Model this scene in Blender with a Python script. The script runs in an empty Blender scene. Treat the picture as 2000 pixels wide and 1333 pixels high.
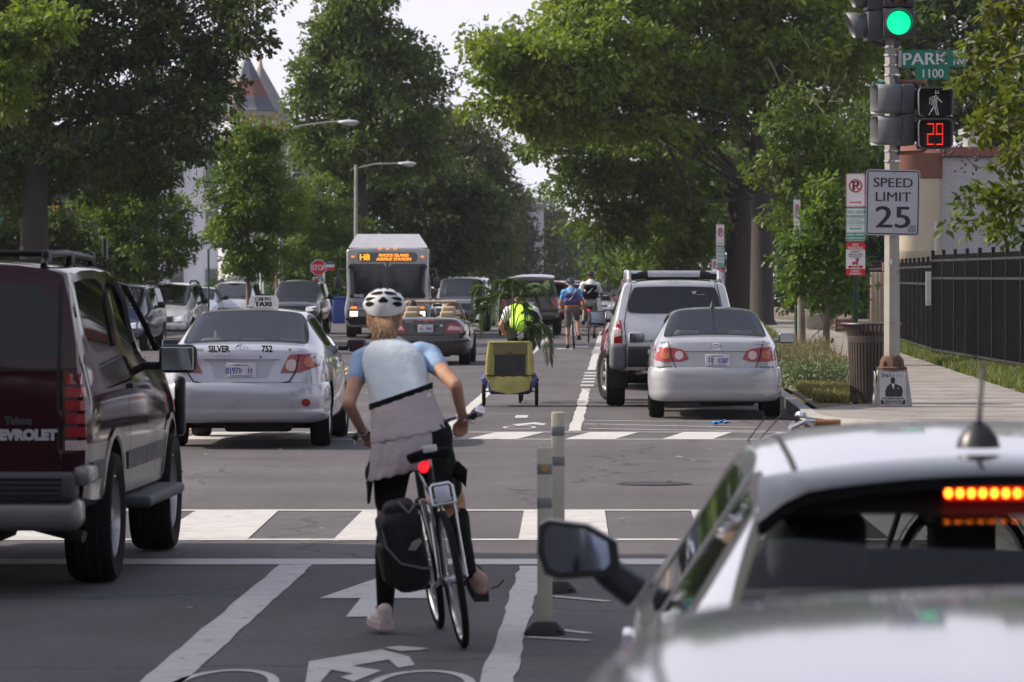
import bpy, bmesh, math, random
import numpy as np
from mathutils import Vector, Matrix, Euler
from mathutils.bvhtree import BVHTree
R = math.radians
scene = bpy.context.scene
COL = scene.collection

# ------------------------------------------------------------------ camera
F, VX, VY, H = 8000.0, 1205.0, 540.0, 1.8        # focal length in photo pixels, vanishing point, eye height
cam_d = bpy.data.cameras.new('camera'); cam = bpy.data.objects.new('camera', cam_d); COL.objects.link(cam)
cam.location = (0, 0, H); cam.rotation_euler = (R(90), 0, 0)
cam_d.sensor_width = 36; cam_d.lens = 36 * F / 2000
cam_d.shift_x = -(VX - 1000) / 2000; cam_d.shift_y = (VY - 666.5) / 2000
cam_d.clip_start = .5; cam_d.clip_end = 20000
cam_d.dof.use_dof = True; cam_d.dof.focus_distance = 42; cam_d.dof.aperture_fstop = 8
scene.camera = cam

# ------------------------------------------------------------------ sky, sun, exposure
SUN_EL, SUN_AZ = 36.0, -84.0                     # azimuth from +Y (view direction), negative = to the left
world = bpy.data.worlds.new('World'); scene.world = world; world.use_nodes = True
wn = world.node_tree.nodes; wl = world.node_tree.links
sky = wn.new('ShaderNodeTexSky'); sky.sky_type = 'NISHITA'; sky.sun_disc = False
sky.sun_elevation = R(SUN_EL); sky.sun_rotation = R(SUN_AZ)
sky.altitude = 50; sky.air_density = 1.0; sky.dust_density = 5.0; sky.ozone_density = 1.5
hz_ = wn.new('ShaderNodeMix'); hz_.data_type = 'RGBA';  hz_.inputs[7].default_value = (6.6, 6.45, 7.3, 1)   # thin bright overcast over the blue
wtc = wn.new('ShaderNodeTexCoord'); wsp = wn.new('ShaderNodeSeparateXYZ'); wmr = wn.new('ShaderNodeMapRange'); wl.new(wtc.outputs['Generated'], wsp.inputs[0]); wl.new(wsp.outputs[2], wmr.inputs[0])
wmr.inputs[1].default_value = .06; wmr.inputs[2].default_value = .6; wmr.inputs[3].default_value = .9; wmr.inputs[4].default_value = .3; wl.new(wmr.outputs[0], hz_.inputs[0])
wl.new(sky.outputs[0], hz_.inputs[6]); wl.new(hz_.outputs[2], wn['Background'].inputs[0]); wn['Background'].inputs[1].default_value = .12
sd = bpy.data.lights.new('sun', 'SUN'); sun = bpy.data.objects.new('sun', sd); COL.objects.link(sun)
sd.energy = 4.6; sd.angle = R(.6); sd.color = (1, .9, .76)
a, e = R(SUN_AZ), R(SUN_EL)
sun_dir = Vector((math.sin(a) * math.cos(e), math.cos(a) * math.cos(e), math.sin(e)))
sun.rotation_euler = sun_dir.to_track_quat('Z', 'Y').to_euler()
vs = scene.view_settings; vs.view_transform = 'Standard'; vs.look = 'None'; vs.gamma = 1; vs.exposure = .4
scene.cycles.use_denoising = True
scene.cycles.max_bounces = 8; scene.cycles.transparent_max_bounces = 24
scene.cycles.volume_bounces = 0; scene.cycles.caustics_reflective = False; scene.cycles.caustics_refractive = False
scene.cycles.sample_clamp_indirect = 4

# ------------------------------------------------------------------ places: photo pixels + depth -> metres
def zg(Y): return -.0065 * max(0, Y - 150)       # the street falls gently beyond 150 m
def P(x, y, Y): return Vector(((x - VX) / F * Y, Y, H - (y - VY) / F * Y))
def GX(x, Y): return (x - VX) / F * Y
def GY(y): return H * F / (y - VY)

# ------------------------------------------------------------------ materials
MATS = {}
def mat(name, col, rough=.6, metal=0, coat=0, var=.12, scale=6, bump=0, bscale=60, emit=None, estr=0, spec=.5, trans=0, back=None, stretch=None, dirt=None):
 if name in MATS: return MATS[name]
 m = bpy.data.materials.new(name); m.use_nodes = True; MATS[name] = m
 n, l = m.node_tree.nodes, m.node_tree.links
 b = n['Principled BSDF']
 b.inputs['Roughness'].default_value = rough; b.inputs['Metallic'].default_value = metal
 b.inputs['Coat Weight'].default_value = coat; b.inputs['Coat Roughness'].default_value = .06
 b.inputs['Specular IOR Level'].default_value = spec
 tc = n.new('ShaderNodeTexCoord'); src = tc.outputs['Object']
 if stretch:
  mp = n.new('ShaderNodeMapping'); mp.inputs['Scale'].default_value = stretch; l.new(src, mp.inputs[0]); src = mp.outputs[0]
 c4 = (*col, 1)
 out = None
 if var:
  nz = n.new('ShaderNodeTexNoise'); nz.inputs['Scale'].default_value = scale; nz.inputs['Detail'].default_value = 6
  l.new(src, nz.inputs['Vector'])
  mr = n.new('ShaderNodeMapRange'); mr.inputs[1].default_value = .3; mr.inputs[2].default_value = .7
  mr.inputs[3].default_value = 1 - var; mr.inputs[4].default_value = 1 + var; l.new(nz.outputs[0], mr.inputs[0])
  mx = n.new('ShaderNodeVectorMath'); mx.operation = 'SCALE'; mx.inputs[0].default_value = col; l.new(mr.outputs[0], mx.inputs['Scale'])
  out = mx.outputs[0]
  r2 = n.new('ShaderNodeMapRange'); r2.inputs[1].default_value = .3; r2.inputs[2].default_value = .7
  r2.inputs[3].default_value = max(.02, rough * .85); r2.inputs[4].default_value = min(1, rough * 1.15)
  l.new(nz.outputs[0], r2.inputs[0]); l.new(r2.outputs[0], b.inputs['Roughness'])
 if dirt:                                          # patchy grime / rust: (colour, scale, threshold)
  dz = n.new('ShaderNodeTexNoise'); dz.inputs['Scale'].default_value = dirt[1]; dz.inputs['Detail'].default_value = 8; dz.inputs['Roughness'].default_value = .7
  l.new(src, dz.inputs['Vector'])
  rr = n.new('ShaderNodeMapRange'); rr.inputs[1].default_value = dirt[2]; rr.inputs[2].default_value = dirt[2] + .08; l.new(dz.outputs[0], rr.inputs[0])
  mm = n.new('ShaderNodeMix'); mm.data_type = 'RGBA'; mm.inputs[6].default_value = c4; mm.inputs[7].default_value = (*dirt[0], 1)
  if out: l.new(out, mm.inputs[6])
  l.new(rr.outputs[0], mm.inputs[0]); out = mm.outputs[2]
 if back is not None:                              # unpainted inside of a shell
  g = n.new('ShaderNodeNewGeometry'); mb = n.new('ShaderNodeMix'); mb.data_type = 'RGBA'
  mb.inputs[6].default_value = c4; mb.inputs[7].default_value = (*back, 1)
  if out: l.new(out, mb.inputs[6])
  l.new(g.outputs['Backfacing'], mb.inputs[0]); out = mb.outputs[2]
 if out: l.new(out, b.inputs['Base Color'])
 else: b.inputs['Base Color'].default_value = c4
 if bump:
  bz = n.new('ShaderNodeTexNoise'); bz.inputs['Scale'].default_value = bscale; bz.inputs['Detail'].default_value = 5; l.new(src, bz.inputs['Vector'])
  bp = n.new('ShaderNodeBump'); bp.inputs['Strength'].default_value = bump; bp.inputs['Distance'].default_value = .02
  l.new(bz.outputs[0], bp.inputs['Height']); l.new(bp.outputs[0], b.inputs['Normal'])
 if emit:
  b.inputs['Emission Color'].default_value = (*emit, 1); b.inputs['Emission Strength'].default_value = estr
 return m

def paint(name, col, metal=.5, rough=.32, coat=1.0, spec=.5): return mat(name, col, rough, metal, coat, spec=spec, var=.06, scale=3, back=(.02, .02, .022))

def glass(name, tint=(.8, .85, .85), refl=1.0):
 if name in MATS: return MATS[name]
 m = bpy.data.materials.new(name); m.use_nodes = True; MATS[name] = m
 n, l = m.node_tree.nodes, m.node_tree.links; n.remove(n['Principled BSDF'])
 t = n.new('ShaderNodeBsdfTransparent'); t.inputs[0].default_value = (*tint, 1)
 g = n.new('ShaderNodeBsdfGlossy'); g.inputs['Roughness'].default_value = .02; g.inputs[0].default_value = (.95, .97, 1, 1)
 fr = n.new('ShaderNodeFresnel'); fr.inputs[0].default_value = 1.55
 ml = n.new('ShaderNodeMath'); ml.operation = 'MULTIPLY'; ml.inputs[1].default_value = refl; ml.use_clamp = True; l.new(fr.outputs[0], ml.inputs[0])
 ms = n.new('ShaderNodeMixShader'); l.new(ml.outputs[0], ms.inputs[0]); l.new(t.outputs[0], ms.inputs[1]); l.new(g.outputs[0], ms.inputs[2])
 l.new(ms.outputs[0], n['Material Output'].inputs[0]); return m

def leafmat(name, c1, c2, trans=.35):
 if name in MATS: return MATS[name]
 m = bpy.data.materials.new(name); m.use_nodes = True; MATS[name] = m
 n, l = m.node_tree.nodes, m.node_tree.links; b = n['Principled BSDF']
 b.inputs['Roughness'].default_value = .55; b.inputs['Specular IOR Level'].default_value = .35
 g = n.new('ShaderNodeNewGeometry'); cr = n.new('ShaderNodeMix'); cr.data_type = 'RGBA'
 cr.inputs[6].default_value = (*c1, 1); cr.inputs[7].default_value = (*c2, 1)
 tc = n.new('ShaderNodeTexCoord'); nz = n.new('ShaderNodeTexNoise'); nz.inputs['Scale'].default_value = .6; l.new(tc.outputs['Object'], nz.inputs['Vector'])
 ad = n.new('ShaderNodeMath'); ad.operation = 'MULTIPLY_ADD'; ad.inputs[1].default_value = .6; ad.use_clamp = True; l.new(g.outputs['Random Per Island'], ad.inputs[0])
 mr = n.new('ShaderNodeMapRange'); mr.inputs[1].default_value = .35; mr.inputs[2].default_value = .65; mr.inputs[3].default_value = -.12; mr.inputs[4].default_value = .75  # broad noise paints lighter, sunlit-looking patches into the leaf colour
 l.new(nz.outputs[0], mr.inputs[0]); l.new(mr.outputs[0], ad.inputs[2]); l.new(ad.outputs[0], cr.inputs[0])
 l.new(cr.outputs[2], b.inputs['Base Color'])
 t = n.new('ShaderNodeBsdfTranslucent'); vm = n.new('ShaderNodeVectorMath'); vm.operation = 'MULTIPLY'; vm.inputs[1].default_value = (1.5, 1.5, .6)
 l.new(cr.outputs[2], vm.inputs[0]); l.new(vm.outputs[0], t.inputs[0])
 ms = n.new('ShaderNodeMixShader'); ms.inputs[0].default_value = trans; l.new(b.outputs[0], ms.inputs[1]); l.new(t.outputs[0], ms.inputs[2])
 l.new(ms.outputs[0], n['Material Output'].inputs[0]); return m

# ------------------------------------------------------------------ mesh builder
class MB:
 def __init__(s): s.v, s.f, s.m = [], [], []
 def add(s, vs, fs, mi=0, M=None):
  o = len(s.v)
  s.v += [tuple(M @ Vector(p)) for p in vs] if M else [tuple(p) for p in vs]
  s.f += [tuple(i + o for i in f) for f in fs]; s.m += [mi] * len(fs); return s
 def box(s, c, d, mi=0, M=None, r=0, seg=2):
  if r:
   bm = bmesh.new(); bmesh.ops.create_cube(bm, size=1, matrix=Matrix.Translation(c) @ Matrix.Diagonal((*d, 1)))
   bmesh.ops.bevel(bm, geom=bm.edges[:], offset=min(r, min(d) * .49), segments=seg, affect='EDGES', profile=.5)
   s.bm(bm, mi, M); return s
  x, y, z = c; a, b, h = d[0] / 2, d[1] / 2, d[2] / 2
  vs = [(x + i * a, y + j * b, z + k * h) for k in (-1, 1) for j in (-1, 1) for i in (-1, 1)]
  return s.add(vs, [(0, 2, 3, 1), (4, 5, 7, 6), (0, 1, 5, 4), (2, 6, 7, 3), (0, 4, 6, 2), (1, 3, 7, 5)], mi, M)
 def bm(s, bm, mi=0, M=None):
  bm.verts.index_update(); s.add([v.co.copy() for v in bm.verts], [[v.index for v in f.verts] for f in bm.faces], mi, M); bm.free(); return s
 def tube(s, pts, r, n=8, mi=0, caps=True, M=None, flat=1):
  pts = [Vector(p) for p in pts]; k = len(pts); rs = r if isinstance(r, (list, tuple)) else [r] * k
  t0 = (pts[1] - pts[0]).normalized(); u = t0.orthogonal().normalized(); vs = []
  for i in range(k):
   t = (pts[min(i + 1, k - 1)] - pts[max(i - 1, 0)])
   t = t.normalized() if t.length > 1e-9 else t0
   u = (u - t * u.dot(t)); u = u.normalized() if u.length > 1e-6 else t.orthogonal().normalized(); w = t.cross(u)
   for j in range(n):
    A = 2 * math.pi * j / n; vs.append(pts[i] + u * math.cos(A) * rs[i] + w * math.sin(A) * rs[i] * flat)
  fs = [(i * n + j, i * n + (j + 1) % n, (i + 1) * n + (j + 1) % n, (i + 1) * n + j) for i in range(k - 1) for j in range(n)]
  if caps: fs += [tuple(range(n))[::-1], tuple(range((k - 1) * n, k * n))]
  return s.add(vs, fs, mi, M)
 def cyl(s, p0, p1, r0, r1=None, n=14, mi=0, M=None): return s.tube([p0, p1], [r0, r0 if r1 is None else r1], n, mi, True, M)
 def ell(s, c, r, nu=14, nv=9, mi=0, M=None):
  if not isinstance(r, (tuple, list)): r = (r, r, r)
  vs = [(c[0], c[1], c[2] - r[2])]
  for i in range(1, nv):
   ph = -math.pi / 2 + math.pi * i / nv
   for j in range(nu):
    th = 2 * math.pi * j / nu; vs.append((c[0] + r[0] * math.cos(ph) * math.cos(th), c[1] + r[1] * math.cos(ph) * math.sin(th), c[2] + r[2] * math.sin(ph)))
  vs.append((c[0], c[1], c[2] + r[2])); L = len(vs) - 1
  fs = [(0, 1 + (j + 1) % nu, 1 + j) for j in range(nu)] + [(L, L - nu + j, L - nu + (j + 1) % nu) for j in range(nu)]
  fs += [(1 + i * nu + j, 1 + i * nu + (j + 1) % nu, 1 + (i + 1) * nu + (j + 1) % nu, 1 + (i + 1) * nu + j) for i in range(nv - 2) for j in range(nu)]
  return s.add(vs, fs, mi, M)
 def lathe(s, prof, n=24, mi=0, M=None, cap=False):
  k = len(prof); vs = [(r * math.cos(2 * math.pi * j / n), r * math.sin(2 * math.pi * j / n), z) for r, z in prof for j in range(n)]
  fs = [(i * n + j, i * n + (j + 1) % n, (i + 1) * n + (j + 1) % n, (i + 1) * n + j) for i in range(k - 1) for j in range(n)]
  if cap: fs += [tuple(range(n))[::-1], tuple(range((k - 1) * n, k * n))]
  return s.add(vs, fs, mi, M)
 def prism(s, poly, th, mi=0, M=None):                # polygon in local XZ, extruded along +Y by th
  k = len(poly); vs = [(x, 0, z) for x, z in poly] + [(x, th, z) for x, z in poly]
  ar = sum(poly[i][0] * poly[(i + 1) % k][1] - poly[(i + 1) % k][0] * poly[i][1] for i in range(k))
  fr, bk = tuple(range(k)), tuple(range(k, 2 * k))[::-1]
  sd = [(i, i + k, (i + 1) % k + k, (i + 1) % k) for i in range(k)]
  fs = [fr, bk] + sd
  if ar < 0: fs = [f[::-1] for f in fs]
  return s.add(vs, fs, mi, M)
 def quad(s, a, b, c, d, mi=0, M=None): return s.add([a, b, c, d], [(0, 1, 2, 3)], mi, M)
 def torus(s, R_, r, n=32, k=8, mi=0, M=None, a0=0, a1=2 * math.pi):
  full = abs(a1 - a0 - 2 * math.pi) < 1e-6; q = n if full else n + 1; vs = []
  for i in range(q):
   A = a0 + (a1 - a0) * i / n
   for j in range(k):
    B = 2 * math.pi * j / k; vs.append(((R_ + r * math.cos(B)) * math.cos(A), (R_ + r * math.cos(B)) * math.sin(A), r * math.sin(B)))
  fs = [(i * k + j, ((i + 1) % q) * k + j, ((i + 1) % q) * k + (j + 1) % k, i * k + (j + 1) % k) for i in range(n) for j in range(k)]
  return s.add(vs, fs, mi, M)
 def mesh(s, name, mats, smooth=35):
  me = bpy.data.meshes.new(name); me.from_pydata(s.v, [], s.f)
  for m in (mats if isinstance(mats, (list, tuple)) else [mats]): me.materials.append(m)
  if any(s.m): me.polygons.foreach_set('material_index', s.m)
  finish(me, smooth); return me
 def build(s, name, mats, parent=None, smooth=35, label=None): return link(name, s.mesh(name, mats, smooth), parent, label)

def finish(me, smooth=35):
 if smooth:
  me.polygons.foreach_set('use_smooth', [True] * len(me.polygons)); me.set_sharp_from_angle(angle=R(smooth))
 me.update()
def link(name, me, parent=None, label=None):
 o = bpy.data.objects.new(name, me); COL.objects.link(o)
 if parent: o.parent = parent
 if label: o['label'] = label
 return o
def tag(o, label, cat, group=None, kind=None):
 o['label'] = label; o['category'] = cat
 if group: o['group'] = group
 if kind: o['kind'] = kind
 return o
def thing(name, label, cat, loc=(0, 0, 0), rot=(0, 0, 0), group=None):
 o = bpy.data.objects.new(name, None); COL.objects.link(o); o.empty_display_size = .2
 o.location = loc; o.rotation_euler = rot; return tag(o, label, cat, group)
def structure(o, label=None):
 o['kind'] = 'structure'
 if label: o['label'] = label
 return o
def copy_tree(o, parent=None):
 c = o.copy(); COL.objects.link(c); c.parent = parent
 for ch in [x for x in COL.objects if x.parent == o]: copy_tree(ch, c)
 return c
DG = bpy.context.evaluated_depsgraph_get
def bake(ob):                                            # mesh of an object with its modifiers; the object itself goes
 DG().update(); me = bpy.data.meshes.new_from_object(ob.evaluated_get(DG())); d = ob.data; bpy.data.objects.remove(ob)
 if d.users == 0 and isinstance(d, bpy.types.Mesh): bpy.data.meshes.remove(d)
 return me
def T(x=0, y=0, z=0, rx=0, ry=0, rz=0): return Matrix.Translation((x, y, z)) @ Euler((R(rx), R(ry), R(rz))).to_matrix().to_4x4()
def text_mb(body, h, bold=0, sx=1, align='CENTER', ext=0):   # lettering: capital height h, in local XZ facing -Y, centred on the origin
 cu = bpy.data.curves.new('text', 'FONT'); cu.body = body; cu.size = h / .70; cu.align_x = align; cu.align_y = 'CENTER'
 cu.offset = bold; cu.extrude = ext; cu.resolution_u = 4
 ob = bpy.data.objects.new('text', cu); COL.objects.link(ob); DG().update()
 me = bpy.data.meshes.new_from_object(ob.evaluated_get(DG())); bpy.data.objects.remove(ob); bpy.data.curves.remove(cu)
 mb = MB(); mb.add([(v.co.x * sx, -v.co.z, v.co.y) for v in me.vertices], [tuple(p.vertices) for p in me.polygons]); bpy.data.meshes.remove(me)
 zs = [v[2] for v in mb.v]
 if zs:
  zc = (max(zs) + min(zs)) / 2; mb.v = [(x, y, z - zc) for x, y, z in mb.v]
 return mb
def letters(name, body, h, m, parent, M, bold=0, sx=1, align='CENTER'):
 t = text_mb(body, h, 0, sx, align); o = MB()
 for i, d in enumerate((0, bold, -bold) if bold else (0,)): o.add([(x + d, y - .0004 * i, z) for x, y, z in t.v], t.f, 0, M)   # heavier strokes
 return o.build(name, m, parent, smooth=0)
def blob(caps, vox=.02, it=6, name='blob', mats=None, parent=None, label=None):
 """one continuous surface grown round tapered limbs: caps = [(p0, r0, p1, r1[, flatten])]"""
 mb = MB()
 for c in caps:
  p0, r0, p1, r1 = Vector(c[0]), c[1], Vector(c[2]), c[3]; n = 6
  d = p1 - p0; fl = c[4] if len(c) > 4 else 1
  if d.length < 1e-4: mb.ell(p0, (r0, r0 * fl, r0), 14, 9); continue
  t = d.normalized(); pts, rs = [], []
  for k in range(6): A = -math.pi / 2 + math.pi / 2 * k / 6 + .15; pts.append(p0 + t * r0 * math.sin(A)); rs.append(r0 * math.cos(A))
  for k in range(7): A = math.pi / 2 * k / 6 - (.15 if k == 6 else 0); pts.append(p1 + t * r1 * math.sin(A)); rs.append(r1 * math.cos(A))
  if fl != 1:
   u = Vector((1, 0, 0)); vs = []; w = t.cross(u).normalized(); u = w.cross(t); N = 14
   for p, r in zip(pts, rs):
    for j in range(N): B = 2 * math.pi * j / N; vs.append(p + u * math.cos(B) * r + w * math.sin(B) * r * fl)
   K = len(pts); fs = [(i * N + j, i * N + (j + 1) % N, (i + 1) * N + (j + 1) % N, (i + 1) * N + j) for i in range(K - 1) for j in range(N)]
   fs += [tuple(range(N))[::-1], tuple(range((K - 1) * N, K * N))]; mb.add(vs, fs)
  else: mb.tube(pts, rs, 12)
 me = mb.mesh(name, [], 0); ob = bpy.data.objects.new(name, me); COL.objects.link(ob)
 bm = bmesh.new(); bm.from_mesh(me); bmesh.ops.recalc_face_normals(bm, faces=bm.faces); bm.to_mesh(me); bm.free()
 rm = ob.modifiers.new('r', 'REMESH'); rm.mode = 'VOXEL'; rm.voxel_size = vox
 sm = ob.modifiers.new('s', 'SMOOTH'); sm.factor = .5; sm.iterations = it
 me = bake(ob); me.name = name
 for m in (mats if isinstance(mats, (list, tuple)) else [mats]): me.materials.append(m)
 finish(me, 60); return link(name, me, parent, label)
# ================================================================== THE STREET
rnd = random.Random(7)
def asphalt():
 m = bpy.data.materials.new('asphalt'); m.use_nodes = True; n, l = m.node_tree.nodes, m.node_tree.links; b = n['Principled BSDF']
 tc = n.new('ShaderNodeTexCoord')
 def noise(sc, det=4, ro=.6, st=None):
  z = n.new('ShaderNodeTexNoise'); z.inputs['Scale'].default_value = sc; z.inputs['Detail'].default_value = det; z.inputs['Roughness'].default_value = ro
  if st:
   mp = n.new('ShaderNodeMapping'); mp.inputs['Scale'].default_value = st; l.new(tc.outputs['Object'], mp.inputs[0]); l.new(mp.outputs[0], z.inputs['Vector'])
  else: l.new(tc.outputs['Object'], z.inputs['Vector'])
  return z.outputs[0]
 def mr(src, a, c, d, e):
  q = n.new('ShaderNodeMapRange'); q.inputs[1].default_value = a; q.inputs[2].default_value = c; q.inputs[3].default_value = d; q.inputs[4].default_value = e; l.new(src, q.inputs[0]); return q.outputs[0]
 def mul(p, q):
  k = n.new('ShaderNodeMath'); k.operation = 'MULTIPLY'; l.new(p, k.inputs[0]); l.new(q, k.inputs[1]); return k.outputs[0]
 grain = mul(mr(noise(75, 3, .8), .3, .7, .5, 1.5), mr(noise(16, 3, .7), .3, .7, .8, 1.2))             # aggregate
 patch = mul(mr(noise(.35, 5), .35, .65, .8, 1.16), mr(noise(1.7, 6, .75), .58, .7, 1, .84))
 wear = mr(noise(1.0, 4, .6, (1.1, .06, 1)), .35, .65, .86, 1.12)   # tyre tracks along the lane
 f = mul(mul(grain, patch), wear)
 vz = n.new('ShaderNodeTexVoronoi'); vz.feature = 'DISTANCE_TO_EDGE'; vz.inputs['Scale'].default_value = .3
 wz = n.new('ShaderNodeTexNoise'); wz.inputs['Scale'].default_value = 1.5; l.new(tc.outputs['Object'], wz.inputs['Vector'])
 vm = n.new('ShaderNodeVectorMath'); vm.operation = 'MULTIPLY_ADD'; vm.inputs[1].default_value = (.9, .9, 0); l.new(wz.outputs['Color'], vm.inputs[0]); l.new(tc.outputs['Object'], vm.inputs[2]); l.new(vm.outputs[0], vz.inputs['Vector'])
 f = mul(f, mr(vz.outputs[0], .003, .010, .5, 1))
 s = n.new('ShaderNodeVectorMath'); s.operation = 'SCALE'; s.inputs[0].default_value = (.092, .084, .091); l.new(f, s.inputs['Scale'])
 l.new(s.outputs[0], b.inputs['Base Color']); b.inputs['Roughness'].default_value = .82; b.inputs['Specular IOR Level'].default_value = .35
 bp = n.new('ShaderNodeBump'); bp.inputs['Strength'].default_value = .35; bp.inputs['Distance'].default_value = .01; l.new(grain, bp.inputs['Height']); l.new(bp.outputs[0], b.inputs['Normal'])
 return m
M_ASPH = asphalt()
M_PAINT = mat('road_paint', (.46, .445, .44), .65, var=.12, scale=4, dirt=((.2, .19, .19), 7, .57))
M_YEL = mat('road_paint_yellow', (.5, .3, .06), .65, var=.15, scale=4)
M_CONC = mat('concrete', (.225, .205, .19), .85, var=.22, scale=1.6, bump=.3, dirt=((.15, .13, .115), 1.1, .54))
M_KERB = mat('kerb_stone', (.3, .29, .275), .75, var=.2, scale=8, bump=.2)
M_DIRT = mat('soil', (.13, .1, .07), .95, var=.3, scale=5, bump=.5, bscale=25, dirt=((.09, .1, .04), 2.5, .5))
YS = [-30, 0, 20, 45, 60, 80, 100, 120, 140, 150, 170, 200, 250, 300, 400, 500, 700]
def ribbon(name, xl, xr, ys, dz, m, y_up=None):
 """sheet between two edges that follows the fall of the street; xl, xr are numbers or functions of Y"""
 mb = MB(); vs = []
 for Y in ys:
  a = xl(Y) if callable(xl) else xl; c = xr(Y) if callable(xr) else xr
  vs += [(a, Y, zg(Y) + dz), (c, Y, zg(Y) + dz)]
 mb.add(vs, [(2 * i, 2 * i + 1, 2 * i + 3, 2 * i + 2) for i in range(len(ys) - 1)]); return structure(mb.build(name, m, smooth=0))
ribbon('ground', -6000, 6000, [-3000] + YS + [7000], -.06, M_DIRT)
XL, XR = -13.8, 2.45
ribbon('road', XL, XR, [-160] + YS, 0, M_ASPH)
ribbon('cross_street', XR, 90, [32, 45], 0, M_ASPH); ribbon('cross_street', -90, XL, [32, 45], 0, M_ASPH)

def block(name, xs, ys, inner, rc, cx, cy):
 """pavement block with a rounded corner: outline polygon + top at 13 cm"""
def corner(side, near, far, sgn):
 # side: +1 right, -1 left ; rounded pavement corner north (sgn 1) or south (-1) of the cross street
 x0 = XR if side > 0 else XL; r = 4.5; pts = []
 y0 = 45 if sgn > 0 else 32
 cx, cy = x0 + side * r, y0 + sgn * r
 for i in range(13):
  A = math.pi / 2 * i / 12; pts.append((cx - side * r * math.cos(A), cy - sgn * r * math.sin(A)))
 return pts
def slab(name, edge, far_pts, m_top, h=.13):
 poly = edge + far_pts; mb = MB(); k = len(poly)
 mb.add([(x, y, h) for x, y in poly], [tuple(range(k))]); o = mb.build(name, m_top, smooth=0)
 if o.data.polygons[0].normal.z < 0: o.data.flip_normals()
 return structure(o)
def kerb(edge, side, sgn):
 mb = MB(); w = .16; n = len(edge); vs = []
 for i, (x, y) in enumerate(edge):
  p, q = Vector(edge[max(0, i - 1)]), Vector(edge[min(n - 1, i + 1)]); t = (q - p).normalized(); nn = Vector((-t.y, t.x)) * side * -sgn
  z = zg(y); vs += [(x, y, z - .05), (x, y, z + .128), (x + nn.x * .012, y + nn.y * .012, z + .14), (x + nn.x * w, y + nn.y * w, z + .14), (x + nn.x * w, y + nn.y * w, z)]
 mb.add(vs, [(5 * i + j, 5 * i + j + 1, 5 * i + j + 6, 5 * i + j + 5) for i in range(n - 1) for j in range(4)]); return structure(mb.build('kerb', M_KERB, smooth=30))
FARY = [60, 80, 100, 120, 140, 150, 170, 200, 250, 300, 400, 500, 700]
for side in (1, -1):
 x0 = XR if side > 0 else XL
 for sgn in (1, -1):
  c = corner(side, 0, 0, sgn)
  ys = FARY if sgn > 0 else [20, 0, -30]
  kerb([(x0, y) for y in ys[::-1]] + c + [(x0 + side * 60, c[-1][1])], side, sgn)
  yy = 60 if sgn > 0 else -30
  if side > 0 and sgn > 0:
   slab('sidewalk', c + [(90, c[-1][1]), (90, 60), (3.5, 60), (3.3, 54), (XR, 51.5)], [], M_CONC, .131)
  else: slab('sidewalk', c + [(x0 + side * 80, c[-1][1]), (x0 + side * 80, yy), (x0, yy)], [], M_CONC, .131)
vr = lambda Y: 3.5 + min(1.5, (Y - 60) / 80 * 1.5) if Y > 60 else 3.3
sr = lambda Y: 5.8 + min(1.2, (Y - 60) / 80)
ribbon('verge', XR + .1, vr, [51.5] + FARY, .118, M_DIRT)
ribbon('sidewalk', vr, sr, FARY, .131, M_CONC)
ribbon('verge', sr, 60, FARY, .12, M_DIRT)
ribbon('verge', XL - 2.2, XL - .1, FARY, .118, M_DIRT)
ribbon('sidewalk', XL - 5, XL - 2.2, FARY, .131, M_CONC)
ribbon('verge', -80, XL - 5, FARY, .118, M_DIRT)
# slab joints of the right-hand sidewalk
mb = MB()
for k in range(40):
 Y = 47 + k * 1.8; mb.box(((3.4 + 6) / 2 + max(0, Y - 60) * .013, Y, zg(Y) + .1322), (2.4, .035, .001))
structure(mb.build('sidewalk_joint', mat('joint', (.12, .11, .1), .9), smooth=0))

# ------------------------------------------------------------------ markings
def stripe(name, pts, w, m=None, z=.005, jit=.008, step=.35):
 """painted line along ground points, ragged edges"""
 mb = MB(); pts = [Vector((p[0], p[1], 0)) for p in pts]
 for a, b in zip(pts, pts[1:]):
  d = b - a; k = max(1, int(d.length / step)); nn = Vector((-d.y, d.x, 0)).normalized() * w / 2; vs = []
  for i in range(k + 1):
   p = a + d * i / k; zz = zg(p.y) + z
   j1, j2 = rnd.uniform(-jit, jit), rnd.uniform(-jit, jit)
   u, v = p + nn * (1 + j1 * 2 / w), p - nn * (1 + j2 * 2 / w); vs += [(u.x, u.y, zz), (v.x, v.y, zz)]
  mb.add(vs, [(2 * i, 2 * i + 1, 2 * i + 3, 2 * i + 2)[::-1] for i in range(k)])
 o = mb.build(name, m or M_PAINT, smooth=0); return structure(o)
def flatpoly(name, polys, z=.005, m=None):
 mb = MB()
 for p in polys:
  ar = sum(p[i][0] * p[(i + 1) % len(p)][1] - p[(i + 1) % len(p)][0] * p[i][1] for i in range(len(p)))
  if ar < 0: p = p[::-1]
  mb.add([(x, y, zg(y) + z) for x, y in p], [tuple(range(len(p)))])
 return structure(mb.build(name, m or M_PAINT, smooth=0))
def gpix(pts): return [((x - VX) / F * GY(y), GY(y)) for x, y in pts]
stripe('lane_line', [(-2.03, 12), (-2.0, 25.5)], .2); stripe('lane_line', [(-.53, 12), (-.53, 25.4)], .15, jit=.012)
stripe('stop_line', [(-5.1, 25.78), (2.4, 25.78)], .5, jit=.01)
stripe('crosswalk_line', [(-13, 27.95), (2.4, 27.95)], .16); stripe('crosswalk_line', [(-13, 31.45), (2.4, 31.45)], .16)
bars = []
for k in range(-9, 2):
 x = .59 + 1.25 * (k - 0); j = [rnd.uniform(-.03, .03) for _ in range(4)]
 bars.append([(x + j[0], 28.03), (x + .62 + j[1], 28.03), (x + .58 + j[2], 31.37), (x - .05 + j[3], 31.37)])
flatpoly('crosswalk_bar', bars)
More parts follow.
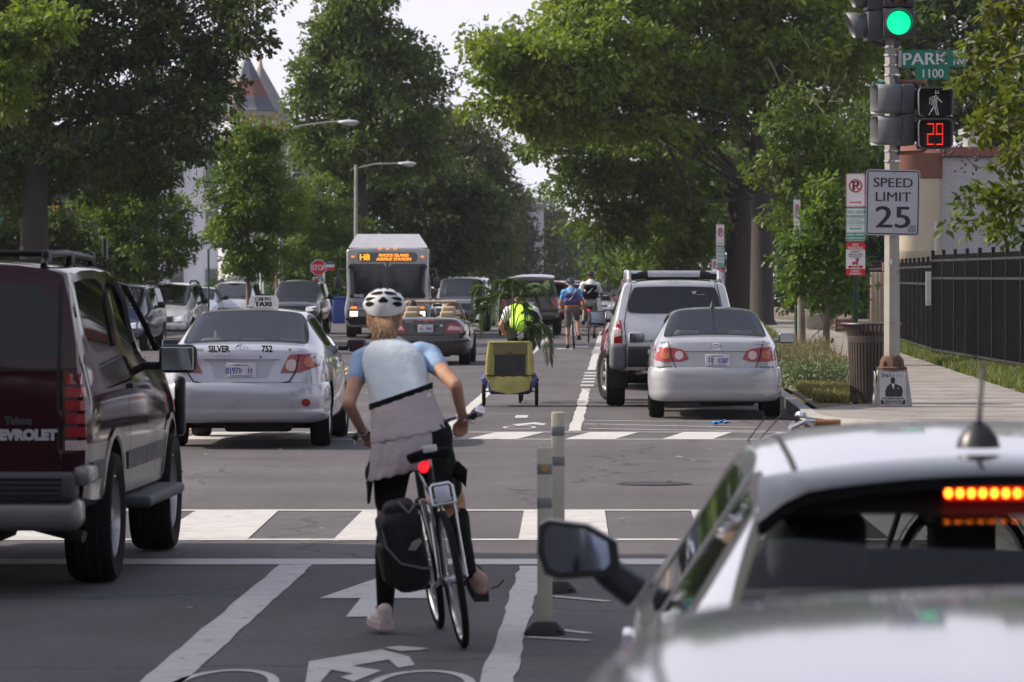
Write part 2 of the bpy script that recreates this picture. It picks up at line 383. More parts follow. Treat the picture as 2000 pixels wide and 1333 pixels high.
stripe('crosswalk_line', [(-13, 45.15), (2.4, 45.15)], .14); stripe('crosswalk_line', [(-13, 47.2), (2.4, 47.2)], .14)
flatpoly('crosswalk_bar', [[(x, 45.22), (x + .56, 45.22), (x + .82, 47.13), (x + .26, 47.13)] for x in [.5 + 1.08 * k for k in range(-12, 2)]])
# far side of the crossing: the bicycle lane with its dashed stretches
stripe('lane_line', [(-2.0, 47.4), (-2.0, 79)], .15, step=1); stripe('lane_line', [(-2.0, 86), (-2.0, 128)], .16, step=2)
stripe('lane_line', [(-.49, 47.6), (-.49, 65.5)], .14, step=.8, jit=.014); stripe('lane_line', [(-.49, 78.5), (-.49, 95)], .15, step=1, jit=.014); stripe('lane_line', [(-.49, 100), (-.49, 132)], .15, step=2)
flatpoly('lane_dash', [[(-.6, Y), (-.38, Y), (-.38, Y + .9), (-.6, Y + .9)] for Y in [67, 69.2, 71.3, 73.5, 75.7]] + [[(-.6, Y), (-.38, Y), (-.38, Y + .7), (-.6, Y + .7)] for Y in [95.6, 97.2, 98.7]]
   + [[(-2.1, Y), (-1.9, Y), (-1.9, Y + .7), (-2.1, Y + .7)] for Y in [80, 81.5, 83, 84.5]])
for p in ([(1135, 822), (1290, 823.5), (1440, 824)], [(1142, 829), (1290, 832), (1480, 836)], [(1150, 838), (1290, 840.5), (1500, 843)], [(1140, 761), (1186, 761)], [(1170, 697), (1190, 697)]):
 stripe('parking_mark', gpix(p), .1, step=.3, jit=.006)
stripe('center_line', [(-5.0, 48), (-5.0, 300)], .11, M_YEL, step=3); stripe('center_line', [(-5.25, 48), (-5.25, 300)], .11, M_YEL, step=3)
stripe('center_line', [(-5.0, 5), (-5.0, 25)], .11, M_YEL, step=3)
stripe('stop_line', [(-5.0, 141), (-.4, 141)], .5, step=1); stripe('stop_line', [(-2, 107), (-.5, 107)], .2, step=1)
stripe('crosswalk_line', [(-9, 300), (2, 300)], 1, step=2)
stripe('parking_mark', gpix([(1080, 1166), (1190, 1176)]), .07); stripe('parking_mark', gpix([(1030, 1246), (1150, 1253)]), .06); stripe('parking_mark', gpix([(1095, 1232), (1150, 1239)]), .06)
flatpoly('lane_arrow', [[(-1.66, 22.85), (-1.0, 22.85), (-1.33, 25.0)], [(-1.43, 21.6), (-1.27, 21.6), (-1.27, 22.84), (-1.43, 22.84)]])
crop = lambda pts: gpix([(600 + a / 2.76, 850 + b / 2.76) for a, b in pts])
def ring(cx, cy, rx, ry, w, a0=0, a1=360, n=28):
 out = []
 for i in range(n):
  A, B = R(a0 + (a1 - a0) * i / n), R(a0 + (a1 - a0) * (i + 1) / n); k = 1 - w / rx; q = 1 - w * 1.6 / ry
  out.append([(cx + rx * math.cos(A), cy + ry * math.sin(A)), (cx + rx * math.cos(B), cy + ry * math.sin(B)), (cx + rx * k * math.cos(B), cy + ry * q * math.sin(B)), (cx + rx * k * math.cos(A), cy + ry * q * math.sin(A))])
 return out
flatpoly('bike_symbol', [crop([(10, 1225), (400, 1160), (440, 1215), (240, 1250)]), crop([(400, 1160), (550, 1200), (580, 1245), (490, 1260), (440, 1215)]), crop([(240, 1250), (400, 1275), (250, 1335), (180, 1310), (250, 1292), (130, 1270)]),
   crop([(10, 1225), (240, 1250), (130, 1270), (70, 1340), (-10, 1340)]), crop([(415, 1150), (500, 1142), (660, 1155), (600, 1165), (500, 1170)])] + ring(-1.73, 18.0, .24, .72, .05) + ring(-.86, 18.0, .24, .68, .05))
flatpoly('bike_symbol', [gpix([(1008, 812), (1032, 812), (1030, 817), (1005, 817)]), gpix([(1000, 830), (1045, 826), (1068, 829), (1060, 831.5), (1040, 829.5), (1012, 833)])] + ring(-1.16, 48.7, .2, .5, .04))
flatpoly('bike_symbol', [[(-1.5, 101), (-1.1, 101), (-1.1, 102), (-1.5, 102)], [(-1.1, 104), (-.7, 104), (-.75, 105.5), (-1.2, 105)]])
for i, (px, py, r_) in enumerate([(1278, 946, .33)]):
 Y = GY(py); o = thing('manhole_cover', 'round iron cover in the crossing ahead of the white hatchback', 'manhole cover', (GX(px, Y), Y, .004)); c = MB(); c.lathe([(r_ * .86, .004), (r_ * .86, .001), (r_, .001), (r_, 0)], 28); c.build('ring', mat('iron', (.03, .028, .028), .6, metal=.4, var=.3), o)
 c = MB(); c.lathe([(0, .003), (r_ * .83, .003), (r_ * .83, 0)], 28); [c.box((r_ * .17 * k, 0, .004), (r_ * .05, r_ * 1.3 * math.sqrt(max(.05, 1 - (k * .17) ** 2)), .003)) for k in range(-4, 5)]; c.build('lid', MATS['iron'], o)
# a scrap of blue litter near the stop line
mb = MB(); 
for k in range(7): mb.box((rnd.uniform(-.05, .05), rnd.uniform(-.1, .1), .02 + rnd.uniform(0, .02)), (.06, .08, .006), 0, T(0, 0, 0, rnd.uniform(-25, 25), rnd.uniform(-25, 25), rnd.uniform(0, 90)))
o = mb.build('litter', mat('blue_plastic', (.05, .3, .75), .3), smooth=0); o.location = (GX(1400, 50), 49.4, .012); tag(o, 'crumpled scrap of bright blue plastic on the far crosswalk', 'litter')
# ================================================================== BUILDINGS
def wallgrid(mb, M, w, h, holes, th=.3, mi=0):
 """wall in local XZ (front at y=0) w x h with rectangular openings (x0,z0,x1,z1)"""
 xs = sorted({0, w, *[a for q in holes for a in (q[0], q[2])]}); zs = sorted({0, h, *[a for q in holes for a in (q[1], q[3])]})
 for i in range(len(xs) - 1):
  for j in range(len(zs) - 1):
   cx, cz = (xs[i] + xs[i + 1]) / 2, (zs[j] + zs[j + 1]) / 2
   if any(q[0] < cx < q[2] and q[1] < cz < q[3] for q in holes): continue
   mb.box((cx, th / 2, cz), (xs[i + 1] - xs[i], th, zs[j + 1] - zs[j]), mi, M)
def window(parent, M, x0, z0, x1, z1, mf, mg, sill=True, bars=1):
 f = MB(); w, h = x1 - x0, z1 - z0; cx, cz = (x0 + x1) / 2, (z0 + z1) / 2; t = .09
 for x in (x0 + t / 2, x1 - t / 2): f.box((x, .14, cz), (t, .12, h), 0, M)
 for z in (z0 + t / 2, z1 - t / 2): f.box((cx, .14, z), (w - 2 * t, .12, t), 0, M)
 for k in range(bars): f.box((cx, .15, z0 + h * (k + 1) / (bars + 1)), (w - 2 * t, .1, .06), 0, M)
 o = f.build('window', mf, parent)
 MB().box((cx, .19, cz), (w - 2 * t, .02, h - 2 * t), 0, M).build('pane', mg, o)
 if sill: MB().box((cx, .0, z0 - .05), (w + .16, .22, .1), 0, M).build('sill', mf, o)
 return o
M_WIN = glass('window_glass', (.12, .13, .15), 1.6)
M_WHITE = mat('painted_wall', (.56, .57, .66), .7, var=.08, scale=1.5, bump=.1, bscale=30)
M_TRIM = mat('white_trim', (.62, .62, .64), .55, var=.06)
M_STONE = mat('tan_stone', (.3, .275, .23), .8, var=.15, scale=3)
def slate():
 m = bpy.data.materials.new('slate'); m.use_nodes = True; n, l = m.node_tree.nodes, m.node_tree.links; b = n['Principled BSDF']
 tc = n.new('ShaderNodeTexCoord'); sp = n.new('ShaderNodeSeparateXYZ'); l.new(tc.outputs['Object'], sp.inputs[0])
 def mth(op, a, c=None):
  k = n.new('ShaderNodeMath'); k.operation = op
  for i, q in enumerate((a, c)):
   if q is None: continue
   if isinstance(q, (int, float)): k.inputs[i].default_value = q
   else: l.new(q, k.inputs[i])
  return k.outputs[0]
 z = sp.outputs['Z']; course = mth('FRACT', mth('MULTIPLY', z, 5)); row = mth('FLOOR', mth('MULTIPLY', z, 5))
 band = mth('MULTIPLY', mth('GREATER_THAN', z, .85), mth('LESS_THAN', z, 1.85))           # the red slates
 vz = n.new('ShaderNodeTexNoise'); vz.inputs['Scale'].default_value = 2.2; l.new(tc.outputs['Object'], vz.inputs['Vector'])
 mx = n.new('ShaderNodeMix'); mx.data_type = 'RGBA'; mx.inputs[6].default_value = (.075, .085, .115, 1); mx.inputs[7].default_value = (.15, .05, .05, 1); l.new(band, mx.inputs[0])
 br = mth('MULTIPLY', mth('ADD', .6, mth('MULTIPLY', vz.outputs[0], .8)), mth('ADD', .72, mth('MULTIPLY', mth('GREATER_THAN', course, .12), .28)))
 s = n.new('ShaderNodeVectorMath'); s.operation = 'SCALE'; l.new(mx.outputs[2], s.inputs[0]); l.new(br, s.inputs['Scale']); l.new(s.outputs[0], b.inputs['Base Color'])
 b.inputs['Roughness'].default_value = .6; return m
M_SLATE = slate(); M_SLATE2 = mat('grey_slate', (.2, .195, .19), .7, var=.25, scale=6, stretch=(1, 1, 5), dirt=((.2, .1, .05), 1.2, .66))

# the pale row house with its corner tower, left of the street
def tower(parent, cx, cy, r, z0, zt, n, spike, mroof, mwall, win=True):
 w = MB(); 
 ring_ = lambda rr, z, k=n: [(cx + rr * math.cos(2 * math.pi * (j + .5) / k), cy + rr * math.sin(2 * math.pi * (j + .5) / k), z) for j in range(k)]
 vs = ring_(r, z0) + ring_(r, zt); w.add(vs, [(j, (j + 1) % n, n + (j + 1) % n, n + j) for j in range(n)]); ob = w.build('tower_wall', mwall, parent, smooth=0)
 c = MB(); vs = ring_(r + .02, zt - .5) + ring_(r + .28, zt - .25) + ring_(r + .34, zt) + ring_(r + .02, zt + .02); c.add(vs, [(k * n + j, k * n + (j + 1) % n, (k + 1) * n + (j + 1) % n, (k + 1) * n + j) for k in range(3) for j in range(n)])
 c.build('cornice', M_STONE, parent, smooth=0)
 rf = MB(); rings = [(r + .3, 0), (r * 1.0, spike * .07), (r * .74, spike * .32), (r * .47, spike * .58), (r * .2, spike * .84), (.05, spike)]
 vs = [(x - cx, y - cy, z) for rr, z in rings for x, y, z in ring_(rr, z)]; rf.add(vs, [(k * n + j, k * n + (j + 1) % n, (k + 1) * n + (j + 1) % n, (k + 1) * n + j) for k in range(len(rings) - 1) for j in range(n)])
 ro = rf.build('tower_roof', mroof, parent, smooth=0); ro.location = (cx, cy, zt + .03)
 fi = MB(); fi.tube([(0, 0, spike - .5), (0, 0, spike - .1), (0, 0, spike + .1), (0, 0, spike + .9)], [.2, .14, .1, .02], 8); f = fi.build('finial', mat('weathered_copper', (.35, .22, .13), .6, var=.3), ro)
 if win:
  for j in (int(n * .62), int(n * .75), int(n * .87)):
   A = 2 * math.pi * (j + 1) / n; mid = r * math.cos(math.pi / n)
   Mx = Matrix.Translation((cx + mid * math.cos(A), cy + mid * math.sin(A), 0)) @ Matrix.Rotation(A + math.pi / 2, 4, 'Z') @ Matrix.Translation((0, -.16, 0))
   for z in (z0 + 8.6, z0 + 4.6): window(parent, Mx, -.45, z, .45, z + 1.8, M_TRIM, M_WIN)
   window(parent, Mx, -.45, z0 + .6, .45, z0 + 2.4, M_TRIM, M_WIN)
 return ro
YH = 240
B = thing('row_house', 'pale lavender row house with a slate corner tower banded in red', 'house', (GX(482, YH), YH, zg(YH)))
tower(B, 0, 0, 1.75, 0, 12.0, 8, 3.35, M_SLATE, M_WHITE)
H_ = [(x, z, x + 1, z + 1.9) for x in (.8, 2.9, 5) for z in (1, 4.4, 8)]; w = MB(); wallgrid(w, T(-7.6, .8, 0), 6.6, 12.2, H_); wallgrid(w, T(-.8, .8, 0, rz=90), 9, 12.2, []); w.build('wall', M_WHITE, B)
for q in H_: window(B, T(-7.6, .8, 0), *q, M_TRIM, M_WIN)
c = MB(); c.box((-4.4, .72, 12.35), (6.8, .5, .3)); c.build('cornice', M_TRIM, B)
g = MB(); g.add([(-2.9, .9, 12.2), (-1.0, .9, 12.2), (-1.0, .9, 14.2), (-1.4, .9, 14.6), (-2.2, .9, 14.0), (-2.9, 6, 12.2), (-1, 6, 12.2), (-1, 6, 14.2), (-1.4, 6, 14.6), (-2.2, 6, 14.0)], [(0, 1, 2, 3, 4), (0, 4, 9, 5), (4, 3, 8, 9), (3, 2, 7, 8), (2, 1, 6, 7)]); g.build('gable', M_TRIM, B, smooth=0)
r_ = MB(); r_.add([(-7.7, .6, 12.5), (-2.8, .6, 12.5), (-2.8, 3, 13.6), (-7.7, 3, 13.6), (-2.8, 8, 13.6), (-7.7, 8, 13.6)], [(0, 1, 2, 3), (3, 2, 4, 5)]); r_.build('roof', M_SLATE2, B, smooth=0)
YH2 = 256; B = thing('row_house', 'tan stone row house with a plain grey turret behind the lavender tower', 'house', (GX(509, YH2), YH2, zg(YH2)))
tower(B, 0, 0, 1.85, 0, 12.4, 10, 3.3, M_SLATE2, M_STONE)
w = MB(); wallgrid(w, T(1.2, 1, 0), 2.6, 11.4, [(.6, 1, 1.5, 3), (.6, 4.4, 1.5, 6.4), (.6, 8, 1.5, 10)]); w.build('wall', M_STONE, B)
for z in (1, 4.4, 8): window(B, T(1.2, 1, 0), .6, z, 1.5, z + 2, M_TRIM, M_WIN)
c = MB(); c.box((2.5, .95, 11.55), (2.8, .5, .3)); c.build('cornice', M_STONE, B)

# shop with a yellow sign, far left
YS_ = 128; B = thing('shop', 'dark shop front with a yellow sign and turquoise wall behind the oak', 'shop', (GX(-250, YS_), YS_, 0))
w = MB(); wallgrid(w, T(0, 0, 0), 4.1, 6.5, []); w.build('wall', mat('turquoise_paint', (.1, .36, .42), .7), B)
w = MB(); wallgrid(w, T(4.1, .1, 0), 4.8, 6.5, [(.6, .4, 4.2, 2.6), (.6, 4.6, 1.6, 6), (3.2, 4.6, 4.2, 6)]); w.build('wall', mat('dark_brick', (.06, .05, .055), .85, var=.3, scale=9), B)
window(B, T(4.1, .1, 0), .6, .4, 4.2, 2.6, M_TRIM, M_WIN); window(B, T(4.1, .1, 0), .6, 4.6, 1.6, 6, M_TRIM, M_WIN); window(B, T(4.1, .1, 0), 3.2, 4.6, 4.2, 6, M_TRIM, M_WIN)
sg = MB(); sg.box((5.05, .02, 3.85), (1.6, .12, .66), 0, None, .02); so = sg.build('shop_sign', mat('sign_yellow', (.6, .35, .03), .5, dirt=((.2, .12, .02), 3, .62)), B)
letters('lettering', 'G@ine', .36, mat('sign_black', (.012, .012, .015), .5), so, T(4.85, -.05, 3.85), .012)
letters('lettering', 'n ps', .3, MATS['sign_black'], so, T(5.6, -.05, 3.82), .012)

# grey painted brick building on the right
def brick(name, c, mortar, sx=5.2):
 m = bpy.data.materials.new(name); m.use_nodes = True; n, l = m.node_tree.nodes, m.node_tree.links; b = n['Principled BSDF']
 tc = n.new('ShaderNodeTexCoord'); mp = n.new('ShaderNodeMapping'); mp.inputs['Rotation'].default_value = (R(90), 0, 0); l.new(tc.outputs['Object'], mp.inputs[0])
 bt = n.new('ShaderNodeTexBrick'); bt.inputs['Scale'].default_value = sx; bt.inputs['Color1'].default_value = (*c, 1); bt.inputs['Color2'].default_value = (*[q * .9 for q in c], 1); bt.inputs['Mortar'].default_value = (*mortar, 1)
 bt.inputs['Mortar Size'].default_value = .012; bt.inputs['Brick Width'].default_value = 1.1; bt.inputs['Row Height'].default_value = .38
 l.new(mp.outputs[0], bt.inputs['Vector']); l.new(bt.outputs[0], b.inputs['Base Color']); b.inputs['Roughness'].default_value = .75
 bp = n.new('ShaderNodeBump'); bp.inputs['Strength'].default_value = .5; bp.inputs['Distance'].default_value = .01; bp.invert = True; l.new(bt.outputs['Fac'], bp.inputs['Height']); l.new(bp.outputs[0], b.inputs['Normal']); return m
M_GBR = brick('grey_painted_brick', (.42, .41, .43), (.3, .29, .31)); M_RED = mat('red_coping', (.19, .06, .055), .6)
M_CREAM = mat('cream_paint', (.50, .43, .32), .7, var=.08, scale=2); M_DARK = mat('near_black', (.012, .012, .014), .6)
YB = 105; s = F / YB
B = thing('brick_building', 'one-storey grey painted brick building with dark red coping and cream bay', 'building', (GX(1838, YB), YB, 0))
w = MB(); wallgrid(w, T(0, 0, 0), 11, 4.85, [(.5, .2, 8, 1.7), (4.2, 2.6, 6.2, 4.2)]); w.build('wall', M_GBR, B)
w = MB(); w.box((5.5, .1, 4.99), (11.1, .5, .24)); w.box((5.5, 4, 4.95), (11, 7.5, .2)); w.build('coping', M_RED, B)
window(B, T(0, 0, 0), 4.2, 2.6, 6.2, 4.2, M_TRIM, M_WIN); window(B, T(0, 0, 0), .5, .2, 8, 1.7, M_DARK, M_WIN, False)
a_ = MB(); a_.add([(.3, -.02, 2.35), (8.4, -.02, 2.35), (8.4, -1.1, 1.75), (.3, -1.1, 1.75), (8.4, -1.1, 1.5), (.3, -1.1, 1.5)], [(0, 3, 2, 1), (3, 5, 4, 2)]); a_.build('awning', mat('dark_awning', (.03, .028, .034), .7, back=(.02, .02, .02)), B, smooth=0)
bay = MB(); bay.lathe([(.72, 2.45), (.72, 4.3)], 20, 0, T(-.65, .3, 0)); bay.lathe([(.4, 1.6), (.74, 2.2), (.78, 2.45)], 20, 0, T(-.65, .3, 0)); bay.box((-.1, .2, 3.1), (.12, .5, 2.9)); bay.build('bay', M_CREAM, B, smooth=30)
bt_ = MB(); bt_.lathe([(.73, 4.3), (.76, 4.32), (.76, 4.95), (.3, 5.2)], 20, 0, T(-.65, .3, 0)); bt_.build('bay_trim', mat('orange_brick', (.17, .065, .045), .75, var=.2), B, smooth=30); MB().box((-.75, -.1, 2.05), (1.5, .5, .22)).build('bay_band', MATS['orange_brick'], B)
sd_ = MB()
for k in range(16): sd_.box((-1.75 + k * .105, .25, 1.0), (.1, .06, 1.8), 0, None, .01)
sd_.build('siding', mat('tan_siding', (.4, .33, .24), .7, var=.1), B)
dp = MB().cyl((-.18, -.2, .1), (-.18, -.2, 3.2), .05); dp.build('downpipe', M_TRIM, B)
ds = MB(); ds.lathe([(.0, 0), (.2, .03), (.34, .1)], 20, 0, T(-.35, -.4, 1.85, 65, 0, 25)); ds.box((-.3, -.22, 1.75), (.05, .4, .05)); ds.build('dish', mat('dish_grey', (.25, .25, .27), .5, back=(.2, .2, .2)), B)
v = MB(); v.lathe([(.22, 5.0), (.22, 5.45), (.34, 5.47), (.34, 5.6), (.05, 5.7)], 14, 0, T(.9, 1.5, 0)); v.build('roof_vent', mat('galvanised', (.45, .46, .48), .4, metal=.7), B)
# far houses at the end of the street, seen through the trees
for i, (px, Y, wd, h, c, lab) in enumerate([(1150, 430, 9, 9.0, (.4, .4, .44), 'pale far row house at the street end behind the cyclists'), (1075, 450, 10, 9, (.3, .22, .2), 'brownish far row house at the street end beyond the red car'), (965, 330, 8, 8.5, (.45, .45, .5), 'far off-white house between the olive tree and its neighbour')]):
 B = thing('row_house', lab, 'house', (GX(px, Y) - wd / 2, Y, zg(Y))); w = MB(); hol = [(x, z, x + 1.1, z + 1.8) for x in (1, 3.4, 5.8) for z in (1, 4, 6.6 if h > 8.6 else 6.2)]
 hol = [q for q in hol if q[3] < h - .3]; wallgrid(w, T(), wd, h, hol); w.build('wall', mat('far_wall_%s' % 'abc'[i], c, .8), B)
 for q in hol: window(B, T(), *q, M_TRIM, M_WIN)
 r_ = MB(); r_.box((wd / 2, 2, h + .15), (wd + .4, 5, .3)); r_.build('roof', M_SLATE2, B)

# terrace added out of frame on the near corner to shade the waiting traffic
B = thing('terrace', 'terrace of brick houses added out of frame on the near corner to shade the waiting traffic', 'house', (-18.5, -62, 0)); hol = [(x, z, x + 1.2, z + 2) for x in [2 + 3.6 * k for k in range(24)] for z in (1, 4.6, 8.2)]
w = MB(); wallgrid(w, T(0, 0, 0, 0, 0, 90), 90.5, 13.6, hol); wallgrid(w, T(0, 90.5, 0, 0, 0, 180), 10, 13.6, []); w.build('wall', brick('terrace_brick', (.2, .09, .07), (.25, .22, .2)), B)
MB().box((-5, 45, 13.7), (10.6, 91, .4)).build('roof', M_SLATE2, B); p = MB(); [p.box((-.2, (q[0] + q[2]) / 2, (q[1] + q[3]) / 2), (.04, 1.2, 2)) for q in hol]; p.build('panes', M_WIN, B)
# ================================================================== TREES
def np_mesh(name, V, loops_per, faces, mats, smooth=False):
 me = bpy.data.meshes.new(name); nf = len(faces)
 me.vertices.add(len(V)); me.vertices.foreach_set('co', V.astype(np.float32).ravel())
 me.loops.add(nf * loops_per); me.loops.foreach_set('vertex_index', faces.astype(np.int32).ravel())
 me.polygons.add(nf); me.polygons.foreach_set('loop_start', np.arange(0, nf * loops_per, loops_per, dtype=np.int32))
 try: me.polygons.foreach_set('loop_total', np.full(nf, loops_per, dtype=np.int32))
 except Exception: pass
 for m in (mats if isinstance(mats, list) else [mats]): me.materials.append(m)
 me.update(calc_edges=True); return me
def leaves(name, centres, radii, per, size, m, rng, flat=.75, droop=.25, ratio=.5, lobes=True):
 """leaf sprays: `per` leaves round each centre, each a folded blade with its own tilt"""
 C = np.repeat(np.asarray(centres), per, axis=0); Rr = np.repeat(np.asarray(radii), per)
 n = len(C); d = rng.normal(size=(n, 3)); d /= np.linalg.norm(d, axis=1)[:, None]
 rad = Rr * rng.random(n) ** .5; off = d * rad[:, None]; off[:, 2] *= flat
 pos = C + off
 ax = d * .8 + rng.normal(size=(n, 3)) * .7; ax[:, 2] -= droop; ax /= np.linalg.norm(ax, axis=1)[:, None]      # leaf axis: outward, drooping
 up = rng.normal(size=(n, 3)) * .75 + np.array([0, 0, 1.0]); sd = np.cross(ax, up); sd /= np.linalg.norm(sd, axis=1)[:, None] + 1e-9
 nn = np.cross(sd, ax); L = (size * (.6 + .8 * rng.random(n)))[:, None]; W = L * ratio
 if lobes:          # seven points: a deeply lobed blade of five triangles
  pts = [pos, pos + ax * L * .30 + sd * W * .62 + nn * L * .05, pos + ax * L * .42 + sd * W * .18, pos + ax * L * .66 + sd * W * .50 - nn * L * .02,
    pos + ax * L - nn * L * .14, pos + ax * L * .66 - sd * W * .50 - nn * L * .02, pos + ax * L * .42 - sd * W * .18, pos + ax * L * .30 - sd * W * .62 + nn * L * .05]
  V = np.stack(pts, 1).reshape(-1, 3); b = np.arange(n)[:, None] * 8
  tri = np.array([[0, 1, 2], [0, 2, 6], [0, 6, 7], [2, 3, 4], [2, 4, 6], [4, 5, 6]]); fc = (b[:, :, None] + tri[None]).reshape(-1, 3)
 else:
  pts = [pos, pos + ax * L * .45 + sd * W * .5 + nn * L * .06, pos + ax * L - nn * L * .1, pos + ax * L * .45 - sd * W * .5 + nn * L * .06]
  V = np.stack(pts, 1).reshape(-1, 3); b = np.arange(n)[:, None] * 4; fc = (b[:, :, None] + np.array([[0, 1, 2], [0, 2, 3]])[None]).reshape(-1, 3)
 return np_mesh(name, V, 3, fc, m)
M_BARK = mat('bark', (.085, .068, .055), .9, var=.45, scale=7, bump=1.0, bscale=14, stretch=(1, 1, .16))
M_BARK2 = mat('pale_bark', (.17, .14, .115), .9, var=.35, scale=9, bump=.8, bscale=18, stretch=(1, 1, .2))
M_BARKD = mat('dark_bark', (.035, .028, .026), .9, var=.4, scale=7, bump=.8, bscale=14, stretch=(1, 1, .16))
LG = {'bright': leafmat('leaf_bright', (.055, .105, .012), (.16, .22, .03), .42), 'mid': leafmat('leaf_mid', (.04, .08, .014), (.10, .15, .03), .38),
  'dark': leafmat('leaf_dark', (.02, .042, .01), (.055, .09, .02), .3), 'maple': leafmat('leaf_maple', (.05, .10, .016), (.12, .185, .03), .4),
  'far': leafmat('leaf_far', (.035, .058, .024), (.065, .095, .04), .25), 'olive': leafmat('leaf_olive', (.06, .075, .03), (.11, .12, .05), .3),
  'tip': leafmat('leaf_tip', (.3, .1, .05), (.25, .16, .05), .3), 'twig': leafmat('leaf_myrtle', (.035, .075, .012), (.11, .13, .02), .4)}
def branch(mb, p0, p1, r0, r1, rng, k=6, wig=.06, n=7):
 p0, p1 = Vector(p0), Vector(p1); L = (p1 - p0).length; pts = []
 for i in range(k + 1):
  t = i / k; q = p0.lerp(p1, t); q.z += math.sin(math.pi * t) * L * .08
  if 0 < i < k: q += Vector(rng.normal(size=3)) * L * wig
  pts.append(q)
 mb.tube(pts, [r0 + (r1 - r0) * (i / k) for i in range(k + 1)], n); return pts
def tree(name, label, trunk, blobs, ncl, per, lsize, leaf, seed, bark=None, cl_r=.55, tips=None, group=None, limbs=True, shell=.45, lobes=True, flat=.5, ratio=.5, bare=0, extra=None):
 """trunk: list of ((x,y,z), r); blobs: list of (centre, (rx,ry,rz), weight)"""
 rng = np.random.default_rng(seed); base = Vector(trunk[0][0]); t = thing(name, label, 'tree', base, group=group)
 loc = lambda p: Vector(p) - base
 tb = MB(); tp = [loc(p) for p, r in trunk]; tr = [r for p, r in trunk]
 fl = [tp[0] + Vector((0, 0, -.1))] + [tp[0] + Vector((0, 0, .02)), tp[0] + Vector((0, 0, .25))] + tp[1:]; fr = [tr[0] * 1.5, tr[0] * 1.35, tr[0] * 1.05] + tr[1:]
 tb.tube(fl, fr, 14)
 W = np.array([b[2] if len(b) > 2 else 1 for b in blobs], float); W = W / W.sum(); cs, rs = [], []
 for bi, b in enumerate(blobs):
  c = loc(b[0]); rx, ry, rz = b[1]; k = max(3, int(round(ncl * W[bi])))
  # limb from the trunk to the blob, side branches and twigs from there
  tgt = c; hz0 = (Vector((c.x, c.y, 0)) - Vector((tp[-1].x, tp[-1].y, 0))).length; wz = max(tp[-1].z * .42, min(tp[-1].z, c.z - .55 * hz0)); ki = max(1, min(len(tp) - 1, next((i for i, q in enumerate(tp) if q.z >= wz), len(tp) - 1))); near = tp[ki - 1].lerp(tp[ki], max(0, min(1, (wz - tp[ki - 1].z) / max(.01, tp[ki].z - tp[ki - 1].z))))
  rr = max(.014, .085 * tr[0] * (1 + rz / 3)); low = c.z < wz + .5 and hz0 > 1; lp = branch(tb, near, tgt, min(rr * 1.6, tr[-1] * 1.2 + .02), rr * .4, rng) if not low else [c] * 8
  d = rng.normal(size=(k, 3)); d /= np.linalg.norm(d, axis=1)[:, None]; u = shell + (1.08 - shell) * rng.random(k) ** .6
  pts = np.array(c)[None] + d * u[:, None] * np.array([rx, ry, rz])[None]
  for q in pts:
   cs.append(q); rs.append(cl_r * (.65 + .7 * rng.random()))
  if limbs:
   sel = pts[rng.permutation(k)[:min(k, 16)]]
   for q in sel:
    s = lp[rng.integers(2, len(lp))]; branch(tb, s, q, rr * .35, .008, rng, 4, .07, 5)
 for (a, b_, r0) in (extra or []): 
  pp = branch(tb, loc(a), loc(b_), r0, r0 * .25, rng, 7, .04)
  for i in range(3, 8):
   for _ in range(2): q = pp[i] + Vector(rng.normal(size=3)) * .5; branch(tb, pp[i], q, r0 * .15, .006, rng, 3, .08, 4)
 o = tb.build('trunk', bark or M_BARK, t, smooth=60)
 cr = link('crown', leaves('crown', cs, rs, per, lsize, LG[leaf], rng, flat=flat, lobes=lobes, ratio=ratio), t)
 if tips:
  cs2 = np.array(cs); sel = cs2[np.argsort(-cs2[:, 2])[:max(4, len(cs2) // 5)]]
  link('young_leaves', leaves('young_leaves', sel + np.array([0, 0, cl_r * .8]), np.full(len(sel), cl_r * .25), 7, lsize * .7, LG['tip'], rng, lobes=lobes), t)
 return t
def PB(x, y, Y, rx, rz, ry=None, w=None):                # crown mass from its place in the photo
 s = F / Y; a, c = rx / s, rz / s; return (P(x, y, Y), (a, ry or max(a, c) * .9, c), w or rx * rz)
def trunkp(x, Y, pts, h0=None):
 s = F / Y; return [((GX(x, Y), Y, zg(Y) + .1), pts[0][1] / s)] + [(P(px, py, Y), pr / s) for (px, py), pr in pts[1:]]

# --- left: big oak beyond the crossing
Y = 108
tree('oak_tree', 'big dark oak with a bare branch against the sky, over the yellow shop sign', trunkp(66, Y, [(None, 30), ((68, 350), 25), ((80, 200), 22), ((95, 60), 17), ((110, -60), 12)]),
  [PB(90, 120, Y, 150, 90, 2.2), PB(60, 10, Y, 140, 70, 2.2), PB(-60, 180, Y, 130, 130, 2.5), PB(230, 40, Y, 130, 85, 2.0), PB(380, 40, Y, 110, 75, 1.8), PB(470, 10, Y - 2, 60, 50, 1.2), PB(300, 170, Y, 150, 85, 2), PB(375, 145, Y, 70, 45, 1.4), PB(470, 88, Y - 2, 48, 22, .8), PB(180, 260, Y, 160, 80, 2.2), PB(345, 250, Y, 75, 50, 1.3),
  PB(330, 330, Y + 3, 90, 55, 1.6), PB(60, 330, Y + 2, 90, 60, 2), PB(190, 350, Y + 3, 110, 60, 2), PB(-40, 360, Y, 90, 90, 2), PB(120, -70, Y, 250, 60, 3), PB(360, -60, Y, 190, 60, 2.5), PB(-120, -20, Y, 180, 110, 3)],
  620, 105, .17, 'dark', 11, M_BARKD, cl_r=.62, extra=[(P(300, 130, Y), P(490, 52, Y - 2), .09), (P(150, 250, Y), P(330, 190, Y), .1), (P(90, 290, Y), P(150, 225, Y), .2)])
Y = 96
